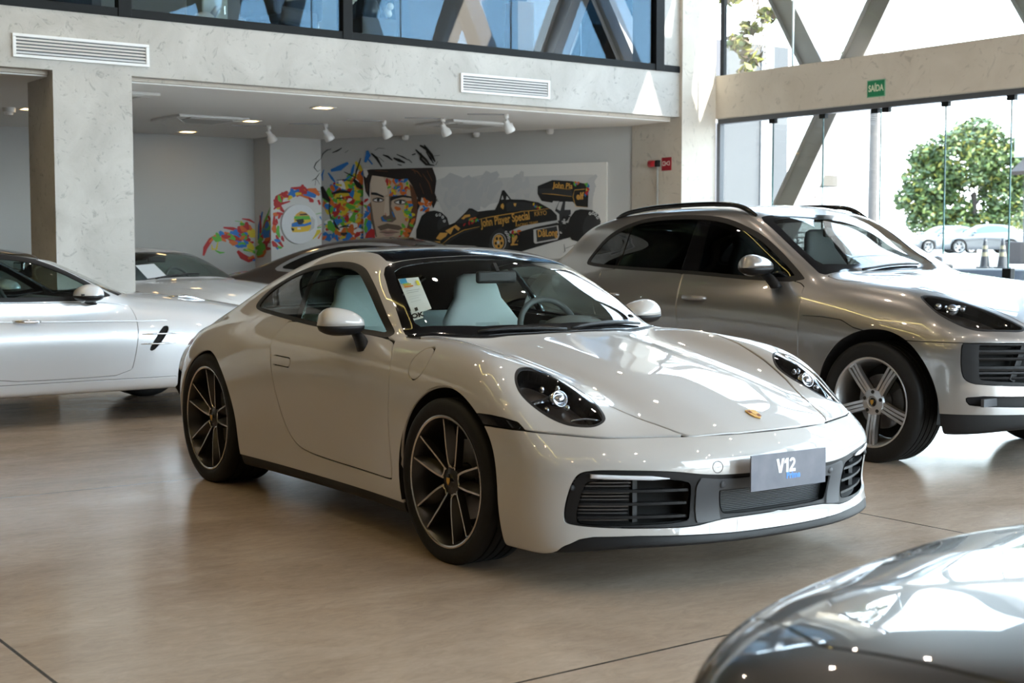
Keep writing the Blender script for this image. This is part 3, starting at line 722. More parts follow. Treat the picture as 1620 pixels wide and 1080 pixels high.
    for sg in(-1,1):
        wheel(root,(0,sg*.7945,.335),sg>0,.342,.245,.2715,'twin',SPK,ALU,lod=72)
        wheel(root,(-2.45,sg*.775,.352),sg>0,.358,.305,.284,'twin',SPK,ALU,lod=72)
        mirror(root,f,(-.905,sg*.897,.934),sg,P_CHALK,(.098,.112,.078),(-.815,sg*.825,.825),yaw=.25)
        m=MB();m.smooth=True
        w=[(-.45,-.44,.006),(-.345,-.02,.006)] if sg<0 else [(-.36,.02,.012),(-.50,.55,.010)]
        pts=[]
        for t in np.linspace(0,1,9):
            x=w[0][0]+(w[1][0]-w[0][0])*t-(.05*math.sin(math.pi*t) if sg<0 else .05*math.sin(math.pi*t))*0;y=w[0][1]+(w[1][1]-w[0][1])*t
            p=on_top(f,x,y);pts.append(tuple(p+np.array([0,0,.012])))
        m.tube(pts,[.011-.005*abs(2*t-1) for t in np.linspace(0,1,9)],8);m.build('wiper',BLACK,root)
        p=pts[-1] if sg>0 else pts[0]
        seat(root,-1.50,sg*.37,LEATH)
    # --- cabin
    m=MB();m.smooth=True;R=[]
    for y in np.linspace(-.70,.70,15):
        k=1-.16*(y/.7)**2;b=.018 if .2<y<.55 else 0
        R.append([(-.56-.42*(y/.7)**2*.3,y,.885*1-.02*(abs(y)/.7)),(-.66,y,.905+b),(-.80,y,.895+b),(-.88,y,.85+b),(-.90,y,.70),(-.5,y,.6)])
    m.loft(R);m.build('dashboard',DASH,root)
    m=MB();m.smooth=True;m.sphere((-.80,.37,.905),(.10,.17,.045));m.build('instrument_hood',DASH,root)
    steering_wheel(root,-1.00,.37,.85,.185,22)
    m=MB();m.bbox((-1.7,0,.32),(2.6,1.3,.02));m.build('cabin_floor',DASH,root)
    m=MB();m.smooth=True
    for sg in(-1,1): m.bbox((-2.05,sg*.3,.72),(.10,.5,.42))
    m.build('rear_seat',LEATH,root,bevel=.04,seg=4)
    for sg in(-1,1):
        m=MB();m.bar((-.75,sg*.72,.72),(-1.6,sg*.745,.74),.03,.28);m.build('door_lining',DASH,root,bevel=.01)
    m=MB();m.bbox((-.955,-.0,1.143),(.03,.235,.062));o=m.build('rear_view_mirror',BLACK,root,bevel=.014,seg=3)
    m=MB();m.bar((-.95,0,1.165),(-.98,0,1.205),.03,.02,up=(0,1,0));m.build('mirror_stem',BLACK,root)
    # stickers behind the screen
    def on_glass(name,quad,mt,off):
        m=MB();P=[]
        for y,x in quad:
            p=on_top(f,x,y);p=p-nrm(f,p)*off;P.append(tuple(p))
        m.add(P,[(0,1,2,3)]);return m.build(name,mt,root)
    def bil(u,v,q=((-.962,-.560),(-.920,-.472),(-.675,-.549),(-.696,-.639))):
        a=np.array(q[0])*(1-u)+np.array(q[1])*u;b=np.array(q[3])*(1-u)+np.array(q[2])*u;c=a*(1-v)+b*v;return (c[1],c[0])
    on_glass('price_sticker',[bil(0,0),bil(1,0),bil(1,1),bil(0,1)],WHT,.003)['label']='white printed sheet behind the screen'
    for nm,c,(u0,u1,v0,v1) in(('sticker_header',(.05,.35,.65),(.02,.36,.02,.17)),('energy_scale',(.75,.55,.05),(.12,.5,.2,.25)),('energy_scale',(.75,.25,.04),(.12,.56,.26,.30)),('energy_scale',(.2,.55,.1),(.12,.42,.145+.03,.195)),('printed_lines',(.45,.48,.5),(.12,.8,.40,.415)),('printed_lines',(.45,.48,.5),(.12,.7,.46,.475)),('printed_lines',(.55,.58,.6),(.12,.75,.58,.59)),('printed_lines',(.55,.58,.6),(.12,.6,.64,.65)),('printed_lines',(.55,.58,.6),(.12,.65,.72,.73)),('printed_square',(.02,.02,.02),(.18,.33,.88,.96)),('energy_scale',(.8,.7,.05),(.78,.92,.12,.28))):
        on_glass(nm,[bil(u0,v0),bil(u1,v0),bil(u1,v1),bil(u0,v1)],mat(nm,c,.6),.0015)
    ok=((-.707,-.643),(-.682,-.595),(-.648,-.611),(-.669,-.652))
    def bo(u,v): return bil(u,v,ok)
    on_glass('ok_sticker',[bo(0,0),bo(1,0),bo(1,1),bo(0,1)],WHT,.003)
    p0=on_top(f,*bo(.5,.5)[::-1]);pa=on_top(f,*bo(0,.5)[::-1]);pb=on_top(f,*bo(1,.5)[::-1]);pu=on_top(f,*bo(.5,0)[::-1]);pd=on_top(f,*bo(.5,1)[::-1])
    n=nrm(f,p0);text_obj('ok_lettering','OK',.044,BLACK,root,frame_mat(p0-n*.0015,pb-pa,pu-pd),.0003,sx=.85,off=.002)
    # crest on the hood
    p=on_top(f,.852,0.);n=nrm(f,p);F=frame_mat(p+n*.001,(0,1,0),(-n[2],0,n[0]))
    sh=[(-.024,.03),(0,.034),(.024,.03),(.025,0),(.018,-.022),(0,-.036),(-.018,-.022),(-.025,0)]
    m=MB();m.prism(sh,0,.004);c=m.build('crest_badge',GOLD,root,xf=F)
    for k,(x0,x1,y0,y1) in enumerate(((-.021,-.002,.006,.027),(.002,.020,-.024,-.004))):
        m=MB()
        for s_ in range(3): m.box(x0+s_*.0065,x0+s_*.0065+.0035,y0,y1,.004,.0046)
        m.build('crest_stripes',RED,c,xf=F)
    m=MB();m.prism([(-.008,.008),(0,.010),(.008,.008),(.007,-.006),(0,-.012),(-.007,-.006)],.004,.005);m.build('crest_shield',GOLD,c,xf=F)
    # show plate
    X=1.082;yc=-.040
    m=MB();m.box(X-.006,X,yc-.200,yc+.200,.381,.516);pl=m.build('show_plate',mat('plate_grey',(.11,.12,.15),.42,noise=(14,(.15,.155,.185),3,.35,.7)),root,label='grey plate lettered V12 Prime')
    F=lambda y,z: frame_mat((X+.0006,y,z),(0,1,0),(0,0,1))
    PW=mat('plate_white',(.85,.86,.88),.5);m=MB();G=lambda pts,x0:m.prism([(x0+px_,py_) for px_,py_ in pts],0,.0008)
    G([(0,.054),(.0135,.054),(.0215,.020),(.0295,.054),(.043,.054),(.0285,0),(.0145,0)],0)
    G([(.010,.054),(.022,.054),(.022,0),(.0095,0),(.0095,.037),(0,.033),(0,.043)],.043)
    arc=[(.0165+.0165*math.cos(t)*.98,.0375+.0165*math.sin(t)) for t in np.linspace(2.9,-.75,14)]
    inn=[(.0165+.0055*math.cos(t),.0375+.0065*math.sin(t)) for t in np.linspace(-.75,2.9,14)]
    G(arc+[(.016,.0115),(.034,.0115),(.034,0),(0,0),(0,.010)]+inn,.069)
    m.build('plate_lettering',PW,pl,xf=F(yc-.070,.4395))
    text_obj('plate_small_lettering','Prime',.034,mat('plate_blue',(.10,.30,.80),.5),pl,F(yc+.022,.4255),.0006,sx=.92,off=.0012)
    m=MB();m.box(1.0,X-.006,yc-.08,yc+.08,.41,.47);m.build('plate_bracket',BLACK,root)
    return root,f
coupe,F_COUPE=build_coupe()
# ================================================================ the other cars
def build_suv():
    f=CarShape(SUV)
    root=empty('sport_utility_car',(7.5898,5.4621,0),math.radians(-89.31),'silver grey sport utility car with black roof rails standing nearest the glass wall','car')
    M=surface(f,(-3.95,-1.06,.1),(1.1,1.06,1.70),.019)
    _,_,M=split(M,arch(.03,.36,.447,.55)); _,_,M=split(M,arch(-2.79,.36,.44,.55))
    ws=[(-.425,-.1),(-.425,0),(-.445,.25),(-.50,.52),(-.56,.70),(-.60,.712),(-.70,.694),(-.93,.648),(-1.19,.598),(-1.235,.57),(-1.20,.40),(-1.155,.2),(-1.145,0),(-1.145,-.1)]
    W1,wb,M=split(M,plan(ws,.98),.01)
    ws2=[(-.51,-.2),(-.51,0),(-.53,.25),(-.58,.48),(-.64,.63),(-.70,.645),(-.94,.60),(-1.15,.55),(-1.17,.50),(-1.145,.35),(-1.10,.2),(-1.09,0),(-1.09,-.2)]
    G1,_,fr=split(W1,plan(ws2,.98)); shell('windshield',G1,WGLASS,root,.004); shell('windshield_border',join(fr,wb),GLOSSB,root,.006)
    dlo=chaikin([(-2.925,1.185),(-2.862,1.262),(-2.746,1.352),(-2.631,1.412),(-2.479,1.466),(-2.312,1.504),(-2.102,1.518),(-1.858,1.520),(-1.618,1.509),(-1.432,1.479),(-1.275,1.431),(-1.111,1.371),(-.93,1.268),(-.744,1.146),(-.640,1.070),(-1.138,1.081),(-1.267,1.088),(-1.743,1.112),(-2.498,1.135),(-2.88,1.156)],1)
    D,db,M=split(M,side(dlo,.3),.008)
    in2=chaikin([(-2.885,1.19),(-2.84,1.25),(-2.735,1.33),(-2.62,1.388),(-2.47,1.442),(-2.312,1.478),(-2.102,1.493),(-1.858,1.495),(-1.63,1.484),(-1.445,1.455),(-1.29,1.408),(-1.128,1.349),(-.955,1.25),(-.79,1.145),(-.73,1.095),(-1.138,1.102),(-1.267,1.109),(-1.743,1.133),(-2.498,1.155),(-2.86,1.175)],1)
    G,_,seal=split(D,side(in2,.3)); seal=join(seal,db)
    pil,_,G=split(G,side([(-1.79,1.0),(-1.60,1.0),(-1.63,1.6),(-1.74,1.6)],.3))
    p2,_,G=split(G,side([(-2.56,1.0),(-2.53,1.0),(-2.40,1.6),(-2.44,1.6)],.3)); [shell('quarter_bar',h_,GLOSSB,root,.008) for h_ in sides(p2)]
    for part_,nm,mt in((seal,'window_seal',BLACK),(pil,'window_pillar',GLOSSB),(G,'side_window',TGLASS)):
        for h in sides(part_): shell(nm,push(h,.004) if nm!='window_seal' else h,mt,root,.008)
    lp=crom([(.219,.757),(.221,.733),(.312,.683),(.461,.628),(.607,.573),(.70,.533),(.748,.516),(.735,.577),(.646,.715),(.574,.784),(.487,.817),(.389,.82),(.293,.794)],4)
    INN=M
    L,lb,M=split(M,plan(lp,.7),.010)
    for sg,h,b in zip((1,-1),sides(L),sides(lb)):
        hl=empty('headlight',parent=root)
        shell('lens',h,LENS,hl);shell('lamp_bowl',rim_only(push(h,.012),.08),GLOSSB,hl);shell('lamp_back',push(h,.09),BOWL,hl);shell('lamp_seal',b,BLACK,hl,.012)
        for x,y,r in((.40,.70,.036),(.32,.73,.022),(.43,.64,.020)):
            p=on_top(f,x,sg*y);p=p-nrm(f,p)*.04;m=MB();m.smooth=True;m.sphere(tuple(p),(r,r,r*.9));m.build('projector',LEDM,hl)
        p=on_top(f,.36,sg*.72);p=p-nrm(f,p)*.03;q=on_top(f,.42,sg*.63);q=q-nrm(f,q)*.03
        m=MB();m.bar(tuple(p),tuple(q),.02,.012);m.build('reflector_shelf',LEDM,hl)
    hd=[(-.41,-.1),(-.41,0),(-.43,.25),(-.485,.52),(-.545,.705),(-.40,.728),(-.172,.70),(.05,.685),(.20,.668),(.33,.622),(.48,.573),(.68,.505),(.765,.475),(.82,.32),(.85,.15),(.86,0),(.86,-.1)]
    Hd,hb,M=split(M,plan(hd,.7),.007); shell('hood',Hd,P_GREY,root,.012)
    Lo,_,M=split(M,lambda V:np.maximum(V[:,2]-.338,-.1-V[:,0])); 
    def bump(V): return np.maximum(V[:,2]-.748,.12-V[:,0])
    B,bb,M=split(M,bump,.006)
    go=chaikin([(-.1,.505),(-.1,.750),(.3,.752),(.835,.752),(.853,.735),(.866,.655),(.864,.56),(.842,.525),(.80,.510),(.58,.50),(.3,.495)],1)
    Gr,_,B=split(B,face(go,.3),.004)
    sl=chaikin([(-.1,.375),(-.1,.44),(.3,.44),(.58,.44),(.846,.445),(.845,.41),(.824,.386),(.58,.378),(.3,.375)],1)
    Sl,_,B=split(B,face(sl,.3),.004); shell('front_bumper',B,P_GREY,root,.03); shell('lower_apron',push(Lo,.01),BLACK,root,.02)
    shell('grille_back',drop_mesh(push(Gr,.11),-.10),DARK,root);shell('lower_slot',drop_mesh(push(Sl,.035),-.03),BLACK,root)
    gi,_,gs=split(Gr,face(chaikin([(-.1,.52),(-.1,.74),(.76,.742),(.79,.74),(.80,.55),(.78,.53),(.5,.515)],1),.3)); shell('grille_surround',push(gs,.008),BLACK,root,.06)
    for z,hh,mt in((.695,.012,BLACK),(.655,.008,BLACK),(.600,.014,BLACK),(.575,.006,GREYP),(.545,.008,BLACK)):
        m=MB();R=[]
        for y in np.linspace(-.79,.79,25):
            x=on_front(f,y,z)[0]-.03;R.append([(x,y,z-hh),(x+.006,y,z),(x,y,z+hh),(x-.05,y,z+hh),(x-.05,y,z-hh)])
        m.loft(R);m.build('grille_bar',mt,root)
    for sg in(-1,1):
        m=MB();m.bar((on_front(f,sg*.62,.53)[0]-.05,sg*.62,.53),(on_front(f,sg*.55,.74)[0]-.05,sg*.52,.74),.05,.03,up=(1,0,0));m.build('grille_strut',BLACK,root)
        p=on_front(f,sg*.72,.41);m=MB();m.bar(tuple(p+np.array([.0,-.10,0])-np.array([.02,0,0])),tuple(p+np.array([0,.08,0])-np.array([.03,0,0])),.02,.045);m.build('fog_light',GREYP,root)
    fp=[(-.573,.865),(-.40,.862),(-.247,.850),(-.144,.808),(-.05,.79),(-.2,.3),(-.57,.3)]
    Fp,_,M=split(M,side(fp,.5),.006)
    for h in sides(Fp): shell('fender_panel',h,P_GREY,root,.01)
    fd=chaikin([(-1.742,1.05),(-1.743,1.125),(-1.2,1.095),(-.648,1.083),(-.619,.974),(-.581,.857),(-.567,.652),(-.575,.42),(-.61,.345),(-1.2,.33),(-1.60,.335),(-1.655,.40),(-1.665,.734),(-1.728,.976)],2)
    D1,_,M=split(M,side(fd,.4),.006)
    rd=chaikin([(-1.750,1.125),(-1.75,1.05),(-1.736,.976),(-1.673,.734),(-1.662,.40),(-1.61,.335),(-2.2,.34),(-2.36,.40),(-2.42,.62),(-2.56,.82),(-2.66,1.0),(-2.68,1.15)],1)
    D2,_,M=split(M,side(rd,.4),.006)
    for Dm,hx in((D1,-1.55),(D2,-2.45)):
        for d in sides(Dm):
            o=shell('door',d,P_GREY,root,.012);sg=1 if d.V[0,1]>0 else -1
            a=on_side(f,hx-.115,.950,sg);b=on_side(f,hx+.115,.945,sg);m=MB();m.smooth=True
            m.tube([tuple(a-[0,.005*sg,0]),tuple(a*.85+b*.15+np.array([0,sg*.028,0])),tuple((a+b)/2+np.array([0,sg*.034,0])),tuple(a*.15+b*.85+np.array([0,sg*.028,0])),tuple(b-[0,.005*sg,0])],[.012,.017,.018,.017,.012],10);m.build('door_handle',P_GREY,o)
    shell('body_shell',M,P_GREY,root,.012)
    _,_,INN=split(INN,face(go,.3)); _,_,INN=split(INN,face(sl,.3));_,_,INN=split(INN,plan(lp,.7)); shell('inner_body',push(INN,.016),DARK,root)
    for sg in(-1,1):
        m=MB();m.smooth=True;P=[]
        for x,dz in((-2.72,.0),(-2.60,.028),(-2.27,.040),(-1.81,.043),(-1.52,.042),(-1.38,.030),(-1.27,-.004)):
            p=on_top(f,x,sg*.575);P.append((x,sg*.575,p[2]+dz))
        P=crom(P,5,False); m.loft([[ (p[0],p[1]-.016,p[2]-.02),(p[0],p[1]-.014,p[2]+.008),(p[0],p[1],p[2]+.014),(p[0],p[1]+.014,p[2]+.008),(p[0],p[1]+.016,p[2]-.02)] for p in P]);m.build('roof_rail',GLOSSB,root)
        wheel(root,(0,sg*.825,.362),sg>0,.365,.255,.2715,'triple',SILW,SILW,lod=64)
        wheel(root,(-2.807,sg*.825,.362),sg>0,.365,.255,.2715,'triple',SILW,SILW,lod=32,disc=False)
        mirror(root,f,(-.925,sg*.955,1.160),sg,P_GREY,(.09,.125,.082),(-.83,sg*.862,1.035))
        seat(root,-1.35,sg*.37,DASH,h=.28)
        for x,r in((.03,.447),(-2.79,.44)):
            m=MB();m.smooth=True;a=[(r*math.cos(t),.36+r*math.sin(t)) for t in np.linspace(-.2,math.pi+.2,24)]
            m.loft([[(x+p[0],sg*.45,p[1]) for p in a],[(x+p[0],sg*.93,p[1]) for p in a]],False,False);m.build('wheel_liner',DARK,root)
        m=MB();m.bbox((.45,sg*.62,.26),(.06,.26,.10));m.build('air_deflector',BLACK,root,bevel=.01)
    m=MB();m.smooth=True;R=[]
    for y in np.linspace(-.70,.70,13): R.append([(-.60-.1*(y/.7)**2,y,1.085),(-.72,y,1.105+(.02 if .2<y<.5 else 0)),(-.92,y,1.08),(-.98,y,.95),(-.98,y,.8),(-.55,y,.8)])
    m.loft(R);m.build('dashboard',DASH,root)
    steering_wheel(root,-1.08,.37,1.06,.185,25)
    m=MB();m.bbox((-1.08,0,1.395),(.03,.23,.065));m.build('rear_view_mirror',BLACK,root,bevel=.012)
    m=MB();m.bbox((-1.9,0,.55),(2.8,1.5,.04));m.build('cabin_floor',DASH,root)
    m=MB();m.smooth=True
    a=on_top(f,-.45,-.35);b=on_top(f,-.42,.12)
    m.tube([tuple(on_top(f,-.47-.02*t,-.45+.6*t)+np.array([0,0,.014])) for t in np.linspace(0,1,7)],.008,6);m.build('wiper',BLACK,root)
    return root
def spec(wx,hw,hx,hz,zx,z,a,cw,belt=.9,fall=(0,.004,.02,.045,.10,.22,.40),zscale=1.,bot=(.16,.02,.7),k=(.14,.15,.14,.05),gz=None,g=None,rz=None,r=None,tum=.42,czs=.85):
    Wz=[v*zscale for v in(.08,.16,.28,.42,.55,.66,.76,.86,.96,1.06)];pz=[.86,.93,.955,.975,.995,1.,.99,.96,.91,.84]
    Hy=[0,.3,.52,.68,.8,.9,1.0]
    Cz=[.5,belt,belt+.12,belt+.24,belt+.36,belt+.5]
    cx=[p[0] for p in cw];
    return dict(Wx=list(wx),Wz=Wz,W=[[w*p for p in pz] for w in hw],Hx=list(hx),Hy=Hy,H=[[h-f_ for f_ in fall] for h in hz],
      Cx=cx,Cz=Cz,C=[[c+.02,c,c-.12*tum*.9,c-.24*tum,c-.36*tum*1.15,c-.5*tum*1.4] for _,c in cw],zx=list(zx),z=list(z),
      gz=gz or[-.2,.05,.15,.3,.45,.55,.63,.72,.82,1.1],g=g or[.15,.06,.02,0,0,.01,.03,.09,.22,.9],rz=rz or[-.2,.2,.35,.5,.65,.8,.95,1.2],r=r or[.3,.1,.02,0,.0,.03,.10,.4],
      a=list(a),bot=list(bot),k=list(k),hw=.745,cb=.6,czs=czs)
def generic_car(root,S,paintm,h,wbase,dlo,screen,arches,wheels=None,glassm=SGLASS,trim=None,extra=None,R=.335,interior=True,seatmat=DASH,seal=GLOSSB,doors=None,hood=None,wheel_y=.80,pillar=None,roofm=None,inset=.022):
    f=CarShape(S)
    x1=S['a'][0]+.15;x0=S['a'][5]-.15;zt=max(S['z'])+.12
    M=surface(f,(x0,-1.05,.05),(x1,1.05,zt),h)
    for cx,r in arches: _,_,M=split(M,arch(cx,R,r,.5))
    parts={}
    if screen is not None:
        W1,wb,M=split(M,plan(screen,S['cb']+.1),.01); shell('windshield',W1,WGLASS,root,.004);shell('windshield_border',wb,GLOSSB,root,.008)
    if dlo is not None:
        D,db,M=split(M,side(dlo,.3),.006)
        c=np.mean(dlo,0)
        G,_,sl=split(D,lambda V:side(dlo,.3)(V)+inset)
        if pillar is not None:
            pl,_,G=split(G,side(pillar,.3)); 
            for h_ in sides(pl): shell('window_pillar',h_,GLOSSB,root,.008)
        for h_ in sides(G): shell('side_window',push(h_,.004),glassm,root,.006)
        for h_ in sides(join(sl,db)): shell('window_trim',h_,seal,root,.01)
    inner=M
    if hood is not None:
        Hd,_,M=split(M,plan(hood,.5),.007);shell('hood',Hd,paintm,root,.012)
    if doors:
        for d_ in doors:
            Dm,_,M=split(M,side(d_,.4),.006)
            for q in sides(Dm): shell('door',q,paintm,root,.012)
    if roofm is not None:
        Rm,_,M=split(M,lambda V:np.maximum(np.maximum(roofm[1]-V[:,2],V[:,0]-roofm[2]),roofm[3]-V[:,0]),.006)
        shell('roof_panel',Rm,roofm[0],root,.01)
    if extra: M=extra(f,M,root)
    shell('body_shell',M,paintm,root,.012);shell('inner_body',push(inner,.018),DARK,root)
    if interior:
        bz=S['Cz'][1]
        for sg in(-1,1): seat(root,interior,sg*.37,seatmat,h=bz-.92)
        m=MB();m.smooth=True;Rg=[]
        for y in np.linspace(-.68,.68,9): Rg.append([(interior+.92-.1*(y/.68)**2,y,bz-.02),(interior+.75,y,bz+.01),(interior+.58,y,bz-.03),(interior+.55,y,bz-.2),(interior+.95,y,bz-.2)])
        m.loft(Rg);m.build('dashboard',DASH,root);steering_wheel(root,interior+.42,.37,bz-.02,.18,25)
    for i,cx in enumerate((0,-wbase)):
        for sg in(-1,1):
            wheel(root,(cx,sg*wheel_y,R),sg>0,R+.004,.25,R*.74,'five',SILW,SILW,lod=32,disc=False)
            m=MB();m.smooth=True;r=arches[i][1];a=[(r*math.cos(t),R+r*math.sin(t)) for t in np.linspace(-.2,math.pi+.2,16)]
            m.loft([[(arches[i][0]+p[0],sg*.45,p[1]) for p in a],[(arches[i][0]+p[0],sg*.9,p[1]) for p in a]],False,False);m.build('wheel_liner',DARK,root)
    return f
def build_roadster():
    root=empty('roadster',(4.56,10.93,0),0,'silver two-seat roadster with black roof parked in front of the square concrete pillar','car')
    S=spec([-3.8,-3.2,-2.58,-1.9,-1.2,-.6,0,.5,.9],[.80,.89,.935,.925,.918,.918,.93,.90,.84],
      [-3.9,-3.4,-2.9,-2.4,-1.8,-1.0,-.7,-.3,.1,.5,.8,1.0],[.84,.93,.955,.965,.955,.95,.955,.93,.88,.81,.72,.60],
      [-3.9,-3.3,-3.0,-2.7,-2.4,-2.1,-1.8,-1.55,-1.3,-1.1,-.9,-.7,-.5,-.2,.4,1.2],[.6,.85,.98,1.13,1.235,1.285,1.300,1.295,1.262,1.195,1.105,1.01,.915,.74,.3,-.4],
      [.88,.20,2.5,.26,.09,-3.74,.30],[(-3.9,.70),(-3.0,.80),(-2.2,.845),(-1.2,.845),(-.6,.82),(-.2,.78)],belt=.90,bot=(.235,.02,.7))
    dlo=chaikin([(-.80,.902),(-1.0,1.035),(-1.20,1.145),(-1.40,1.218),(-1.7,1.25),(-2.0,1.245),(-2.25,1.20),(-2.45,1.08),(-2.55,.93),(-1.8,.905)],1)
    scr=[(-.60,-.1),(-.60,0),(-.63,.3),(-.70,.6),(-.78,.735),(-.85,.735),(-1.10,.67),(-1.30,.60),(-1.27,.4),(-1.22,.2),(-1.2,0),(-1.2,-.1)]
    door=chaikin([(-.735,.88),(-.69,.80),(-.685,.70),(-.71,.50),(-.745,.345),(-1.2,.335),(-1.7,.34),(-1.95,.42),(-2.05,.7),(-2.08,.90),(-1.4,.895)],1)
    hood=[(-.56,-.1),(-.56,0),(-.60,.4),(-.66,.62),(-.45,.70),(.2,.69),(.6,.6),(.8,.4),(.84,0),(.84,-.1)]
    def extra(f,M,root):
        v=chaikin([(-.495,.700),(-.445,.705),(-.455,.66),(-.56,.525),(-.60,.515),(-.605,.545)],1)
        A,_,M=split(M,side(v,.4),.004)
        for q in sides(A): shell('fender_vent',drop_mesh(push(q,.02),-.02),BLACK,root)
        sl=lambda V:np.maximum(np.maximum(V[:,2]-.315,V[:,0]+.385),np.maximum(-2.2-V[:,0],.4-np.abs(V[:,1])))
        A,_,M=split(M,sl,.005)
        for q in sides(A): shell('sill',push(q,-.012),P_SILVER,root,.02)
        for sg in(-1,1):
            for z,xa,xb in((.645,-.665,-.345),(.572,-.675,-.40)):
                a=on_side(f,xa,z,sg);b=on_side(f,xb,z,sg);m=MB();m.smooth=True;m.tube([tuple(a),tuple(a*.7+b*.3+np.array([0,sg*.012,0])),tuple(a*.3+b*.7+np.array([0,sg*.012,0])),tuple(b)],[.003,.006,.006,.003],8);m.build('vent_fin',CHROME,root)
            # raised shoulder line along the door
            P=[tuple(on_side(f,x,.775-.028*(x+2.1)/1.5-.004,sg)) for x in np.linspace(-2.1,-.45,16)]
            m=MB();m.smooth=True;m.tube(P,[.004+.008*math.sin(3.14*t) for t in np.linspace(.05,.95,16)],8);m.build('shoulder_line',P_SILVER,root)
            mirror(root,f,(-1.085,sg*.985,.945),sg,P_SILVER,(.105,.10,.078),(-1.03,sg*.885,.88))
            m=MB();m.smooth=True;P=[(-1.03+.092*math.cos(t),sg*.985+.0,.998) for t in(0,)]
            m=MB();m.bar((-1.165,sg*1.068,.952),(-1.01,sg*1.055,.952),.012,.012);m.build('mirror_indicator',BLACK,root)
            a=on_side(f,-1.60,.765,sg);b=on_side(f,-1.40,.76,sg);m=MB();m.smooth=True;m.tube([tuple(a),tuple((a*.8+b*.2)+np.array([0,sg*.03,0])),tuple((a*.2+b*.8)+np.array([0,sg*.03,0])),tuple(b)],[.010,.014,.014,.010],10);m.build('door_handle',CHROME,root)
            p=on_top(f,-.30,sg*.52);q=on_top(f,.02,sg*.50);m=MB();m.smooth=True;m.tube([tuple(p),tuple((p+q)/2+np.array([0,0,.018])),tuple(q)],[.005,.014,.005],8);m.build('hood_fin',CHROME,root)
        return M
    f=generic_car(root,S,P_SILVER,.021,2.585,dlo,scr,[(0,.375),(-2.585,.375)],doors=[door],hood=hood,interior=-1.75,seatmat=DASH,seal=BLACK,extra=extra,roofm=(GLOSSB,1.205,-1.30,-2.6),inset=.03)
    m=MB();m.bbox((-1.28,0,1.15),(.03,.22,.06));m.build('rear_view_mirror',CHROME,root,bevel=.012)
    return root
def build_white():
    root=empty('grand_tourer',(6.36,13.74,0),math.radians(-72),'white coupe with a paper sheet behind its windscreen, behind the square pillar','car')
    S=spec([-3.8,-3.2,-2.6,-1.9,-1.2,-.6,0,.5,.9],[.80,.90,.945,.93,.92,.92,.94,.91,.84],
      [-3.9,-3.4,-2.9,-2.4,-1.8,-1.0,-.7,-.3,.1,.5,.8,1.0],[.80,.92,.95,.965,.955,.955,.965,.95,.91,.85,.76,.62],
      [-3.9,-3.3,-3.0,-2.7,-2.4,-2.1,-1.8,-1.55,-1.3,-1.1,-.9,-.7,-.5,-.2,.4,1.2],[.6,.86,.99,1.13,1.23,1.285,1.300,1.295,1.268,1.205,1.115,1.02,.925,.75,.3,-.4],
      [.92,.20,2.5,.26,.09,-3.40,.30],[(-3.9,.68),(-3.0,.78),(-2.2,.835),(-1.2,.84),(-.6,.82),(-.2,.78)],belt=.92)
    dlo=chaikin([(-.80,.925),(-1.0,1.05),(-1.20,1.15),(-1.40,1.218),(-1.7,1.25),(-2.0,1.24),(-2.3,1.18),(-2.6,1.05),(-2.75,.98),(-1.8,.935)],1)
    scr=[(-.60,-.1),(-.60,0),(-.63,.3),(-.70,.6),(-.78,.735),(-.85,.735),(-1.10,.67),(-1.32,.60),(-1.28,.4),(-1.23,.2),(-1.21,0),(-1.21,-.1)]
    hood=[(-.56,-.1),(-.56,0),(-.60,.4),(-.66,.62),(-.45,.70),(.2,.69),(.6,.6),(.84,.4),(.88,0),(.88,-.1)]
    def extra(f,M,root):
        m=MB();m.add([tuple(on_top(f,x,y)+np.array([0,0,.006])) for x,y in((-.70,-.56),(-.66,-.33),(-.93,-.28),(-.97,-.50))],[(0,1,2,3)]);m.build('paper_sheet',WHT,root)
        m=MB();m.add([tuple(on_top(f,x,y)+np.array([0,0,.009])) for x,y in((-.93,-.34),(-.93,-.31),(-.95,-.305),(-.95,-.335))],[(0,1,2,3)]);m.build('paper_stamp',DASH,root)
        for sg in(-1,): mirror(root,f,(-1.0,sg*1.0,1.0),sg,P_WHITE,(.09,.11,.07),(-.96,sg*.88,.91))
        m=MB();m.smooth=True;m.tube([tuple(on_top(f,-.64,y)+np.array([0,0,.015])) for y in np.linspace(-.5,.1,6)],.009,6);m.build('wiper',BLACK,root)
        return M
    f=generic_car(root,S,P_WHITE,.026,2.63,dlo,scr,[(0,.375),(-2.63,.375)],hood=hood,interior=-1.7,extra=extra)
    m=MB();m.bbox((-1.22,0,1.16),(.03,.24,.06));m.build('rear_view_mirror',BLACK,root,bevel=.012)
    return root
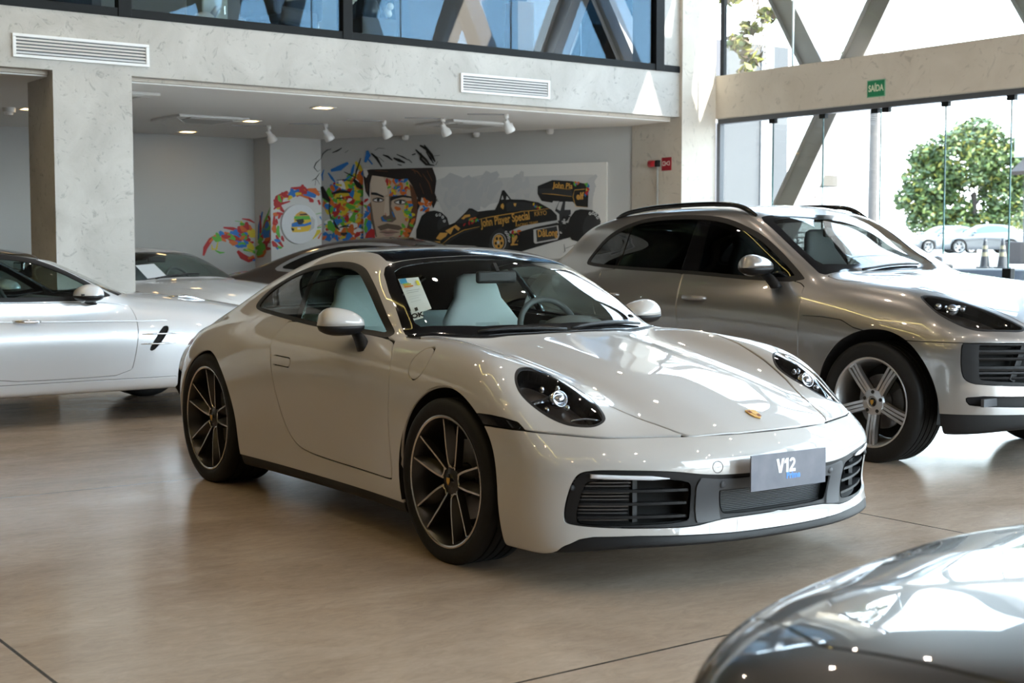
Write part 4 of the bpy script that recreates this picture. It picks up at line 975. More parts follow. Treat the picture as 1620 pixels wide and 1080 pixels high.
def build_brown():
    root=empty('sedan',(10.11,13.30,0),math.radians(-47),'dark brown saloon car parked in front of the mural','car')
    S=spec([-3.9,-3.3,-2.8,-2.0,-1.2,-.6,0,.5,.9],[.82,.90,.93,.92,.92,.92,.93,.90,.84],
      [-4.1,-3.8,-3.3,-2.9,-2.4,-1.8,-1.0,-.7,-.3,.1,.5,.8,1.0],[.95,1.0,1.03,1.03,1.02,1.0,.985,.985,.97,.94,.88,.80,.66],
      [-4.0,-3.6,-3.3,-3.0,-2.7,-2.4,-2.1,-1.8,-1.55,-1.3,-1.1,-.9,-.7,-.5,-.2,.4,1.2],[.7,.95,1.06,1.18,1.29,1.37,1.41,1.425,1.42,1.375,1.30,1.20,1.09,.985,.8,.3,-.4],
      [.92,.20,2.5,.22,.09,-3.95,.26],[(-4.0,.70),(-3.2,.78),(-2.2,.85),(-1.2,.85),(-.6,.83),(-.2,.78)],belt=.96)
    dlo=chaikin([(-.85,.965),(-1.05,1.10),(-1.25,1.22),(-1.5,1.32),(-1.8,1.352),(-2.2,1.345),(-2.5,1.29),(-2.8,1.18),(-3.0,1.07),(-3.05,1.01),(-2.0,.985)],1)
    scr=[(-.62,-.1),(-.62,0),(-.65,.3),(-.72,.6),(-.80,.735),(-.87,.735),(-1.12,.67),(-1.36,.60),(-1.32,.4),(-1.27,.2),(-1.25,0),(-1.25,-.1)]
    f=generic_car(root,S,P_BROWN,.028,2.95,dlo,scr,[(0,.38),(-2.95,.38)],glassm=TGLASS,seal=CHROME,interior=-1.8,inset=.03,R=.345,pillar=[(-2.02,.9),(-1.92,.9),(-1.92,1.5),(-2.02,1.5)])
    return root
def build_black():
    hd=math.radians(104)
    root=empty('black_saloon',(2.24,.93,0),hd,'glossy black car whose hood fills the bottom right corner','car')
    S=spec([-3.9,-3.3,-2.8,-2.0,-1.2,-.6,0,.5,.9],[.82,.90,.93,.92,.92,.92,.93,.90,.84],
      [-4.1,-3.8,-3.3,-2.9,-2.4,-1.8,-1.0,-.7,-.3,.1,.5,.8,1.0],[.76,.84,.88,.89,.89,.88,.865,.86,.845,.815,.77,.70,.60],
      [-4.0,-3.6,-3.3,-3.0,-2.7,-2.4,-2.1,-1.8,-1.55,-1.3,-1.1,-.9,-.7,-.5,-.2,.4,1.2],[.6,.85,.95,1.06,1.17,1.25,1.29,1.305,1.30,1.255,1.18,1.09,.98,.88,.7,.25,-.4],
      [.92,.20,2.5,.22,.09,-3.75,.26],[(-4.0,.70),(-3.2,.78),(-2.2,.83),(-1.2,.84),(-.6,.82),(-.2,.78)],belt=.88,k=(.055,.08,.14,.05))
    dlo=chaikin([(-.85,.885),(-1.05,1.0),(-1.25,1.10),(-1.5,1.19),(-1.8,1.225),(-2.2,1.215),(-2.5,1.16),(-2.8,1.05),(-2.95,.95),(-2.0,.90)],1)
    scr=[(-.62,-.1),(-.62,0),(-.65,.3),(-.72,.6),(-.80,.735),(-.87,.735),(-1.12,.67),(-1.36,.60),(-1.32,.4),(-1.27,.2),(-1.25,0),(-1.25,-.1)]
    hood=[(-.58,-.1),(-.58,0),(-.62,.4),(-.68,.62),(-.45,.73),(.2,.71),(.55,.62),(.78,.42),(.83,0),(.83,-.1)]
    f=generic_car(root,S,P_BLACK,.022,2.8,dlo,scr,[(0,.375),(-2.8,.375)],hood=hood,interior=-1.75)
    return root
suv=build_suv();roadster=build_roadster();white=build_white();brown=build_brown();black=build_black()
MURAL=[
('O','o',[201,1911,151,1870,161,1815,193,1811,219,1850,230,1898]),
('O','y',[576,1944,613,1878,696,1873,711,1906,667,1943,608,1968]),
('O','y',[366,1806,326,1775,327,1735,349,1731,371,1758,384,1796]),
('O','b',[163,1494,120,1484,102,1452,116,1441,148,1455,174,1480]),
('O','r',[594,1572,503,1591,432,1539,450,1508,524,1518,594,1539]),
('O','w',[620,1546,649,1517,696,1516,702,1533,668,1552,631,1560]),
('O','r',[422,2134,414,2072,469,2025,498,2038,483,2092,454,2138]),
('O','r',[96,2042,187,1994,288,2024,285,2068,199,2093,109,2085]),
('O','w',[231,1599,123,1610,40,1552,60,1520,150,1536,236,1565]),
('O','g',[539,1827,588,1794,647,1808,646,1825,598,1833,549,1843]),
('O','o',[542,2006,554,1963,597,1943,608,1955,584,1982,558,2012]),
('O','r',[613,2075,518,2108,428,2068,438,2034,523,2030,608,2040]),
('O','g',[262,1792,306,1764,357,1780,354,1798,313,1804,271,1808]),
('O','r',[177,1591,106,1598,61,1550,81,1527,136,1539,183,1563]),
('O','b',[18,1496,39,1406,139,1379,173,1417,134,1475,68,1518]),
('O','r',[296,2163,299,2108,350,2079,369,2094,349,2130,320,2169]),
('O','g',[298,1854,256,1829,259,1784,284,1779,307,1809,318,1841]),
('O','w',[189,1696,268,1668,353,1685,353,1711,274,1726,194,1722]),
('O','o',[291,1826,247,1792,254,1737,280,1734,301,1777,312,1815]),
('O','r',[247,1848,237,1790,290,1758,319,1775,312,1815,282,1853]),
('O','g',[521,2298,461,2263,456,2197,483,2191,517,2238,542,2282]),
('O','b',[297,1738,301,1699,342,1676,358,1688,341,1719,316,1744]),
('O','g',[630,2251,580,2216,577,2167,601,2160,630,2193,650,2239]),
('O','g',[677,2145,607,2076,634,1998,687,1995,722,2051,726,2127]),
('O','b',[407,1617,449,1577,514,1577,522,1601,475,1627,423,1638]),
('O','b',[392,2091,461,2059,536,2075,534,2097,468,2108,400,2112]),
('O','b',[630,1616,608,1519,669,1453,703,1466,689,1533,667,1616]),
('O','b',[425,1688,334,1720,253,1673,269,1631,347,1624,421,1645]),
('O','y',[569,1470,582,1433,631,1418,648,1437,625,1470,590,1484]),
('O','o',[560,1507,633,1469,710,1501,702,1532,637,1539,571,1537]),
('O','r',[697,2266,651,2281,608,2261,614,2245,655,2243,695,2249]),
('O','o',[75,1890,129,1808,235,1809,250,1852,191,1893,114,1921]),
('O','y',[578,2345,596,2298,648,2276,660,2289,629,2322,595,2353]),
('O','r',[312,1658,215,1642,169,1558,198,1541,265,1592,326,1631]),
('O','g',[681,1597,663,1563,680,1526,696,1529,698,1563,697,1594]),
('O','y',[252,2033,271,1978,328,1961,340,1977,308,2006,272,2041]),
('O','g',[347,1695,398,1661,464,1669,468,1694,415,1715,358,1718]),
('O','r',[393,1853,466,1806,550,1833,545,1863,478,1873,408,1881]),
('O','b',[396,1756,335,1728,321,1669,346,1660,384,1698,414,1740]),
('O','r',[132,1847,166,1772,267,1749,298,1787,247,1850,174,1877]),
('O','o',[204,1563,227,1479,326,1452,359,1489,318,1549,252,1587]),
('O','g',[483,1616,476,1555,535,1506,567,1522,552,1581,519,1623]),
('O','r',[65,1826,91,1795,134,1797,138,1813,110,1827,78,1838]),
('O','o',[461,1782,396,1775,358,1728,374,1715,423,1740,469,1764]),
('O','o',[51,1965,74,1896,152,1857,173,1876,128,1931,78,1977]),
('O','y',[470,1897,536,1841,626,1849,628,1875,559,1896,488,1918]),
('O','b',[174,1879,208,1805,304,1774,330,1803,277,1864,210,1901]),
('O','y',[509,1525,468,1485,476,1441,501,1438,522,1470,532,1515]),
('O','o',[42,1978,21,1881,95,1815,138,1833,125,1904,90,1980]),
('O','y',[451,1904,349,1868,340,1767,396,1749,459,1806,490,1867]),
('O','o',[511,1559,493,1494,535,1444,561,1453,554,1503,539,1559]),
('O','y',[609,2255,534,2273,474,2234,488,2199,553,2193,613,2219]),
('O','b',[284,1743,209,1746,167,1697,191,1670,248,1681,294,1712]),
('O','b',[162,2151,209,2076,306,2060,323,2091,262,2136,192,2173]),
('O','g',[529,2313,483,2225,541,2144,592,2155,600,2229,581,2306]),
('O','y',[681,1761,641,1781,602,1760,608,1742,642,1740,675,1743]),
('O','w',[715,2357,614,2363,539,2309,557,2282,640,2299,721,2328]),
('O','r',[637,1676,596,1647,603,1604,630,1600,653,1627,661,1663]),
('O','o',[181,1599,169,1545,207,1506,228,1514,219,1555,203,1599]),
('O','g',[198,1540,187,1504,209,1475,223,1479,219,1507,212,1539]),
('O','g',[199,1985,232,1927,307,1913,321,1937,277,1973,224,2002]),
('O','o',[257,1765,208,1766,175,1740,185,1723,226,1727,263,1746]),
('O','w',[482,1777,459,1721,500,1676,531,1685,532,1729,515,1775]),
('O','y',[662,2140,573,2165,494,2125,506,2090,585,2085,660,2103]),
('O','o',[453,1911,460,1870,502,1855,516,1869,499,1895,473,1918]),
('O','o',[586,2251,518,2269,467,2228,484,2199,539,2200,588,2219]),
('O','w',[142,2131,80,2075,90,1999,125,1996,154,2054,173,2117]),
('O','y',[275,1638,338,1587,429,1592,438,1627,370,1662,295,1670]),
('O','r',[505,2067,498,2013,543,1981,565,1994,554,2029,531,2070]),
('O','g',[275,1750,197,1751,146,1707,163,1681,227,1688,285,1721]),
('O','o',[464,2041,532,1980,633,1986,644,2027,571,2067,488,2078]),
('O','w',[430,1547,384,1528,377,1487,400,1478,429,1501,447,1532]),
('O','b',[508,1676,558,1620,641,1619,652,1650,596,1684,531,1701]),
('O','y',[663,2051,599,2054,564,2008,586,1985,635,1996,673,2023]),
('O','w',[306,1913,239,1864,244,1800,285,1791,324,1831,342,1894]),
('O','o',[599,1748,619,1714,663,1711,672,1728,647,1748,615,1761]),
('O','y',[460,1961,437,1904,476,1844,505,1851,502,1910,490,1959]),
('O','w',[478,1500,550,1432,661,1443,673,1492,597,1536,507,1544]),
('O','b',[44,1619,114,1578,198,1597,198,1630,129,1650,57,1650]),
('O','r',[289,2111,227,2091,218,2029,250,2018,289,2053,311,2088]),
('O','b',[650,1425,693,1399,745,1408,747,1429,704,1445,658,1445]),
('O','w',[135,1975,83,1912,114,1837,155,1840,174,1902,174,1963]),
('O','g',[436,1948,497,1917,565,1933,565,1960,506,1976,444,1974]),
('O','g',[353,2052,245,2040,188,1958,218,1936,296,1979,367,2021]),
('O','o',[299,2198,329,2158,386,2153,396,2174,360,2201,317,2215]),
('O','y',[64,1819,101,1760,176,1756,186,1782,141,1810,88,1837]),
('O','r',[286,1736,276,1699,310,1671,332,1681,329,1712,311,1738]),
('O','o',[574,2157,608,2109,674,2097,686,2118,644,2151,594,2173]),
('O','b',[498,2178,464,2095,516,2032,558,2043,560,2102,542,2174]),
('O','o',[199,1429,251,1397,313,1412,313,1437,263,1453,210,1453]),
('O','g',[523,1535,471,1556,422,1529,431,1504,476,1499,519,1510]),
('O','o',[674,2378,625,2339,637,2290,671,2285,699,2316,705,2364]),
('O','y',[158,2042,116,1989,136,1928,165,1928,179,1980,185,2034]),
('O','g',[523,1754,457,1680,491,1604,544,1605,574,1662,573,1739]),
('O','y',[274,2005,273,1920,352,1879,387,1905,365,1959,319,2014]),
('O','r',[423,1751,390,1701,427,1646,463,1652,472,1703,459,1745]),
('O','r',[535,2118,446,2117,407,2044,442,2019,504,2047,549,2081]),
('O','o',[280,1577,288,1503,363,1455,390,1474,356,1535,313,1587]),
('O','w',[521,1540,531,1487,585,1458,602,1473,576,1513,543,1548]),
('O','o',[399,1468,468,1389,576,1395,582,1430,508,1458,427,1493]),
('O','r',[655,2211,640,2142,691,2093,720,2105,710,2156,688,2212]),
('O','o',[638,1688,580,1652,586,1583,621,1578,652,1627,666,1670]),
('O','y',[537,2315,571,2238,668,2197,694,2224,637,2290,570,2334]),
('O','g',[637,1841,556,1816,525,1754,553,1735,611,1765,659,1816]),
('O','y',[532,1652,474,1666,423,1637,432,1619,482,1623,531,1632]),
('O','g',[313,1930,383,1877,476,1894,480,1934,410,1964,333,1967]),
('O','y',[696,1759,631,1750,601,1696,621,1683,666,1713,705,1739]),
('O','b',[243,1476,228,1428,268,1380,292,1388,286,1438,270,1476]),
('O','g',[585,2198,527,2203,491,2167,507,2144,553,2148,592,2172]),
('O','g',[482,2021,373,2034,297,1975,321,1928,413,1927,494,1971]),
('O','r',[621,1918,691,1875,770,1902,764,1927,699,1932,633,1941]),
('O','b',[153,1875,227,1829,311,1856,307,1889,239,1901,168,1906]),
('O','g',[149,1670,137,1626,165,1594,182,1600,177,1631,167,1670]),
('O','w',[216,1672,132,1693,54,1664,60,1632,138,1622,215,1640]),
('O','g',[132,2138,86,2084,119,2024,162,2028,181,2076,173,2127]),
('O','y',[341,2093,251,2057,215,1990,242,1973,303,2013,361,2071]),
('O','b',[50,1886,91,1832,174,1825,193,1860,143,1905,78,1917]),
('O','g',[513,2100,513,2009,594,1949,627,1969,596,2039,553,2107]),
('O','r',[212,2207,197,2132,255,2064,285,2075,268,2146,244,2208]),
('O','o',[82,1466,28,1454,10,1411,32,1398,69,1417,96,1447]),
('O','r',[548,2032,556,1961,628,1908,656,1926,623,1991,581,2041]),
('O','r',[655,1568,593,1529,589,1472,620,1462,658,1497,681,1551]),
('O','y',[230,1777,277,1750,336,1754,339,1772,289,1789,237,1794]),
('O','y',[513,1975,533,1930,587,1909,601,1923,568,1958,531,1985]),
('O','r',[298,1914,226,1912,184,1868,203,1845,260,1856,309,1888]),
('O','o',[430,1951,376,1926,363,1880,387,1869,422,1895,449,1935]),
('O','g',[331,1732,305,1655,359,1583,394,1594,387,1666,368,1730]),
('O','g',[244,1619,262,1562,321,1545,335,1563,306,1594,268,1628]),
('O','o',[263,2126,279,2081,328,2070,339,2087,315,2110,283,2135]),
('O','o',[593,1680,654,1619,746,1629,752,1666,689,1695,617,1710]),
('O','b',[188,1484,201,1448,243,1432,254,1444,232,1470,204,1492]),
('O','o',[349,2220,389,2169,465,2160,480,2189,432,2229,373,2244]),
('O','w',[333,2022,330,1991,358,1963,371,1969,362,2000,349,2024]),
('O','y',[63,1592,150,1535,252,1566,247,1599,165,1608,80,1622]),
('O','o',[514,1954,559,1936,607,1946,607,1962,562,1972,517,1970]),
('O','g',[21,2037,101,1976,208,1996,216,2047,135,2088,44,2085]),
('O','g',[753,2149,690,2167,636,2136,646,2113,700,2113,751,2125]),
('O','y',[496,1940,466,1859,527,1788,571,1801,568,1873,543,1938]),
('O','o',[249,1898,297,1823,396,1807,413,1838,351,1883,280,1921]),
('O','r',[654,1500,586,1505,550,1453,575,1431,624,1446,662,1471]),
('O','y',[262,1537,307,1510,355,1533,348,1556,310,1563,271,1560]),
('O','g',[410,1879,481,1824,575,1835,578,1868,506,1893,429,1907]),
('O','r',[436,2218,391,2169,409,2110,439,2110,458,2156,464,2208]),
('O','b',[513,1501,401,1504,336,1434,369,1389,458,1399,531,1452]),
('O','y',[491,2240,377,2215,353,2113,409,2086,484,2134,527,2196]),
('O','y',[400,1955,322,1954,271,1912,288,1885,352,1892,411,1926]),
('O','b',[706,2365,670,2317,686,2262,710,2263,722,2308,729,2358]),
('O','y',[550,2072,544,1984,629,1919,671,1941,645,2020,598,2081]),
('O','g',[276,1868,274,1834,305,1810,320,1818,310,1847,294,1871]),
('O','g',[401,1560,452,1513,531,1505,540,1528,480,1560,417,1580]),
('O','g',[126,1956,174,1928,227,1947,223,1968,180,1975,134,1976]),
('O','w',[612,1626,512,1645,436,1586,458,1550,540,1559,615,1586]),
('O','y',[326,1504,362,1471,418,1468,424,1485,382,1507,338,1519]),
('O','r',[547,1797,587,1777,630,1790,629,1807,591,1816,553,1814]),
('O','r',[655,1935,677,1894,728,1887,738,1906,710,1930,673,1948]),
('O','o',[523,1965,480,1977,439,1961,442,1948,482,1946,522,1951]),
('O','y',[670,1697,604,1699,566,1653,585,1633,635,1648,676,1671]),
('O','o',[433,1570,441,1522,486,1497,500,1508,477,1541,451,1575]),
('O','o',[321,1549,350,1485,424,1468,438,1490,396,1525,346,1563]),
('O','w',[286,1598,299,1521,379,1500,405,1531,378,1573,328,1614]),
('O','g',[190,1883,143,1842,156,1787,188,1785,211,1825,218,1870]),
('O','b',[349,1696,243,1694,177,1629,203,1596,288,1615,363,1659]),
('O','o',[496,1625,453,1553,498,1493,543,1502,555,1555,541,1618]),
('O','o',[615,2319,595,2235,674,2167,722,2187,710,2265,668,2324]),
('O','b',[292,2213,203,2166,190,2084,231,2069,286,2120,325,2188]),
('O','b',[153,2177,158,2108,230,2057,260,2075,230,2140,188,2187]),
('O','w',[305,2233,297,2152,378,2095,421,2118,401,2189,355,2242]),
('O','r',[319,1924,259,1878,259,1809,287,1804,318,1856,343,1910]),
('O','y',[361,1948,382,1916,426,1913,433,1930,407,1949,375,1961]),
('O','g',[110,1666,107,1558,206,1511,248,1545,223,1607,167,1678]),
('O','g',[19,1996,82,1929,187,1925,201,1963,129,2007,47,2028]),
('O','g',[668,1949,591,1949,539,1901,555,1883,616,1904,674,1927]),
('O','r',[301,1831,227,1792,210,1730,240,1716,288,1753,326,1811]),
('O','w',[702,1548,632,1570,563,1545,568,1519,634,1511,700,1522]),
('O','b',[531,2095,482,2049,501,1984,537,1983,558,2034,563,2082]),
('O','b',[326,2087,373,2017,470,2012,489,2051,433,2098,361,2119]),
('O','o',[419,2095,351,2039,363,1964,405,1958,440,2012,456,2077]),
('O','o',[378,1578,326,1503,367,1421,413,1427,429,1499,423,1568]),
('O','g',[451,2169,476,2128,533,2113,546,2131,511,2165,469,2184]),
('O','b',[207,1505,170,1469,184,1424,211,1423,229,1458,232,1496]),
('O','o',[162,2167,161,2114,218,2078,246,2095,229,2143,195,2175]),
('O','o',[121,2006,136,1911,224,1861,251,1883,208,1945,157,2015]),
('O','y',[404,1451,353,1458,316,1428,327,1411,368,1417,406,1432]),
('O','r',[419,2004,444,1919,542,1894,573,1931,532,1988,466,2028]),
('O','w',[494,2272,536,2199,627,2184,643,2214,589,2255,524,2293]),
('O','o',[485,1512,517,1468,574,1470,579,1491,544,1508,502,1526]),
('O','o',[560,2282,495,2244,487,2180,517,2171,555,2214,583,2264]),
('O','g',[512,2345,441,2297,447,2221,488,2213,527,2265,547,2325]),
('O','w',[520,1980,464,1982,435,1939,454,1923,495,1939,527,1959]),
('O','y',[287,2074,369,2007,476,2018,479,2048,394,2071,307,2099]),
('O','b',[179,2357,343,2371,476,2461,455,2491,305,2442,168,2390]),
('O','b',[120,2340,171,2259,234,2205,251,2215,209,2280,137,2350]),
('O','b',[52,2393,10,2319,28,2236,41,2237,39,2316,64,2389]),
('O','b',[550,2454,509,2370,505,2294,528,2289,560,2359,573,2449]),
('O','b',[403,2211,509,2282,489,2302,383,2231]),
('O','b',[762,2631,756,2583,727,2482,761,2469,837,2568,798,2638]),
('O','b',[787,2512,855,2437,874,2449,805,2524]),
('O','y',[573,2480,608,2402,677,2352,705,2369,671,2438,602,2495]),
('O','y',[248,2164,354,2147,360,2179,255,2196]),
('O','k',[192,2037,323,2058,495,2054,498,2076,319,2108,183,2059]),
('O','k',[-4,2149,24,2000,133,1932,169,1958,119,2041,42,2161]),
('O','k',[145,1946,128,1812,156,1710,235,1681,240,1690,177,1721,153,1813,157,1945]),
('O','k',[202,1675,236,1579,309,1538,322,1550,272,1599,219,1681]),
('O','k',[309,1568,406,1582,492,1582,493,1593,403,1609,305,1580]),
('O','k',[328,1481,388,1451,445,1489,432,1510,383,1504,337,1504]),
('O','k',[267,1979,390,1977,391,1995,267,1997]),
('O','k',[536,2237,604,2134,675,2101,703,2124,670,2181,566,2257]),
('O','k',[392,2350,512,2291,601,2257,605,2264,521,2307,396,2357]),
('O','k',[270,2235,392,2236,550,2214,551,2221,394,2250,269,2242]),
('O','k',[669,2538,591,2366,562,2218,574,2216,618,2359,681,2534]),
('O','k',[842,2590,916,2517,1010,2399,1027,2407,952,2539,855,2602]),
('O','k',[966,2540,1051,2472,1055,2476,970,2544]),
('O','k',[1034,2563,1105,2532,1185,2487,1194,2497,1122,2557,1039,2575]),
('O','k',[1202,2512,1281,2470,1387,2442,1396,2459,1300,2509,1211,2529]),
('O','k',[1255,2565,1353,2522,1439,2481,1445,2489,1364,2539,1260,2573]),
('O','k',[1272,2426,1339,2410,1343,2422,1275,2439]),
('O','k',[1438,2496,1496,2444,1505,2451,1446,2503]),
('O','k',[1503,2548,1562,2560,1557,2574,1499,2562]),
('O','k',[1553,2619,1628,2539,1710,2466,1783,2400,1797,2409,1739,2488,1656,2562,1566,2630]),
('O','k',[1621,2671,1710,2617,1787,2534,1855,2448,1874,2456,1828,2557,1741,2649,1631,2688]),
('O','k',[1634,2579,1625,2488,1717,2406,1855,2396,1857,2409,1732,2434,1659,2500,1651,2579]),
('O','k',[1687,2679,1769,2599,1781,2608,1699,2689]),
('O','k',[1720,2588,1778,2497,1834,2428,1846,2434,1803,2510,1731,2594]),
('O','k',[1840,2528,1939,2532,1938,2537,1840,2533]),
('O','k',[1876,2401,1909,2456,1902,2459,1869,2404]),
('O','k',[9,2539,48,2609,118,2657,186,2672,185,2678,111,2668,36,2617,3,2541]),
('O','k',[205,2619,297,2640,365,2680,359,2688,286,2659,200,2627]),
('O','k',[416,2615,477,2649,474,2653,413,2618]),
('O','k',[901,2629,970,2661,1071,2652,1072,2656,968,2668,899,2632]),
('P','k',[9496,2542,9424,2490,9389,2417,9452,2359,9458,2363,9405,2420,9438,2482,9501,2538]),
('P','k',[9456,2359,9499,2390,9495,2394,9453,2363]),
('P','k',[9485,2349,9424,2276,9360,2235,9364,2230,9434,2267,9491,2346]),
('P','k',[9426,2272,9408,2168,9414,2167,9432,2271]),
('P','k',[9426,2270,9484,2183,9489,2186,9431,2273]),
('P','k',[9376,2104,9493,2078,9495,2084,9378,2111]),
('O','c1',[721,2360,847,2342,839,1417,713,1417]),
('O','b',[821,1578,756,1536,764,1466,805,1458,842,1505,856,1558]),
('O','g',[721,1872,770,1837,835,1841,838,1860,786,1880,732,1890]),
('O','b',[814,1895,806,1850,841,1816,859,1824,850,1860,834,1896]),
('O','o',[829,1909,775,1858,783,1794,813,1790,839,1840,856,1897]),
('O','g',[752,1687,797,1631,876,1620,887,1642,831,1677,771,1704]),
('O','b',[880,1771,829,1797,778,1772,785,1752,829,1749,873,1751]),
('O','r',[806,1974,754,1965,728,1929,744,1915,783,1930,816,1957]),
('O','o',[743,1779,701,1757,688,1720,703,1713,731,1737,755,1769]),
('O','b',[791,1864,803,1809,863,1778,883,1795,854,1839,816,1874]),
('O','b',[750,1789,803,1742,878,1747,881,1769,824,1788,764,1807]),
('O','o',[829,1779,784,1716,824,1653,870,1660,887,1713,874,1770]),
('O','g',[751,1610,715,1557,752,1501,791,1507,803,1557,790,1604]),
('O','g',[752,1674,738,1611,796,1568,831,1585,824,1636,792,1679]),
('O','b',[820,1786,747,1770,713,1716,737,1698,790,1723,836,1763]),
('O','b',[806,1677,770,1611,817,1541,858,1550,864,1616,848,1672]),
('O','b',[811,1519,805,1477,839,1444,855,1451,844,1488,829,1521]),
('O','skin',[843,2291,1035,2301,1449,2270,1573,2081,1622,1852,1571,1623,1419,1372,960,1395,879,1629,847,1920]),
('O','brown',[1474,2169,1573,2081,1622,1852,1571,1623,1436,1379,1368,1379,1454,1624,1522,1853]),
('O','g',[1184,2135,1144,2138,1115,2114,1124,2101,1157,2108,1187,2121]),
('O','y',[1425,2188,1418,2128,1463,2092,1484,2104,1472,2143,1450,2190]),
('O','o',[1176,2211,1147,2188,1153,2156,1171,2153,1186,2175,1192,2203]),
('O','o',[1257,2162,1226,2126,1239,2084,1261,2084,1274,2117,1277,2155]),
('O','o',[1310,2084,1341,2021,1416,2018,1429,2050,1393,2082,1340,2105]),
('O','b',[1177,2086,1157,2032,1202,1980,1235,1990,1233,2044,1212,2085]),
('O','r',[1358,2159,1334,2121,1353,2072,1372,2074,1376,2119,1376,2154]),
('O','b',[1210,2007,1242,1977,1285,1988,1285,2007,1255,2018,1222,2024]),
('O','b',[1447,2241,1394,2228,1374,2189,1393,2174,1431,2191,1460,2223]),
('O','b',[1285,2138,1241,2136,1218,2108,1232,2092,1266,2098,1294,2120]),
('O','b',[1065,2184,1087,2151,1129,2154,1133,2172,1110,2187,1080,2197]),
('O','b',[1287,2201,1327,2171,1375,2186,1373,2205,1336,2214,1297,2219]),
('O','o',[1420,2124,1443,2089,1489,2078,1497,2091,1466,2115,1432,2133]),
('O','o',[1191,2106,1210,2067,1260,2045,1271,2058,1240,2091,1205,2115]),
('O','y',[1124,2177,1126,2146,1158,2131,1172,2142,1162,2165,1142,2182]),
('O','r',[1350,2260,1306,2238,1297,2202,1316,2192,1345,2212,1366,2246]),
('O','r',[1110,2246,1086,2195,1117,2143,1141,2148,1142,2197,1135,2242]),
('O','g',[1313,2163,1257,2141,1241,2096,1263,2083,1301,2106,1330,2145]),
('O','r',[1325,2161,1281,2145,1268,2102,1284,2095,1312,2123,1336,2148]),
('O','g',[1440,2194,1419,2169,1432,2143,1450,2144,1459,2164,1457,2189]),
('O','o',[1222,2254,1198,2199,1240,2156,1274,2166,1278,2207,1259,2252]),
('O','o',[1337,2028,1378,1992,1433,2005,1432,2028,1393,2040,1350,2048]),
('O','o',[1142,2229,1143,2198,1173,2183,1185,2193,1176,2213,1158,2233]),
('O','o',[1429,2096,1372,2084,1353,2038,1377,2022,1418,2040,1446,2073]),
('O','g',[1415,2100,1387,2093,1376,2068,1387,2062,1407,2074,1422,2090]),
('O','b',[1332,2099,1301,2085,1290,2060,1300,2054,1321,2070,1339,2091]),
('O','r',[1455,2128,1411,2124,1389,2090,1403,2079,1434,2096,1461,2113]),
('O','y',[1180,2087,1189,2037,1248,2008,1272,2027,1248,2073,1209,2100]),
('O','o',[1319,2188,1300,2131,1347,2079,1379,2090,1376,2144,1354,2188]),
('O','b',[1269,2264,1237,2219,1259,2175,1287,2177,1299,2213,1296,2257]),
('O','b',[1339,2136,1289,2134,1259,2097,1271,2086,1308,2105,1343,2121]),
('O','b',[1361,2085,1350,2033,1398,1991,1427,2003,1419,2052,1393,2088]),
('O','o',[1204,2059,1151,2022,1154,1959,1182,1954,1210,2001,1227,2044]),
('O','o',[1327,2031,1380,2007,1433,2029,1428,2053,1380,2061,1332,2055]),
('O','y',[1490,1870,1461,1840,1472,1799,1491,1799,1503,1832,1507,1863]),
('O','b',[1438,1849,1391,1822,1395,1767,1422,1762,1449,1799,1460,1833]),
('O','y',[1386,1782,1387,1732,1435,1699,1456,1713,1439,1754,1411,1788]),
('O','o',[1508,1933,1441,1931,1406,1887,1427,1860,1480,1868,1522,1903]),
('O','o',[1232,1837,1277,1796,1339,1808,1341,1834,1297,1851,1248,1859]),
('O','y',[1370,1821,1363,1792,1381,1772,1392,1776,1389,1796,1382,1821]),
('O','y',[1486,1737,1525,1716,1567,1731,1565,1753,1529,1765,1491,1758]),
('O','r',[1337,1466,1299,1449,1291,1410,1307,1404,1330,1430,1349,1455]),
('O','y',[1446,1705,1420,1680,1431,1648,1452,1648,1464,1672,1465,1697]),
('O','y',[1490,1753,1457,1736,1458,1701,1477,1696,1496,1718,1505,1741]),
('O','g',[1346,1618,1355,1570,1403,1556,1417,1574,1399,1600,1369,1627]),
('O','g',[1326,1520,1349,1480,1402,1467,1415,1485,1383,1516,1344,1534]),
('O','o',[1384,1542,1431,1497,1500,1505,1505,1534,1457,1556,1402,1566]),
('O','g',[1445,1503,1415,1497,1401,1474,1410,1467,1432,1478,1450,1493]),
('O','y',[1388,1556,1352,1565,1326,1542,1335,1528,1363,1532,1388,1541]),
('O','y',[1469,1819,1438,1800,1433,1769,1445,1765,1463,1786,1479,1811]),
('O','o',[1410,1696,1404,1668,1424,1649,1436,1654,1432,1673,1423,1697]),
('O','b',[1471,1786,1465,1737,1506,1692,1526,1700,1512,1750,1493,1788]),
('O','y',[1532,1650,1489,1638,1476,1605,1494,1592,1525,1606,1545,1633]),
('O','y',[1441,1890,1399,1866,1396,1817,1415,1813,1438,1848,1456,1879]),
('O','y',[1464,1888,1445,1829,1481,1785,1505,1793,1501,1835,1490,1887]),
('O','g',[1454,1708,1486,1686,1523,1698,1521,1715,1492,1722,1462,1723]),
('O','y',[1522,1858,1489,1845,1484,1811,1500,1806,1520,1827,1532,1847]),
('O','g',[1386,1779,1438,1737,1503,1758,1500,1787,1453,1801,1402,1805]),
('O','o',[1418,1518,1385,1479,1399,1432,1422,1432,1434,1471,1439,1510]),
('O','g',[1464,1615,1496,1578,1547,1575,1552,1590,1516,1609,1476,1627]),
('O','o',[1451,1490,1391,1515,1334,1485,1342,1467,1394,1472,1445,1471]),
('O','b',[1418,1874,1475,1839,1537,1863,1532,1885,1481,1890,1428,1895]),
('O','o',[1469,1474,1426,1483,1395,1456,1405,1439,1440,1441,1471,1454]),
('O','g',[1391,1931,1401,1882,1455,1847,1473,1859,1445,1906,1413,1939]),
('O','o',[1465,1692,1437,1697,1413,1682,1417,1675,1442,1678,1465,1683]),
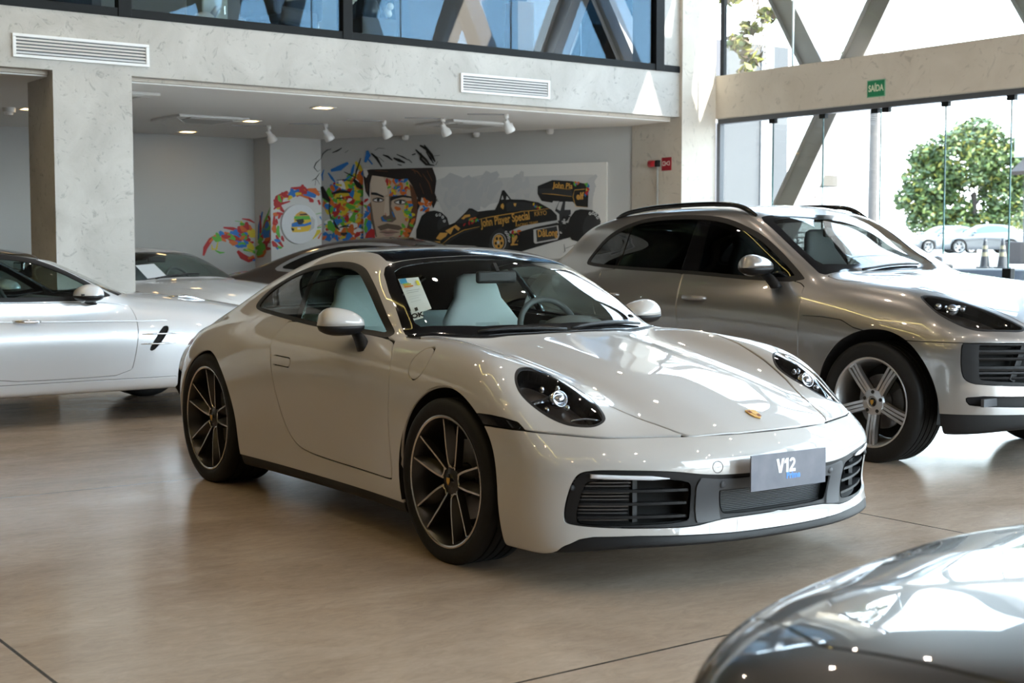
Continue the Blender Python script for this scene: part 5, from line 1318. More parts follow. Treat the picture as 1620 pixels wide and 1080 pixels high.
('O','g',[1365,1523,1329,1504,1328,1463,1348,1459,1368,1487,1380,1512]),
('O','o',[1457,1875,1422,1860,1417,1825,1432,1819,1453,1842,1468,1864]),
('O','o',[1556,1697,1505,1674,1498,1621,1522,1613,1553,1647,1574,1681]),
('O','skin2',[863,2284,1035,2287,1111,2177,1135,2032,1084,2004,879,2058,855,2153]),
('O','shade',[1152,2003,1203,2002,1185,1858,1269,1683,1201,1640,1030,1656,1013,1707,1065,1743,1150,1728]),
('O','skin2',[1092,1989,1149,1988,1159,1742,1108,1721,1069,1772]),
('O','b',[1023,1719,1052,1652,1114,1649,1117,1663,1077,1675,1038,1725]),
('O','g',[1116,1665,1185,1672,1183,1682,1115,1675]),
('O','b',[1193,1782,1227,1710,1244,1715,1210,1788]),
('O','r',[1086,1771,1103,1720,1112,1722,1095,1773]),
('O','shade',[961,1584,1115,1627,1319,1596,1369,1553,1302,1531,1132,1554,1012,1526]),
('O','skin2',[1012,1446,1131,1423,1233,1438,1199,1387,1063,1387]),
('O','lip',[995,1511,1089,1537,1127,1525,1183,1536,1318,1507,1200,1488,1097,1486]),
('O','lip2',[1029,1489,1131,1481,1251,1488,1182,1449,1097,1450]),
('O','k',[995,1503,1131,1488,1310,1499,1310,1503,1132,1498,995,1508]),
('O','k',[862,2058,947,2052,1067,2004,1070,1978,964,2013,861,2025]),
('O','k',[1169,1973,1203,1995,1372,2013,1514,1989,1514,1965,1372,1982,1237,1955,1177,1927]),
('O','shade',[1076,1949,1065,1933,1033,1921,989,1916,942,1918,904,1928,882,1943,882,1960,904,1975,943,1983,989,1985,1033,1978,1065,1965]),
('O','w',[1056,1949,1047,1940,1022,1933,987,1930,950,1932,918,1938,901,1947,901,1956,918,1965,950,1970,987,1970,1022,1966,1047,1959]),
('O','k',[1003,1950,997,1936,982,1929,965,1932,954,1943,954,1958,965,1969,982,1971,997,1964]),
('O','k',[896,1945,956,1968,1014,1962,1058,1938,1062,1943,1020,1975,952,1981,893,1950]),
('O','shade',[1440,1915,1427,1897,1394,1884,1347,1879,1297,1882,1255,1892,1232,1909,1232,1927,1255,1942,1297,1952,1347,1953,1394,1946,1427,1932]),
('O','w',[1419,1915,1409,1905,1382,1898,1344,1894,1304,1896,1271,1903,1252,1912,1252,1922,1271,1931,1304,1937,1344,1937,1382,1933,1409,1925]),
('O','k',[1361,1916,1355,1901,1339,1893,1321,1896,1309,1909,1309,1924,1321,1936,1339,1939,1355,1931]),
('O','k',[1247,1910,1311,1936,1374,1930,1421,1904,1425,1908,1379,1942,1308,1949,1244,1916]),
('O','shade',[842,1920,854,1684,933,1437,953,1441,898,1690,862,1921]),
('O','r',[858,1556,913,1544,925,1417,749,1417,788,1498]),
('O','hair',[721,2363,864,2374,1138,2372,1542,2374,1843,2372,1896,2246,1917,2103,1895,1905,1854,1820,1813,1906,1673,1973,1642,1851,1597,1780,1606,1966,1540,2111,1449,2234,1306,2223,1069,2264,881,2290,845,2182,835,1979,772,2067,742,2243]),
('O','c1',[726,2360,795,2365,820,2314,785,2256,751,2286]),
('O','brown',[1507,2351,1602,2317,1670,2248,1677,2253,1614,2330,1510,2358]),
('O','brown',[1537,2359,1570,2294,1579,2297,1546,2362]),
('O','brown',[1687,2291,1780,2159,1834,2019,1842,2021,1798,2166,1694,2295]),
('O','brown',[1753,2332,1835,2188,1843,2192,1761,2336]),
('O','brown',[1636,2164,1702,2021,1710,2023,1645,2167]),
('O','brown',[932,2351,1137,2331,1138,2339,933,2358]),
('O','brown',[789,2183,797,2067,806,2067,798,2184]),
('O','o',[1726,1816,1679,1831,1640,1802,1650,1786,1688,1791,1723,1797]),
('O','o',[1774,1816,1733,1810,1714,1781,1727,1769,1757,1780,1782,1802]),
('O','o',[1825,1922,1793,1890,1797,1851,1814,1848,1829,1879,1840,1915]),
('O','b',[1683,1863,1694,1835,1726,1829,1733,1841,1717,1856,1695,1871]),
('O','o',[1760,1822,1748,1795,1772,1768,1791,1774,1792,1802,1780,1822]),
('O','o',[1821,1901,1789,1903,1766,1884,1773,1873,1800,1877,1824,1889]),
('O','o',[1795,1834,1756,1842,1726,1821,1733,1804,1766,1803,1797,1816]),
('O','o',[1764,1938,1717,1915,1712,1869,1736,1861,1766,1887,1783,1922]),
('O','b',[1762,1842,1710,1830,1683,1791,1696,1780,1735,1801,1771,1828]),
('O','o',[1693,1966,1707,1924,1754,1902,1767,1915,1741,1948,1711,1974]),
('O','o',[1609,1899,1653,1862,1711,1875,1711,1897,1668,1909,1622,1918]),
('O','o',[1719,1861,1753,1845,1789,1856,1788,1869,1755,1873,1722,1873]),
('O','k',[1884,2074,1927,1989,1899,1921,1907,1918,1946,1990,1892,2077]),
('O','k',[1922,1913,2010,1927,2056,1983,2045,1992,1993,1951,1918,1925]),
('O','k',[1950,2016,1991,1959,1996,1962,1955,2019]),
('O','wash',[1907,2205,2125,2259,2353,2219,2619,2259,2881,2207,3205,2223,4206,2222,4202,1652,4147,1585,3208,1592,3011,1916,2486,1831,2190,1623,2082,1624,1947,1885,1879,2028]),
('O','wash2',[2407,2260,2257,2195,2228,2032,2292,2009,2383,2118,2452,2214]),
('O','wash2',[2317,2096,2189,2026,2173,1890,2233,1871,2310,1961,2363,2057]),
('O','wash3',[2158,2268,2071,2113,2156,1974,2241,1989,2264,2108,2243,2252]),
('O','wash2',[2300,2233,2115,2298,1962,2188,2002,2106,2154,2103,2294,2145]),
('O','wash2',[2045,2048,2004,1917,2090,1796,2144,1813,2130,1933,2102,2045]),
('O','wash2',[2212,2183,2083,2096,2106,1938,2189,1926,2258,2036,2281,2141]),
('O','wash3',[2748,2060,2590,1996,2565,1849,2644,1813,2747,1890,2808,2002]),
('O','wash2',[2659,2310,2555,2185,2600,2025,2671,2025,2710,2157,2725,2285]),
('O','wash3',[2309,2138,2172,2121,2115,2011,2169,1969,2268,2011,2341,2083]),
('O','wash3',[2652,2232,2529,2136,2531,1994,2593,1981,2658,2084,2704,2199]),
('O','wash2',[2523,1903,2356,1939,2226,1842,2260,1781,2398,1793,2526,1836]),
('O','wash2',[2596,2116,2528,2047,2547,1951,2590,1948,2620,2025,2634,2098]),
('O','wash2',[2880,2179,2712,2120,2669,1946,2739,1917,2844,2026,2925,2125]),
('O','wash2',[2561,1956,2383,1922,2293,1780,2343,1742,2471,1820,2589,1904]),
('O','wash3',[2578,2220,2401,2156,2359,1967,2431,1939,2541,2062,2625,2164]),
('O','wash2',[2320,2200,2206,2135,2181,2027,2226,2008,2296,2080,2355,2170]),
('O','wash3',[2120,2046,2051,1953,2081,1861,2128,1862,2153,1935,2164,2032]),
('O','wash3',[2392,2021,2276,1993,2221,1904,2255,1877,2339,1924,2414,1987]),
('O','wash2',[2826,2301,2662,2261,2597,2126,2656,2085,2771,2151,2864,2246]),
('O','wash3',[2314,2100,2168,2114,2061,2022,2090,1986,2207,2024,2319,2057]),
('O','wash2',[2444,2055,2379,1898,2488,1768,2573,1794,2579,1919,2534,2049]),
('O','wash3',[2357,2190,2247,2031,2337,1876,2442,1888,2482,2016,2460,2167]),
('O','wash2',[2213,2041,2115,1963,2137,1849,2203,1840,2255,1919,2271,2011]),
('O','wash2',[2480,2202,2343,2097,2362,1933,2444,1920,2516,2036,2550,2162]),
('O','wash2',[2297,2116,2183,2075,2156,1964,2205,1942,2279,2006,2331,2077]),
('O','wash2',[2571,2160,2507,2221,2413,2217,2405,2181,2475,2147,2550,2130]),
('O','wash2',[3262,2084,3205,2015,3243,1933,3293,1936,3317,2002,3310,2070]),
('O','wash3',[3183,2296,3120,2227,3146,2128,3191,2127,3216,2208,3223,2279]),
('O','wash2',[3085,2241,3041,2165,3075,2078,3108,2082,3116,2160,3117,2232]),
('O','wash3',[3062,2182,2975,2153,2957,2074,3001,2051,3060,2087,3095,2147]),
('O','wash2',[3140,2087,3051,2091,2990,2039,3009,2005,3084,2012,3151,2050]),
('O','wash3',[3365,2125,3237,2124,3168,2036,3208,1985,3309,2001,3390,2067]),
('O','wash2',[3251,2213,3225,2142,3273,2074,3308,2084,3305,2150,3287,2211]),
('O','wash2',[3109,2252,3080,2131,3163,2049,3212,2071,3201,2154,3164,2253]),
('O','wash3',[3182,2072,3097,2022,3097,1935,3145,1920,3196,1972,3222,2044]),
('O','wash2',[3272,2182,3198,2139,3201,2058,3244,2046,3287,2097,3307,2157]),
('O','wash2',[4170,1899,4127,1861,4136,1806,4164,1803,4186,1843,4194,1886]),
('O','wash2',[4185,2181,4143,2118,4178,2033,4213,2037,4224,2113,4220,2171]),
('O','wash2',[4131,2165,4136,2084,4216,2038,4251,2066,4224,2132,4174,2180]),
('O','wash2',[4183,1997,4108,1945,4114,1850,4157,1841,4198,1908,4219,1973]),
('O','wash2',[4241,2226,4154,2183,4134,2100,4169,2082,4225,2132,4269,2199]),
('O','wash2',[4203,2090,4149,2042,4168,1966,4207,1963,4232,2021,4237,2072]),
('O','k',[1671,1722,1754,1781,1878,1795,1987,1766,2069,1695,2098,1600,2082,1506,1877,1459,1752,1334,1586,1335,1587,1532]),
('O','k2',[2085,1588,2082,1561,2073,1535,2060,1513,2042,1496,2022,1486,2000,1482,1978,1486,1958,1497,1940,1514,1927,1536,1918,1562,1916,1589,1919,1617,1927,1643,1941,1665,1958,1681,1979,1692,2001,1695,2023,1692,2043,1681,2060,1664,2074,1642,2082,1616]),
('O','k',[1614,1400,1836,1459,2000,1565,2190,1629,2352,1762,2406,1818,2453,1814,2539,1772,2698,1787,2796,1792,2855,1896,2901,2045,2934,2050,3037,1927,3218,1919,3435,1881,3625,1782,3700,1713,3707,1611,3888,1587,3975,1473,3938,1439,3525,1332,3141,1229,2881,1217,2485,1316,1999,1334,1808,1334]),
('O','k2',[2190,1623,2352,1739,2419,1797,2486,1784,2565,1748,2432,1668,2312,1616]),
('O','gold',[2285,1681,2339,1727,2419,1738,2426,1709,2352,1692,2325,1669]),
('O','gold',[1897,1417,1959,1494,2082,1494,2054,1447,1966,1393]),
('O','gold',[1814,1334,1863,1382,1965,1376,1931,1328]),
('O','gold',[2041,1518,2204,1599,2271,1552,2244,1516,2177,1564,2122,1470]),
('O','k2',[1999,1340,2244,1493,2539,1562,2552,1550,2271,1469,2054,1334]),
('O','gold',[2001,1344,2125,1430,2327,1523,2566,1571,2565,1575,2323,1532,2119,1438,1998,1348]),
('O','b',[2523,1670,2525,1651,2546,1638,2555,1645,2547,1663,2533,1674]),
('O','r',[2484,1665,2445,1646,2436,1611,2453,1603,2479,1622,2497,1652]),
('O','b',[2446,1661,2422,1670,2400,1658,2403,1649,2424,1650,2444,1652]),
('O','g',[2421,1683,2426,1648,2464,1630,2480,1644,2466,1673,2441,1691]),
('O','g',[2465,1676,2428,1690,2396,1668,2403,1654,2433,1656,2462,1661]),
('O','o',[2471,1690,2432,1687,2407,1663,2416,1650,2448,1657,2477,1676]),
('O','g',[2531,1683,2502,1666,2499,1634,2513,1630,2530,1651,2541,1674]),
('O','r',[2350,1622,2323,1606,2316,1582,2326,1577,2343,1593,2358,1616]),
('O','o',[2516,1699,2488,1700,2469,1684,2475,1674,2498,1676,2519,1688]),
('O','r',[2406,1655,2392,1620,2407,1592,2420,1595,2421,1621,2419,1653]),
('O','wash',[2888,1924,2907,1987,2927,1929]),
('O','wash',[2959,1923,2972,1975,3011,1928]),
('O','k2',[2959,1871,3011,1893,3218,1890,3435,1853,3397,1785,3205,1781,2972,1767]),
('O','gold',[2881,1826,2888,1860,2914,1877,2933,1842,2920,1796]),
('O','gold',[3070,1875,3115,1874,3102,1834,3083,1835]),
('O','gold',[2553,1664,2699,1689,3012,1732,3206,1762,3205,1766,3010,1743,2696,1700,2551,1669]),
('O','gold',[3022,1730,3178,1760,3408,1774,3585,1797,3584,1801,3407,1783,3176,1769,3021,1734]),
('O','wash2',[3011,1506,3205,1580,3650,1640,3713,1650,3707,1616,3397,1562,3024,1466]),
('O','r',[3410,1843,3398,1826,3407,1809,3418,1810,3423,1824,3421,1840]),
('O','r',[3400,1812,3426,1794,3456,1805,3454,1819,3431,1825,3406,1825]),
('O','g',[3485,1828,3459,1828,3441,1811,3446,1804,3467,1811,3488,1820]),
('O','g',[3424,1829,3404,1835,3386,1826,3389,1816,3407,1813,3425,1819]),
('O','o',[3358,1848,3367,1833,3386,1829,3391,1836,3379,1848,3364,1854]),
('O','y',[3371,1878,3353,1865,3354,1846,3365,1844,3375,1855,3380,1873]),
('O','y',[3442,1829,3438,1809,3454,1792,3464,1796,3460,1814,3452,1830]),
('O','b',[3383,1850,3370,1833,3379,1814,3389,1815,3394,1830,3393,1847]),
('O','k',[3022,1466,3151,1488,3369,1545,3717,1599,3736,1474,3395,1327,3177,1281,3022,1269]),
('O','wash3',[3363,1528,3717,1582,3736,1451,3711,1395,3395,1344,3369,1361]),
('O','k2',[3401,1522,3698,1571,3717,1463,3692,1412,3414,1367]),
('O','gold',[3031,1449,3147,1494,3134,1327,3031,1321]),
('O','g',[3046,1477,3043,1449,3066,1424,3079,1430,3071,1458,3059,1478]),
('O','r',[3056,1524,3036,1497,3051,1469,3070,1471,3078,1493,3075,1519]),
('O','g',[3017,1471,3006,1443,3030,1417,3048,1424,3048,1451,3037,1472]),
('O','y',[3078,1512,3081,1489,3106,1477,3117,1486,3108,1506,3091,1518]),
('O','o',[3184,1520,3147,1528,3116,1509,3122,1496,3154,1497,3185,1506]),
('O','r',[3106,1471,3132,1455,3162,1464,3160,1476,3136,1480,3110,1481]),
('O','k',[2538,1316,2552,1468,2618,1561,2737,1607,2855,1604,2946,1559,3011,1466,3024,1362,2998,1281,2538,1304]),
('O','k2',[2704,1316,2724,1432,2789,1513,2881,1559,2959,1513,3011,1408,3005,1304,2959,1246,2750,1246]),
('O','wash3',[2966,1368,2962,1338,2952,1310,2935,1286,2914,1267,2888,1256,2861,1252,2834,1256,2809,1267,2787,1286,2771,1310,2760,1338,2756,1368,2760,1398,2771,1426,2787,1450,2809,1469,2834,1480,2861,1484,2889,1480,2914,1468,2935,1450,2952,1426,2962,1398]),
('O','k2',[2955,1368,2952,1340,2943,1314,2928,1292,2908,1275,2886,1265,2861,1261,2837,1265,2814,1275,2795,1292,2780,1315,2770,1340,2767,1368,2770,1396,2780,1422,2795,1444,2814,1461,2837,1471,2861,1475,2886,1471,2909,1460,2928,1443,2943,1421,2952,1395]),
('O','gold',[2931,1368,2928,1343,2920,1319,2908,1299,2891,1283,2873,1274,2852,1270,2832,1274,2813,1283,2797,1299,2784,1319,2776,1343,2774,1368,2776,1393,2784,1417,2797,1437,2813,1453,2832,1462,2852,1466,2873,1462,2892,1452,2908,1437,2920,1417,2928,1393]),
('O','k',[2912,1351,2911,1346,2909,1341,2907,1337,2903,1333,2899,1331,2895,1331,2890,1331,2886,1333,2883,1337,2880,1341,2878,1346,2878,1351,2878,1357,2880,1362,2883,1366,2886,1370,2890,1372,2895,1372,2899,1372,2903,1370,2907,1366,2909,1362,2911,1357]),
('O','k',[2870,1312,2869,1307,2868,1302,2865,1297,2861,1294,2857,1292,2853,1291,2848,1292,2844,1294,2841,1297,2838,1302,2836,1307,2836,1312,2836,1318,2838,1323,2841,1327,2844,1330,2848,1332,2853,1333,2857,1332,2861,1330,2865,1327,2868,1323,2869,1318]),
('O','k',[2827,1350,2827,1345,2825,1340,2822,1335,2819,1332,2814,1330,2810,1329,2806,1330,2802,1332,2798,1335,2795,1340,2794,1345,2793,1350,2794,1355,2795,1361,2798,1365,2802,1368,2806,1370,2810,1371,2815,1370,2819,1368,2822,1365,2825,1360,2827,1355]),
('O','k',[2843,1413,2842,1407,2840,1402,2838,1398,2834,1395,2830,1392,2826,1392,2821,1392,2817,1395,2813,1398,2811,1402,2809,1407,2808,1413,2809,1418,2811,1423,2813,1427,2817,1431,2821,1433,2826,1434,2830,1433,2834,1431,2838,1427,2840,1423,2842,1418]),
('O','k',[2895,1414,2894,1408,2893,1403,2890,1399,2886,1395,2882,1393,2878,1393,2873,1393,2869,1395,2866,1399,2863,1403,2861,1408,2861,1414,2861,1419,2863,1424,2866,1428,2869,1432,2873,1434,2878,1434,2882,1434,2886,1432,2890,1428,2893,1424,2894,1419]),
('O','wash3',[2863,1362,2862,1356,2860,1351,2857,1346,2854,1342,2849,1340,2844,1339,2840,1340,2835,1342,2831,1346,2829,1351,2827,1356,2826,1362,2827,1368,2829,1374,2831,1379,2835,1382,2840,1385,2844,1385,2849,1385,2854,1382,2857,1379,2860,1374,2862,1368]),
('O','k',[3854,1587,3885,1677,3959,1767,4033,1785,4193,1773,4279,1718,4316,1628,4292,1483,4195,1371,4035,1360,3911,1394,3861,1474]),
('O','k2',[4059,1540,4096,1664,4157,1731,4218,1741,4291,1673,4310,1583,4280,1483,4195,1393,4097,1394]),
('O','k2',[3673,1770,3735,1894,3822,1893,3810,1780,3897,1779,3898,1722,3786,1655,3736,1588,3735,1724]),
('O','wash3',[3698,1792,3735,1883,3785,1882,3748,1769]),
('O','k',[3713,1634,3735,1602,3776,1599,3781,1613,3755,1631,3725,1645]),
('O','wash3',[3738,1498,3746,1476,3770,1472,3775,1482,3764,1493,3748,1504]),
('O','k',[3861,1680,3825,1670,3813,1638,3827,1628,3852,1644,3871,1667]),
('O','k2',[3836,1572,3815,1558,3816,1535,3828,1532,3841,1546,3847,1565]),
('O','k2',[3748,1518,3759,1499,3782,1496,3787,1506,3773,1518,3756,1525]),
('O','k',[3772,1613,3747,1598,3742,1574,3752,1569,3768,1585,3780,1606]),
('O','k',[3822,1603,3848,1585,3878,1596,3876,1608,3852,1612,3827,1614]),
('O','k',[3769,1656,3778,1640,3797,1638,3800,1645,3789,1654,3775,1662]),
('O','k',[3805,1525,3787,1504,3798,1478,3812,1478,3820,1500,3819,1520]),
('O','k',[3803,1705,3775,1685,3772,1651,3784,1648,3800,1673,3813,1697]),
('O','k',[3798,1505,3828,1477,3870,1480,3872,1494,3840,1506,3806,1517]),
('O','k',[3795,1672,3815,1661,3837,1668,3837,1680,3818,1686,3798,1683]),
('O','k',[3888,1702,3849,1705,3821,1682,3829,1669,3861,1674,3891,1687]),
('O','k',[3843,1511,3817,1498,3812,1469,3824,1465,3839,1484,3851,1503]),
('O','k2',[3777,1628,3747,1609,3745,1577,3760,1572,3778,1593,3789,1619]),
('O','k',[3809,1564,3824,1544,3850,1542,3854,1551,3836,1564,3816,1572]),
('O','k',[3426,2092,3634,2165,3909,2145,4149,2100,4138,1809,3984,1823,3928,1880,3647,1895,3635,1873,3483,1898,3426,1990]),
('O','k2',[3438,2058,3622,2060,3909,2026,3922,1947,3445,1995]),
('O','gold',[3489,1992,3659,1976,3909,1946,3910,1950,3660,1985,3489,1996]),
('O','gold',[3634,2070,3784,2048,3896,2036,3897,2039,3785,2055,3634,2073]),
('O','gold',[3951,2037,3924,1947,3963,1820,4132,1806,4132,1809,3968,1825,3932,1947,3954,2036]),
('O','gold',[3953,2027,4095,2035,4094,2044,3952,2036]),
('O','g',[4124,2122,4104,2092,4114,2063,4127,2064,4134,2087,4137,2118]),
('O','r',[3990,2128,3965,2133,3947,2118,3953,2107,3973,2107,3992,2116]),
('O','o',[4010,2140,3981,2129,3977,2099,3992,2093,4011,2109,4021,2128]),
('O','b',[4113,2106,4117,2071,4151,2059,4163,2073,4152,2093,4131,2113]),
('O','g',[3939,2137,3934,2100,3961,2074,3974,2081,3967,2108,3955,2138]),
('O','o',[3945,2137,3965,2105,4002,2101,4007,2113,3984,2129,3957,2146]),
('O','g',[4132,2111,4107,2118,4088,2103,4093,2093,4113,2095,4132,2100]),
('O','g',[4106,2107,4113,2082,4137,2072,4143,2079,4130,2095,4115,2111]),
('O','b',[3991,2120,3968,2116,3957,2099,3964,2093,3981,2101,3995,2112]),
('O','y',[4140,2058,4111,2047,4108,2016,4123,2010,4141,2029,4151,2047]),
('O','b',[4107,1992,4090,1973,4097,1944,4107,1944,4113,1969,4116,1988]),
('O','r',[4115,2052,4127,2026,4156,2023,4163,2036,4148,2052,4127,2061]),
('O','r',[4137,1988,4121,1979,4120,1960,4129,1957,4138,1970,4144,1983]),
('O','b',[4113,1996,4128,1981,4149,1985,4149,1993,4134,1998,4118,2002]),
('O','r',[4143,2024,4122,2011,4120,1990,4131,1986,4144,1998,4152,2016]),
('O','r',[4121,2022,4097,1998,4103,1969,4120,1967,4133,1988,4136,2015]),
('O','k',[3803,1337,3813,1247,3798,1231,3801,1228,3823,1247,3808,1338]),
('O','k',[3825,1279,3962,1330,3960,1334,3823,1283]),
('L','r',[7951,1180,7994,1275,8068,1380,8176,1472,8159,1494,8021,1422,7935,1300,7923,1186]),
('L','o',[8034,1361,8127,1430,8276,1490,8269,1510,8102,1470,8019,1376]),
('L','y',[8054,1336,8058,1262,8142,1263,8164,1384,8151,1387,8117,1280,8079,1282,8067,1337]),
('L','g',[8108,1250,8177,1209,8251,1220,8251,1232,8185,1237,8115,1261]),
('L','o',[8232,1480,8289,1410,8359,1386,8395,1419,8361,1492,8261,1519]),
('L','r',[8237,1562,8373,1534,8528,1480,8621,1443,8634,1462,8550,1523,8386,1580,8240,1583]),
('L','r',[8264,1458,8398,1378,8516,1384,8523,1422,8428,1459,8281,1493]),
('L','b',[8332,1491,8430,1459,8579,1373,8603,1400,8469,1526,8338,1525]),
('L','b',[8359,1348,8453,1286,8588,1305,8592,1353,8477,1388,8377,1392]),
('L','r',[8494,1425,8615,1327,8702,1358,8695,1383,8637,1381,8510,1446]),
('L','r',[8522,1690,8625,1667,8711,1636,8719,1649,8637,1699,8525,1705]),
('L','g',[8416,1660,8505,1652,8506,1661,8417,1668]),
('L','o',[8524,1596,8571,1526,8663,1485,8702,1520,8651,1609,8557,1636]),
('L','y',[8495,1660,8538,1551,8658,1493,8671,1511,8577,1583,8516,1670]),
('L','r',[8431,1235,8489,1141,8615,1083,8717,1121,8710,1157,8632,1163,8543,1205,8461,1259]),
('L','g',[8534,1251,8653,1230,8744,1195,8757,1215,8669,1280,8536,1275]),
('L','y',[8568,1264,8675,1222,8682,1238,8575,1279]),
('L','o',[8612,1125,8702,1157,8690,1187,8599,1155]),
('L','b',[8679,1102,8788,1118,8784,1143,8675,1127]),
('S','b',[17953,1402,17886,1596,17814,1792,17855,1796,17978,1603,17995,1404]),
('S','r',[17903,1370,17860,1566,17893,1746,17925,1746,17932,1567,17936,1370]),
('S','g',[17841,1498,17704,1655,17542,1849,17579,1857,17789,1670,17880,1503]),
('S','r',[17808,1562,17684,1650,17579,1669,17587,1683,17736,1673,17836,1569]),
('S','b',[17766,1446,17628,1392,17586,1562,17622,1564,17697,1411,17738,1456]),
('S','o',[17697,1465,17638,1543,17603,1625,17638,1630,17716,1552,17733,1469]),
('S','g',[17920,1273,17978,1194,17995,1159,17966,1153,17908,1185,17888,1270]),
('S','r',[17808,1260,17680,1255,17558,1269,17557,1291,17687,1305,17815,1283]),
('S','r',[17849,1169,17774,1234,17815,1243,17890,1178]),
('S','g',[17787,1330,17568,1362,17578,1376,17796,1344]),
('P','r',[8790,1881,8847,1961,8974,2056,8956,2081,8794,2007,8759,1892]),
('P','r',[9029,2106,9196,2096,9399,2050,9409,2074,9209,2150,9029,2131]),
('P','b',[8986,2014,9168,2015,9279,2010,9412,1992,9433,2035,9308,2109,9162,2115,8980,2058]),
('P','y',[8822,1945,8916,1963,8968,1997,8961,2010,8904,1993,8818,1959]),
('P','o',[8843,1979,8900,2012,9003,2046,8999,2060,8886,2040,8833,1990]),
('P','o',[9144,2024,9286,1977,9381,1955,9388,1971,9300,2012,9149,2040]),
('P','o',[9291,2091,9385,2060,9464,2018,9493,2044,9425,2131,9297,2126]),
('P','r',[9443,1959,9470,1894,9503,1905,9476,1971]),
('P','r',[8772,1815,8847,1869,9021,1931,9015,1948,8827,1906,8758,1828]),
('P','g',[8807,1849,8825,1865,8813,1877,8795,1860]),
('P','r',[8762,1757,8741,1625,8786,1496,8808,1501,8791,1630,8784,1757]),
('P','g',[8819,1599,8782,1512,8836,1429,8863,1439,8847,1518,8848,1594]),
('P','r',[8785,1462,8807,1372,8892,1297,8912,1311,8855,1398,8808,1470]),
('P','b',[8760,1325,8813,1261,8846,1283,8793,1348]),
('P','r',[8841,1817,8895,1850,8886,1862,8832,1829]),
('P','g',[9419,1561,9531,1579,9528,1593,9416,1576]),
('P','y',[9373,1411,9480,1497,9499,1523,9485,1549,9429,1542,9348,1429]),
('P','o',[9464,1414,9521,1497,9499,1509,9442,1426]),
('P','g',[9421,1762,9514,1780,9512,1788,9419,1770]),
('P','b',[9473,1727,9510,1678,9533,1692,9496,1741]),
('P','r',[9438,1581,9550,1615,9547,1623,9435,1589]),
('L','y',[8598,1502,8645,1435,8736,1434,8754,1478,8699,1526,8629,1539]),
('L','g',[8287,1471,8316,1394,8402,1381,8422,1419,8382,1465,8323,1497]),
('L','g',[8457,1332,8519,1300,8577,1341,8564,1370,8514,1370,8465,1362]),
('L','o',[8191,1432,8216,1389,8271,1371,8283,1388,8247,1424,8207,1446]),
('L','r',[8307,1402,8348,1371,8401,1377,8403,1393,8360,1407,8316,1417]),
('L','g',[8116,1495,8129,1436,8189,1400,8209,1418,8179,1470,8141,1507]),
('L','o',[8316,1367,8377,1316,8453,1342,8450,1376,8393,1389,8333,1396]),
('L','g',[8063,1428,8124,1368,8209,1386,8209,1416,8147,1433,8082,1453]),
('L','g',[8481,1623,8517,1589,8571,1593,8578,1618,8539,1642,8494,1646]),
('L','r',[8465,1498,8555,1500,8615,1562,8595,1588,8523,1564,8457,1529]),
('L','r',[8462,1471,8501,1445,8546,1460,8545,1479,8508,1486,8470,1489]),
('L','b',[8460,1523,8516,1457,8604,1464,8610,1497,8550,1524,8483,1549]),
('L','b',[8392,1525,8451,1498,8514,1518,8512,1540,8455,1547,8398,1546]),
('L','y',[8584,1356,8599,1285,8679,1251,8712,1283,8679,1346,8624,1379]),
('L','r',[8532,1607,8511,1552,8547,1503,8573,1511,8572,1560,8559,1606]),
('L','b',[8540,1422,8546,1370,8600,1335,8621,1352,8599,1401,8565,1432]),
('L','r',[8533,1441,8570,1389,8641,1381,8654,1409,8608,1446,8554,1464]),
('L','r',[8573,1655,8550,1592,8597,1533,8630,1545,8629,1607,8609,1656]),
('L','r',[8450,1587,8448,1519,8510,1477,8541,1499,8523,1555,8487,1597]),
('L','y',[8660,1547,8672,1464,8749,1429,8775,1455,8743,1509,8696,1561]),
('L','b',[8465,1296,8515,1288,8555,1316,8547,1338,8503,1340,8462,1320]),
('L','b',[8165,1511,8181,1457,8244,1435,8267,1461,8238,1508,8193,1531]),
('L','g',[8508,1491,8513,1430,8574,1401,8601,1425,8582,1473,8543,1505]),
('L','r',[8200,1443,8269,1410,8346,1432,8345,1462,8277,1475,8208,1472]),
('L','o',[8477,1409,8535,1403,8574,1448,8558,1466,8513,1451,8474,1433]),
('L','o',[8482,1589,8514,1519,8590,1509,8603,1538,8561,1572,8509,1608]),
('P','r',[9200,2177,9174,2119,9211,2064,9240,2072,9242,2127,9230,2175]),
('P','r',[9202,2142,9177,2105,9191,2064,9209,2065,9217,2102,9219,2137]),
('P','r',[9213,2093,9141,2072,9108,2016,9129,1999,9181,2028,9227,2071]),
('P','r',[8744,1655,8763,1616,8808,1601,8817,1613,8788,1640,8757,1664]),
('P','r',[8716,1376,8741,1311,8812,1293,8830,1319,8793,1360,8744,1393]),
('P','r',[8886,2000,8844,1937,8861,1878,8888,1880,8903,1929,8911,1993]),
('P','r',[8793,1693,8783,1649,8812,1618,8829,1626,8825,1658,8813,1693]),
('P','r',[8805,1970,8781,1931,8804,1896,8830,1901,8838,1932,8830,1966]),
('P','g',[8810,1301,8842,1275,8885,1284,8886,1302,8853,1314,8818,1317]),
('P','y',[8881,1877,8830,1872,8803,1830,8819,1817,8856,1836,8888,1859]),
('P','r',[8971,2085,8918,2058,8905,2008,8927,1998,8961,2029,8988,2068]),
('P','r',[9173,2143,9204,2085,9280,2072,9299,2102,9256,2146,9201,2168]),
('P','r',[8783,1971,8785,1913,8839,1866,8861,1880,8838,1937,8809,1978]),
('P','o',[9243,2113,9181,2082,9173,2013,9201,2005,9238,2052,9263,2094]),
('P','r',[9153,2105,9195,2046,9274,2040,9285,2067,9234,2100,9176,2126]),
('P','o',[8749,1747,8794,1724,8845,1741,8845,1768,8800,1783,8754,1773]),
('P','r',[8856,1871,8860,1808,8912,1777,8930,1792,8908,1832,8879,1878]),
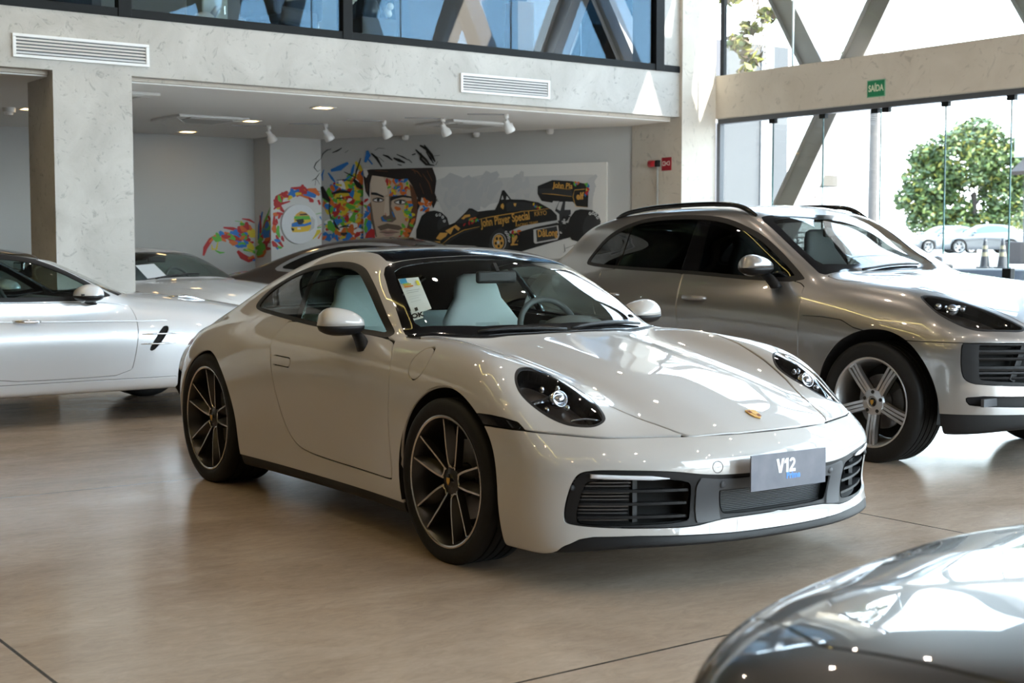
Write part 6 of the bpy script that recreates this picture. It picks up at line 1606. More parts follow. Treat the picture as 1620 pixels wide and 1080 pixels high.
('P','r',[8867,1761,8828,1733,8824,1694,8843,1688,8866,1714,8883,1751]),
('P','r',[9301,1987,9320,1933,9378,1927,9391,1952,9365,1979,9326,2002]),
('P','y',[9194,2060,9126,2069,9066,2038,9073,2017,9134,2021,9194,2038]),
('P','b',[8763,1392,8807,1364,8860,1376,8861,1398,8817,1412,8771,1412]),
('P','r',[8804,1769,8855,1740,8917,1750,8918,1769,8865,1783,8812,1788]),
('P','r',[8874,1456,8868,1411,8904,1376,8923,1385,8914,1425,8896,1459]),
('P','y',[9057,2032,8996,2014,8972,1964,8993,1949,9036,1973,9072,2011]),
('P','r',[8762,1874,8805,1838,8860,1853,8859,1876,8818,1886,8774,1893]),
('P','r',[8756,1950,8780,1871,8863,1855,8885,1889,8848,1933,8792,1971]),
('P','g',[8828,2017,8826,1956,8874,1915,8893,1928,8875,1975,8851,2021]),
('P','o',[8749,1608,8721,1549,8761,1494,8795,1503,8799,1558,8784,1605]),
('P','b',[9021,2111,9010,2038,9071,1992,9104,2011,9092,2067,9060,2118]),
('P','r',[8868,2037,8913,1989,8989,1985,9001,2015,8948,2051,8887,2064]),
('S','r',[17640,1352,17540,1411,17586,1487,17659,1486,17700,1424,17708,1365]),
('S','g',[17566,1615,17506,1658,17547,1713,17595,1711,17612,1664,17612,1621]),
('S','y',[17620,1566,17539,1616,17581,1669,17646,1668,17681,1628,17681,1576]),
('S','b',[17856,1537,17679,1479,17473,1503,17476,1538,17647,1556,17824,1569]),
('S','g',[17818,1393,17795,1452,17892,1497,17950,1484,17933,1432,17883,1390]),
('S','g',[18059,1265,17906,1259,17821,1320,17872,1345,17984,1326,18074,1298]),
('S','o',[18002,1150,17816,1164,17719,1233,17773,1259,17913,1231,18035,1183]),
('S','r',[17500,1635,17511,1696,17632,1741,17680,1725,17628,1668,17557,1626]),
('S','r',[17884,1272,17698,1294,17652,1384,17739,1406,17862,1361,17937,1309]),
('S','g',[17630,1462,17587,1544,17707,1599,17785,1582,17775,1523,17717,1461]),
('S','g',[17746,1500,17576,1556,17569,1637,17658,1653,17762,1605,17823,1526]),
('S','y',[17656,1595,17504,1602,17428,1655,17476,1683,17593,1669,17689,1627]),
('S','b',[17839,1421,17708,1470,17715,1541,17790,1550,17864,1503,17903,1441]),
('S','r',[17921,1407,17814,1421,17778,1464,17821,1481,17898,1463,17953,1429]),
('S','b',[17709,1552,17621,1602,17652,1655,17715,1657,17757,1618,17768,1563]),
('S','g',[17731,1257,17763,1339,17932,1397,17989,1376,17901,1300,17798,1243]),
('S','o',[17727,1374,17599,1408,17590,1473,17658,1484,17737,1446,17781,1396]),
('S','o',[17875,1207,17766,1218,17711,1264,17740,1275,17818,1248,17891,1223]),
('S','g',[17938,1345,17846,1383,17867,1440,17929,1443,17977,1402,17991,1359]),
('S','g',[17984,1170,17828,1206,17826,1293,17916,1304,18009,1250,18050,1199]),
('S','b',[17786,1423,17611,1440,17562,1522,17642,1545,17759,1507,17833,1460]),
('S','o',[17586,1452,17510,1490,17532,1548,17579,1549,17613,1502,17628,1462]),
('H','wash2',[9288,1518,9327,1732,9382,1684,9371,1568]),
('H','helm',[9052,1696,9089,1762,9162,1804,9235,1788,9299,1740,9323,1683,9316,1568,9278,1526,9159,1509,9031,1508,9010,1549,9018,1630,9060,1655]),
('H','gold',[9098,1762,9162,1799,9253,1772,9299,1740,9107,1729]),
('H','g',[9056,1729,9290,1740,9317,1691,9197,1681,9061,1693]),
('H','b',[9018,1630,9106,1656,9215,1624,9322,1658,9322,1617,9215,1591,9017,1581]),
('H','k',[9060,1680,9198,1698,9215,1657,9169,1616,9123,1618,9097,1664]),
('H','k',[9010,1573,9059,1557,9050,1525,9017,1533]),
('H','k',[9143,1762,9253,1772,9272,1751,9147,1743]),
('H','w',[9105,1574,9156,1575,9156,1547,9108,1546]),
]
# ================================================================ the showroom
def plaster(name,c1,c2,scale=1.6,rough=.75,strk=1.):
    """trowelled burnt-cement finish: cloudy tone, curved trowel marks and small specks"""
    m=bpy.data.materials.new(name);m.use_nodes=True;nt=m.node_tree;b=nt.nodes['Principled BSDF'];b.inputs['Roughness'].default_value=rough
    L=nt.links.new;tc=nt.nodes.new('ShaderNodeTexCoord')
    n1=nt.nodes.new('ShaderNodeTexNoise');n1.inputs['Scale'].default_value=scale;n1.inputs['Detail'].default_value=6;n1.inputs['Roughness'].default_value=.6;n1.inputs['Distortion'].default_value=.6
    n2=nt.nodes.new('ShaderNodeTexNoise');n2.inputs['Scale'].default_value=scale*2.7;n2.inputs['Detail'].default_value=8;n2.inputs['Roughness'].default_value=.7;n2.inputs['Distortion'].default_value=3.6
    for n in(n1,n2):L(tc.outputs['Object'],n.inputs['Vector'])
    r1=nt.nodes.new('ShaderNodeValToRGB');r1.color_ramp.elements[0].position=.35;r1.color_ramp.elements[1].position=.65;r1.color_ramp.elements[0].color=(*c1,1);r1.color_ramp.elements[1].color=(*c2,1)
    r2=nt.nodes.new('ShaderNodeValToRGB');e=r2.color_ramp.elements;e[0].position=.355;e[1].position=.43;k=1-.30*strk;e[0].color=(k,k,k,1);e[1].color=(1,1,1,1)
    mx=nt.nodes.new('ShaderNodeMix');mx.data_type='RGBA';mx.blend_type='MULTIPLY';mx.inputs[0].default_value=1
    L(n1.outputs['Fac'],r1.inputs[0]);L(n2.outputs['Fac'],r2.inputs[0]);L(r1.outputs[0],mx.inputs[6]);L(r2.outputs[0],mx.inputs[7]);L(mx.outputs[2],b.inputs['Base Color'])
    bp=nt.nodes.new('ShaderNodeBump');bp.inputs['Strength'].default_value=.12;bp.inputs['Distance'].default_value=.02;L(n2.outputs['Fac'],bp.inputs['Height']);L(bp.outputs[0],b.inputs['Normal'])
    return m
def floor_mat():
    """polished concrete with saw-cut joints on a 4.03 m grid"""
    m=bpy.data.materials.new('polished_concrete');m.use_nodes=True;nt=m.node_tree;b=nt.nodes['Principled BSDF'];L=nt.links.new
    tc=nt.nodes.new('ShaderNodeTexCoord');mp=nt.nodes.new('ShaderNodeMapping');mp.inputs['Scale'].default_value=(1,2.2,1);mp.inputs['Rotation'].default_value=(0,0,.6);L(tc.outputs['Object'],mp.inputs['Vector'])
    def noise(s,d,r=.6,dist=0.,src=None):
        n=nt.nodes.new('ShaderNodeTexNoise');n.inputs['Scale'].default_value=s;n.inputs['Detail'].default_value=d;n.inputs['Roughness'].default_value=r;n.inputs['Distortion'].default_value=dist;L((src or tc.outputs['Object']),n.inputs['Vector']);return n.outputs['Fac']
    a=noise(.9,5,.6,.8,mp.outputs[0]);f=noise(9,8,.75,1.2,mp.outputs[0])
    def ramp(x,els):
        r=nt.nodes.new('ShaderNodeValToRGB');r.color_ramp.elements[0].position=els[0][0];r.color_ramp.elements[1].position=els[-1][0]
        r.color_ramp.elements[0].color=(*els[0][1],1);r.color_ramp.elements[1].color=(*els[-1][1],1);L(x,r.inputs[0]);return r.outputs[0]
    base=ramp(a,[(.3,FLOOR_A),(.7,FLOOR_B)]);fine=ramp(f,[(.3,(.80,.80,.80)),(.7,(1.08,1.07,1.06))])
    mx=nt.nodes.new('ShaderNodeMix');mx.data_type='RGBA';mx.blend_type='MULTIPLY';mx.inputs[0].default_value=1;L(base,mx.inputs[6]);L(fine,mx.inputs[7])
    sp=nt.nodes.new('ShaderNodeSeparateXYZ');L(tc.outputs['Object'],sp.inputs[0])
    def M(op,a_,b_=None,c_=None):
        n=nt.nodes.new('ShaderNodeMath');n.operation=op
        for i,v in enumerate((a_,b_,c_)):
            if v is None: continue
            if isinstance(v,(int,float)): n.inputs[i].default_value=v
            else: L(v,n.inputs[i])
        return n.outputs[0]
    def joint(o,off):
        u=M('FRACT',M('ADD',M('DIVIDE',M('SUBTRACT',o,off),4.03),100.5));return M('MULTIPLY',M('ABSOLUTE',M('SUBTRACT',u,.5)),4.03)
    dj=M('MINIMUM',joint(sp.outputs[0],1.30),joint(sp.outputs[1],3.265));jm=M('SUBTRACT',1.,M('LESS_THAN',dj,.006))
    m2=nt.nodes.new('ShaderNodeMix');m2.data_type='RGBA';m2.blend_type='MIX';L(jm,m2.inputs[0]);m2.inputs[6].default_value=(.03,.025,.02,1);L(mx.outputs[2],m2.inputs[7]);L(m2.outputs[2],b.inputs['Base Color'])
    rr=ramp(noise(2.2,6,.7,.6,mp.outputs[0]),[(.3,(FLOOR_R0,)*3),(.7,(FLOOR_R1,)*3)]);L(rr,b.inputs['Roughness']);b.inputs['Specular IOR Level'].default_value=FLOOR_S
    bp=nt.nodes.new('ShaderNodeBump');bp.inputs['Strength'].default_value=.03;bp.inputs['Distance'].default_value=.01;L(f,bp.inputs['Height']);L(bp.outputs[0],b.inputs['Normal'])
    return m
FLOOR_A=(.39,.30,.225);FLOOR_B=(.52,.42,.335);FLOOR_R0=.12;FLOOR_R1=.24;FLOOR_S=.5
CEM=plaster('burnt_cement',(.43,.415,.385),(.54,.525,.495))
CEM2=plaster('beam_cement',(.60,.545,.47),(.68,.63,.555),1.2,.75,.7)
WALLG=mat('grey_wall_paint',(.46,.455,.44),.7)
WALLW=mat('white_wall_paint',(.62,.61,.59),.7)
CEIL=mat('ceiling_white',(.78,.77,.75),.8)
CEILD=mat('ceiling_taupe',(.10,.09,.08),.8)
FRAME=mat('black_frame',(.008,.009,.010),.45,spec=.12)
FRAMEG=mat('grey_rail',(.08,.085,.095),.4)
STEEL=mat('painted_steel',(.42,.385,.37),.5)
PANE=glass('facade_glass',(.93,.96,.95),.05)
MPANE=glass('mezzanine_glass',(.80,.84,.84),.032,tint=(.36,.62,.92))
EDGE=mat('glass_edge',(.03,.10,.11),.2)
WARM=mat('warm_lamp',(1,.8,.5),.5,emit=(1,.66,.30),es=3.5)
LEDY=mat('led_strip',(1,.9,.5),.5,emit=(1,.78,.25),es=9)
WARMS=mat('warm_spot',(1,.8,.5),.5,emit=(1,.62,.32),es=60)
SPOTM=mat('spot_white',(.72,.71,.69),.4)
def S(name,build,mt,bevel=0):
    m=MB();build(m);o=m.build(name,mt,bevel=bevel);o['kind']='structure';return o
XG=12.25
S('floor',lambda m:m.box(-11,12.6,-6.7,18.4,-.12,0),floor_mat())
# mezzanine edge, its square pillar and the ceiling below it
S('trim_1',lambda m:m.box(-11,11.655,12.5,12.66,2.865,3.392),CEM)
S('pillar_1',lambda m:m.box(4.085,4.812,12.502,13.22,0,2.866),CEM)
S('pillar_2',lambda m:m.box(11.640,12.20,12.45,13.36,0,6.6),CEM2)
def ceil1(m): m.box(-11,11.64,12.66,18.4,2.82,3.36)
S('ceiling_mezzanine',ceil1,CEIL)
S('trim_2',lambda m:m.box(4.81,11.60,12.62,12.70,2.835,2.868),CEM2)
S('trim_3',lambda m:m.box(-11,4.08,12.62,12.70,2.835,2.868),CEM2)
S('wall_back',lambda m:m.box(-11,8.9,18.08,18.3,0,2.82),WALLG)
S('wall_pillar',lambda m:m.box(8.72,9.512,17.58,18.2,0,2.82),WALLW)
WA=np.array([9.51,17.58]);WE=np.array([.45551414,-.89022855]);WN=np.array([-.89022855,-.45551414])
def obl(m):
    a=WA-WN*0;b=WA+WE*4.83
    m.prism([tuple(a),tuple(b),tuple(b-WN*.2),tuple(a-WN*.2)],0,2.82)
S('wall_mural',obl,WALLG)
S('trim_8',lambda m:m.box(-6.6,-6.4,-6.5,12.5,2.865,3.392),CEM)
S('ceiling_side',lambda m:m.box(-11,-6.6,-6.5,12.5,2.82,3.36),CEILD)
# upper floor behind the glass
S('wall_mezzanine',lambda m:m.box(-11,9.35,16.8,17.0,3.392,6.6),mat('upper_wall',(.30,.27,.235),.7))
S('wall_mezzanine_dark',lambda m:m.box(10.42,12.2,16.8,17.0,3.392,6.6),mat('upper_brown_wall',(.06,.045,.035),.5))
BLUEF=glass('blue_film_glass',(.034,.052,.068),.03)
S('window_upper',lambda m:m.box(9.35,10.42,16.88,16.9,3.392,6.6),BLUEF)
S('window_film',lambda m:m.box(12.95,12.97,13.4,24,3.3,6.7),BLUEF)
for y in(14.0,14.6,15.2,16.0): S('window_edge',lambda m:m.box(12.94,12.98,y-.008,y+.008,3.3,6.7),mat('blue_joint',(.25,.38,.50),.4))
S('trim_9',lambda m:m.box(12.20,12.6,12.46,24,2.872,3.40),CEM2)
S('wall_mezzanine_side',lambda m:m.box(5.2,5.3,14.6,16.8,3.392,6.6),mat('upper_dark_wall',(.07,.06,.055),.6))
S('floor_mezzanine',lambda m:m.box(-11,12.2,12.66,17,3.36,3.392),mat('upper_floor',(.22,.19,.16),.4))
S('ceiling_upper',lambda m:m.box(-11,12.2,12.6,17,6.55,6.7),CEILD)
S('ceiling',lambda m:m.box(-11,12.6,-6.7,12.6,6.6,6.8),CEILD)
S('wall_left',lambda m:m.box(-11.2,-11,-6.7,18.4,0,6.8),mat('dark_side_wall',(.05,.047,.045),.6))
for i,(x,y) in enumerate(((-.15,12.502),(-7.1,5.2),(-7.1,-2.6))): S('pillar_%d'%(i+3),lambda m:m.box(x,x+.72 if i==0 else x+.5,y,y+.72,0,2.866 if i==0 else 2.82),CEM)
S('wall_rear_base',lambda m:m.box(3.2,12.6,-6.7,-6.5,0,.12),CEM)
# mezzanine window frames
def mez(m):
    m.box(-11,11.64,12.49,12.57,3.392,3.470);m.box(-11,11.64,12.49,12.57,6.4,6.6)
    for a,b in((4.690,4.815),(7.018,7.128),(11.245,11.378),(2.36,2.47),(-.2,-.1),(-3,-2.9),(-6,-5.9),(-9,-8.9)): m.box(a,b,12.48,12.58,3.392,6.6)
S('window_frame',mez,FRAME,.004)
k=1
for a,b in((-11,-2.95),(-2.95,2.40),(2.40,4.75),(4.75,7.07),(7.07,11.3)):
    S('window_%d'%k,lambda m:m.box(a+.03,b-.03,12.525,12.535,3.465,6.42),MPANE);k+=1
S('trim_jamb',lambda m:m.box(11.37,11.64,12.505,12.60,3.392,6.6),CEM)
# glass facade on the right: concrete beam, frameless doors below, tall glazing above
S('trim_4',lambda m:m.box(12.20,12.52,-6.7,12.46,2.872,3.385),CEM2)
S('trim_5',lambda m:m.box(12.215,12.50,-6.7,12.44,2.862,2.874),CEM)
S('trim_6',lambda m:m.box(12.23,12.33,-6.7,12.44,2.805,2.864),FRAMEG)
YM=[12.42,11.56,10.79,9.975,9.135,8.355,7.55,6.72,5.9]
S('window_jamb',lambda m:m.box(12.23,12.30,12.40,12.455,0,2.81),FRAMEG)
for a,b in zip(YM[:-1],YM[1:]):
    o=S('window_%d'%k,lambda m:m.box(12.268,12.278,b+.006,a-.006,.03,2.80),PANE);k+=1
for a,b in((5.9,0.2),(.2,-6.5)):
    S('window_%d'%k,lambda m:m.box(12.268,12.278,b+.006,a-.006,.03,2.80),PANE);k+=1
for y in YM[1:]:
    S('window_edge',lambda m:m.box(12.266,12.280,y-.006,y+.006,.03,2.80),EDGE)
for ys in((11.56,),(10.79,),(10.05,9.90),(9.135,),(8.355,)):
    for y in ys:
        m=MB();m.box(12.245,12.30,y-.045,y+.045,2.755,2.808);o=m.build('door_patch',FRAME,bevel=.004);tag(o,{11.56:'black glass clamp under the beam, leftmost of the row',10.79:'black glass clamp under the beam where the steel brace crosses',10.05:'left one of the two black glass clamps side by side',9.90:'right one of the two black glass clamps side by side',9.135:'wide black glass clamp above the round green tree',8.355:'black glass clamp at the far right end of the row'}[y],'clamp','glass clamps under the facade beam')
m=MB();m.box(12.235,12.31,8.30,8.40,.93,1.085);o=m.build('door_lock',FRAME,bevel=.006);tag(o,'black lock box on the glass door edge beside the grey car','lock')
for a,b in((12.42,11.3),(11.3,8.2),(8.2,5.1),(5.1,2.0),(2.0,-6.5)):
    S('window_%d'%k,lambda m:m.box(12.30,12.31,b+.006,a-.006,3.40,6.6),PANE);k+=1
S('window_frame',lambda m:m.box(12.28,12.33,12.40,12.46,3.385,6.6),FRAME)
for y in(11.3,8.2,5.1,2.0):
    S('window_edge',lambda m:m.box(12.296,12.314,y-.010,y+.010,3.40,6.6),mat('glass_joint',(.6,.68,.72),.3))
# crossing steel braces outside the glass
XB=12.66
def brace(name,y0,z0,y1,z1,label):
    m=MB();a=Vector((XB,y0,z0));b=Vector((XB,y1,z1));d=(b-a).normalized();u=Vector((0,-d.z,d.y))
    m.bar(a,b,.28,.20,up=(1,0,0))
    for s_ in(-1,1): m.bar(a+u*s_*.14,b+u*s_*.14,.022,.30,up=(1,0,0))
    o=m.build(name,STEEL,bevel=.004);tag(o,label,'brace','slanting steel braces outside the glass facade')
P_=3.04;sl=.64
for i in range(-2,6):
    yn=10.92-P_*i
    lb={-1:('dark slanting brace seen through the upper floor glass at its right end','slanting steel brace outside, hidden behind the concrete column'),-2:('slanting steel brace outside, far along the upper floor','brown slanting brace seen through the upper floor glass behind the pedestal'),0:('slanting steel brace rising left from the middle of the concrete beam','slanting steel brace rising right from the middle of the beam, continuing down behind the glass'),1:('slanting steel brace at the top right corner above the beam','slanting steel brace just beyond the right edge, rising right')}.get(i,('slanting steel brace outside the glass facade, farther along','slanting steel brace outside the glass facade, farther along'))
    brace('steel_brace',yn+.05,3.05,min(yn+.05+sl*3.6,yn+2.3),6.65,lb[0])
    if i==-1: continue
    if i%2==0: brace('steel_brace',yn+sl*2.95,-.12,yn-sl*3.6,6.65,lb[1])
    else: brace('steel_brace',yn-.05,3.05,yn-sl*3.6,6.65,lb[1])
# rear glazing behind the viewer
S('wall_rear',lambda m:m.box(-11,3.2,-6.7,-6.5,0,6.6),mat('dark_rear_wall',(.06,.055,.05),.6))
for i,x in enumerate(np.arange(3.2,12.0,2.98)):
    S('window_%d'%k,lambda m:m.box(x+.03,x+2.95,-6.56,-6.55,.12,3.3),PANE);k+=1
    S('window_%d'%k,lambda m:m.box(x+.03,x+2.95,-6.56,-6.55,3.36,6.6),PANE);k+=1
    S('window_edge',lambda m:m.box(x-.03,x+.03,-6.6,-6.5,.12,6.6),FRAME)
# ---- wall grilles
def grille(x0,x1,label):
    r=empty('air_grille',((x0+x1)/2,12.5,2.953),0,label,'grille','white air grilles on the concrete beam')
    w=(x1-x0)/2;h=.205
    m=MB();m.box(-w,w,-.022,0,0,.026);m.box(-w,w,-.022,0,h-.026,h);m.box(-w,-w+.03,-.022,0,.026,h-.026);m.box(w-.03,w,-.022,0,.026,h-.026);m.build('frame',mat('grille_white',(.80,.81,.82),.45),r,bevel=.003)
    m=MB();m.box(-w+.03,w-.03,-.004,-.001,.026,h-.026);m.build('backing',mat('grille_shadow',(.10,.11,.12),.6),r)
    for q in range(5):
        z=.036+q*.029;m=MB();m.add([(-w+.03,-.020,z),(w-.03,-.020,z),(w-.03,-.004,z+.018),(-w+.03,-.004,z+.018),(-w+.03,-.019,z-.002),(w-.03,-.019,z-.002),(w-.03,-.003,z+.016),(-w+.03,-.003,z+.016)],[(0,1,2,3),(4,7,6,5),(0,4,5,1),(3,2,6,7)]);m.build('slat',mat('slat_white',(.70,.73,.75),.45) if q==0 and x0<5 else SPOTM,r)
grille(3.735,4.975,'long white air grille above the square pillar');grille(8.448,9.655,'white air grille on the right part of the concrete beam')
# ---- ceiling fittings under the mezzanine
ZC=2.82
for i,(x,y) in enumerate(((7.93,16.02),(8.38,15.36),(8.74,14.57),(9.13,13.87),(9.46,13.05))):
    lb=('leftmost of the five white spotlights, above the wall pillar','second spotlight from the left, left of the painted face','third of the five spotlights, above the painted black hair','fourth white spotlight, above the top edge of the canvas','rightmost of the five white spotlights, nearest the air grille')[i]
    r=empty('spotlight',(x,y,ZC),math.radians(-27),lb,'spotlight','white spotlights under the mezzanine')
    m=MB();m.box(-.45,.02,-.012,.012,-.012,0);m.build('track',mat('track_grey',(.35,.35,.35),.5),r)
    m=MB();m.smooth=True;m.lathe([(0,0),(.028,0),(.028,-.05),(0,-.05)],16,axis='z');m.tube([(0,0,-.05),(.0,0,-.10)],.012,8);m.build('stem',SPOTM,r)
    d=Vector((.45,.25,-.86)).normalized();Q=d.to_track_quat('Z','Y').to_matrix().to_4x4();Q.translation=Vector((.0,0,-.09))
    m=MB();m.smooth=True;m.lathe([(0,-.02),(.03,-.02),(.034,.03),(.055,.06),(.062,.11),(.058,.125),(.05,.115)],20,axis='z');auto_smooth(m.build('shade',SPOTM,r,xf=Q))
    m=MB();m.smooth=True;m.lathe([(0,.10),(.05,.112)],20,axis='z');m.build('bulb',SPOTM,r,xf=Q)
for i,(x,y,lb) in enumerate(((7.47,17.46,'recessed square downlight at the back, above the grey wall'),(7.45,15.55,'recessed square downlight right of the open air conditioner panel'),(7.40,13.62,'recessed square downlight nearest the concrete beam'),(4.86,15.66,'recessed square downlight left of the square pillar'))):
    r=empty('downlight',(x,y,ZC),0,lb,'downlight','recessed downlights under the mezzanine')
    m=MB()
    for a in((-.11,-.09,-.11,.11),(.09,.11,-.11,.11),(-.09,.09,-.11,-.09),(-.09,.09,.09,.11)): m.box(a[0],a[1],a[2],a[3],-.008,0)
    m.build('rim',SPOTM,r);m=MB();m.box(-.09,.09,-.09,.09,-.004,-.001);m.build('lamp',WARM,r)
def cassette(x,y,rz,label,open_):
    r=empty('ceiling_air_conditioner',(x,y,ZC),rz,label,'air conditioner')
    m=MB();m.box(-.44,.44,-.44,.44,-.03,0);m.build('panel',SPOTM,r,bevel=.01)
    m=MB();m.box(-.27,.27,-.27,.27,-.036,-.03);m.build('intake',mat('intake_grey',(.45,.44,.42),.5),r)
    for a in range(4):
        q=Matrix.Rotation(a*math.pi/2,4,'Z');m=MB();zz=-.085 if open_ and a==3 else -.036
        m.add([(-.28,-.40,-.034),(.28,-.40,-.034),(.26,-.30,zz),(-.26,-.30,zz),(-.28,-.40,-.028),(.28,-.40,-.028),(.26,-.30,zz+.006),(-.26,-.30,zz+.006)],[(0,1,2,3),(4,7,6,5),(0,4,5,1),(3,2,6,7),(0,3,7,4),(1,5,6,2)]);m.build('louvre',SPOTM,r,xf=q)
    if open_:
        m=MB();m.box(-.3,.3,-.43,-.28,-.031,-.0305);m.build('outlet',mat('outlet_brown',(.16,.12,.09),.6),r)
cassette(6.85,15.65,0,'ceiling air conditioner with a drooping open louvre, left of the downlight',True);cassette(9.75,14.35,0,'flat square air conditioner panel between the fourth and fifth spotlights',False);cassette(4.98,13.75,0,'ceiling air conditioner mostly hidden behind the square pillar',False)
m=MB();m.smooth=True;m.lathe([(0,0),(.07,0),(.07,-.05),(.045,-.055),(.04,-.08),(.0,-.085)],20,axis='z',c=(4.63,15.66,ZC));tag(auto_smooth(m.build('smoke_detector',SPOTM)),'round white smoke detector on the ceiling at the far left','smoke detector')
for u,lb in((1.407,'small white picture lamp at the wall top, above the painted hair'),(2.504,'small white picture lamp at the wall top, middle of three'),(3.59,'small white picture lamp at the wall top, rightmost of three')):
    p=WA+WE*u+WN*.03;m=MB();m.smooth=True;m.lathe([(0,.0),(.045,.0),(.05,-.03),(.035,-.06),(0,-.065)],16,axis='z',c=(p[0],p[1],ZC));tag(auto_smooth(m.build('picture_lamp',SPOTM)),lb,'lamp','small lamps along the mural wall')
# ---- signs
r=empty('exit_sign',(12.2,9.987,2.922),0,'small green SAÍDA exit sign on the concrete beam','sign')
m=MB();m.box(-.006,0,-.122,.122,0,.186);m.build('board',mat('sign_border',(.20,.42,.28),.5),r)
m=MB();m.box(-.008,-.006,-.112,.112,.010,.176);m.build('panel',mat('sign_green',(.008,.21,.09),.45),r)
text_obj('lettering','SAÍDA',.098,mat('sign_cream',(.75,.80,.60),.5),r,frame_mat((-.0085,0,.093),(0,-1,0),(0,0,1)),.0005,sx=.74,off=.0024)
r=empty('fire_alarm_sign',(11.64,12.715,2.234),0,'red fire alarm sign with a white horn symbol on the concrete pillar','sign')
m=MB();m.box(-.006,0,-.085,.085,0,.158);m.build('board',mat('sign_red',(.38,.015,.03),.5),r)
WH=mat('sign_white',(.85,.78,.72),.5)
m=MB()
for a in((-.004,.002,.055,.06),):pass
for y0,y1,z0,z1 in((.018,.070,.105,.113),(.018,.070,.060,.068),(.062,.070,.068,.105),(.018,.026,.068,.105)): m.box(-.0075,-.006,y0,y1,z0,z1)
m.add([(-.0075,.018,.086),(-.0075,-.045,.116),(-.0075,-.045,.108),(-.0075,-.002,.086),(-.0075,-.045,.064),(-.0075,-.045,.056)],[(0,1,2,3),(0,3,4,5)]);m.box(-.0075,-.006,-.060,-.052,.060,.112);m.build('horn_symbol',WH,r,fixn=False)
r=empty('fire_alarm_horn',(11.64,12.86,2.325),0,'red fire alarm horn at the top of a grey pipe beside the red sign','alarm')
m=MB();m.smooth=True;m.tube([(-.02,0,-.0),(-.02,0,-2.2)],.012,8);m.build('conduit',mat('pipe_grey',(.45,.46,.44),.4),r)
m=MB();m.box(-.04,0,-.03,.03,-.04,.04);m.build('box',BLACK,r,bevel=.004);m=MB();m.smooth=True;m.lathe([(.02,.03),(.035,.05),(.045,.13),(.03,.135),(0,.135)],20,axis='y',c=(-.03,0,0));m.build('horn',mat('alarm_red',(.45,.02,.03),.35),r)
for x0,x1,lb in((9.62,9.50,'left one of two dark leaning legs behind the orchid'),(9.92,10.28,'right one of two dark leaning legs behind the orchid')):
    m=MB();m.bar((x1,16.5,3.392),(x0+.12*(1 if x0>9.8 else 1),16.5,5.2),.22,.2,up=(0,1,0));tag(m.build('leaning_strut',mat('strut_dark',(.03,.03,.032),.5)),lb,'strut','leaning struts behind the upper floor window')
# ---- things on the upper floor seen through its glass
def vase(x,y,label):
    r=empty('flower_vase',(x,y,3.70),0,label,'vase')
    m=MB();m.smooth=True;m.lathe([(0,0),(.07,0),(.10,.08),(.07,.18),(.06,.2),(0,.19)],18,axis='z');m.build('pot',mat('pot_dark',(.03,.03,.03),.3),r)
    g=mat('leaf_dark',(.05,.10,.03),.5);w=mat('petal',(.82,.80,.74),.5);rr=random.Random(5)
    for q in range(6):
        a=q*1.05;e=(.22*math.cos(a),.12*math.sin(a),.30+.12*rr.random());m=MB();m.smooth=True;m.tube([(0,0,.18),(e[0]*.4,e[1]*.4,.36),e],[.012,.03,.003],6);m.build('leaf',g,r)
    for q in range(16):
        a=rr.uniform(-1,1);m=MB();m.smooth=True;c=(a*.26,rr.uniform(-.08,.08),.62-.55*abs(a)**1.5+rr.uniform(-.03,.06));m.sphere(c,(.045,.03,.04),8,6);m.build('bloom',w,r)
vase(7.62,12.95,'white orchid in a dark pot behind the upper floor glass')
m=MB();m.box(7.42,7.85,12.80,13.12,3.392,3.70);tag(m.build('plant_stand',mat('stand_dark',(.05,.04,.035),.5),bevel=.01),'low dark stand carrying the white orchid','stand')
m=MB();m.box(9.55,9.78,12.95,13.2,3.392,4.10);tag(m.build('pedestal',mat('pedestal_wood',(.36,.21,.13),.5),bevel=.006),'narrow tan pedestal behind the upper floor glass','pedestal')
r=empty('bowl',(9.665,13.07,4.10),0,'brown and white bowl standing on the tan pedestal','bowl')
m=MB();m.smooth=True;m.lathe([(0,0),(.06,0),(.13,.08),(.15,.14)],20,axis='z');m.build('base',mat('bowl_brown',(.14,.09,.08),.4),r);m=MB();m.smooth=True;m.lathe([(.15,.14),(.155,.24),(.10,.30),(0,.31)],20,axis='z');m.build('rim',mat('bowl_white',(.75,.76,.72),.4),r)
r=empty('cabinet',(6.05,13.6,3.392),0,'pale cabinet behind the upper floor glass left of the dark chair','cabinet')
m=MB();m.box(-.14,.14,-.2,.2,0,.62);m.build('body',mat('cabinet_pale',(.55,.60,.56),.5),r,bevel=.01);m=MB();m.box(-.13,.13,-.205,-.2,.05,.56);m.build('door',mat('cabinet_door',(.60,.64,.60),.5),r);m=MB();m.box(.09,.105,-.22,-.205,.28,.36);m.build('handle',CHROME,r)
r=empty('armchair',(6.85,13.5,3.392),.3,'dark upholstered armchair behind the upper floor glass','armchair')
UP=mat('chair_brown',(.045,.035,.03),.7)
m=MB();m.box(-.28,.28,-.28,.28,.22,.40);m.build('seat',UP,r,bevel=.05,seg=3);m=MB();m.box(-.30,.30,.20,.32,.30,.85);m.build('backrest',UP,r,bevel=.05,seg=3)
for s_ in(-1,1):
    m=MB();m.box(s_*.30-.05,s_*.30+.05,-.28,.28,.30,.56);m.build('arm',UP,r,bevel=.04,seg=3)
    for t_ in(-1,1): m=MB();m.tube([(s_*.25,t_*.23,.24),(s_*.27,t_*.25,0)],.018,8);m.build('leg',BLACK,r)
r=empty('figurine',(5.85,13.2,3.392),0,'small pale animal figurine behind the upper floor glass','figurine')
FG=mat('figurine_pale',(.60,.58,.54),.4);m=MB();m.smooth=True;m.sphere((0,0,.20),(.10,.04,.05));
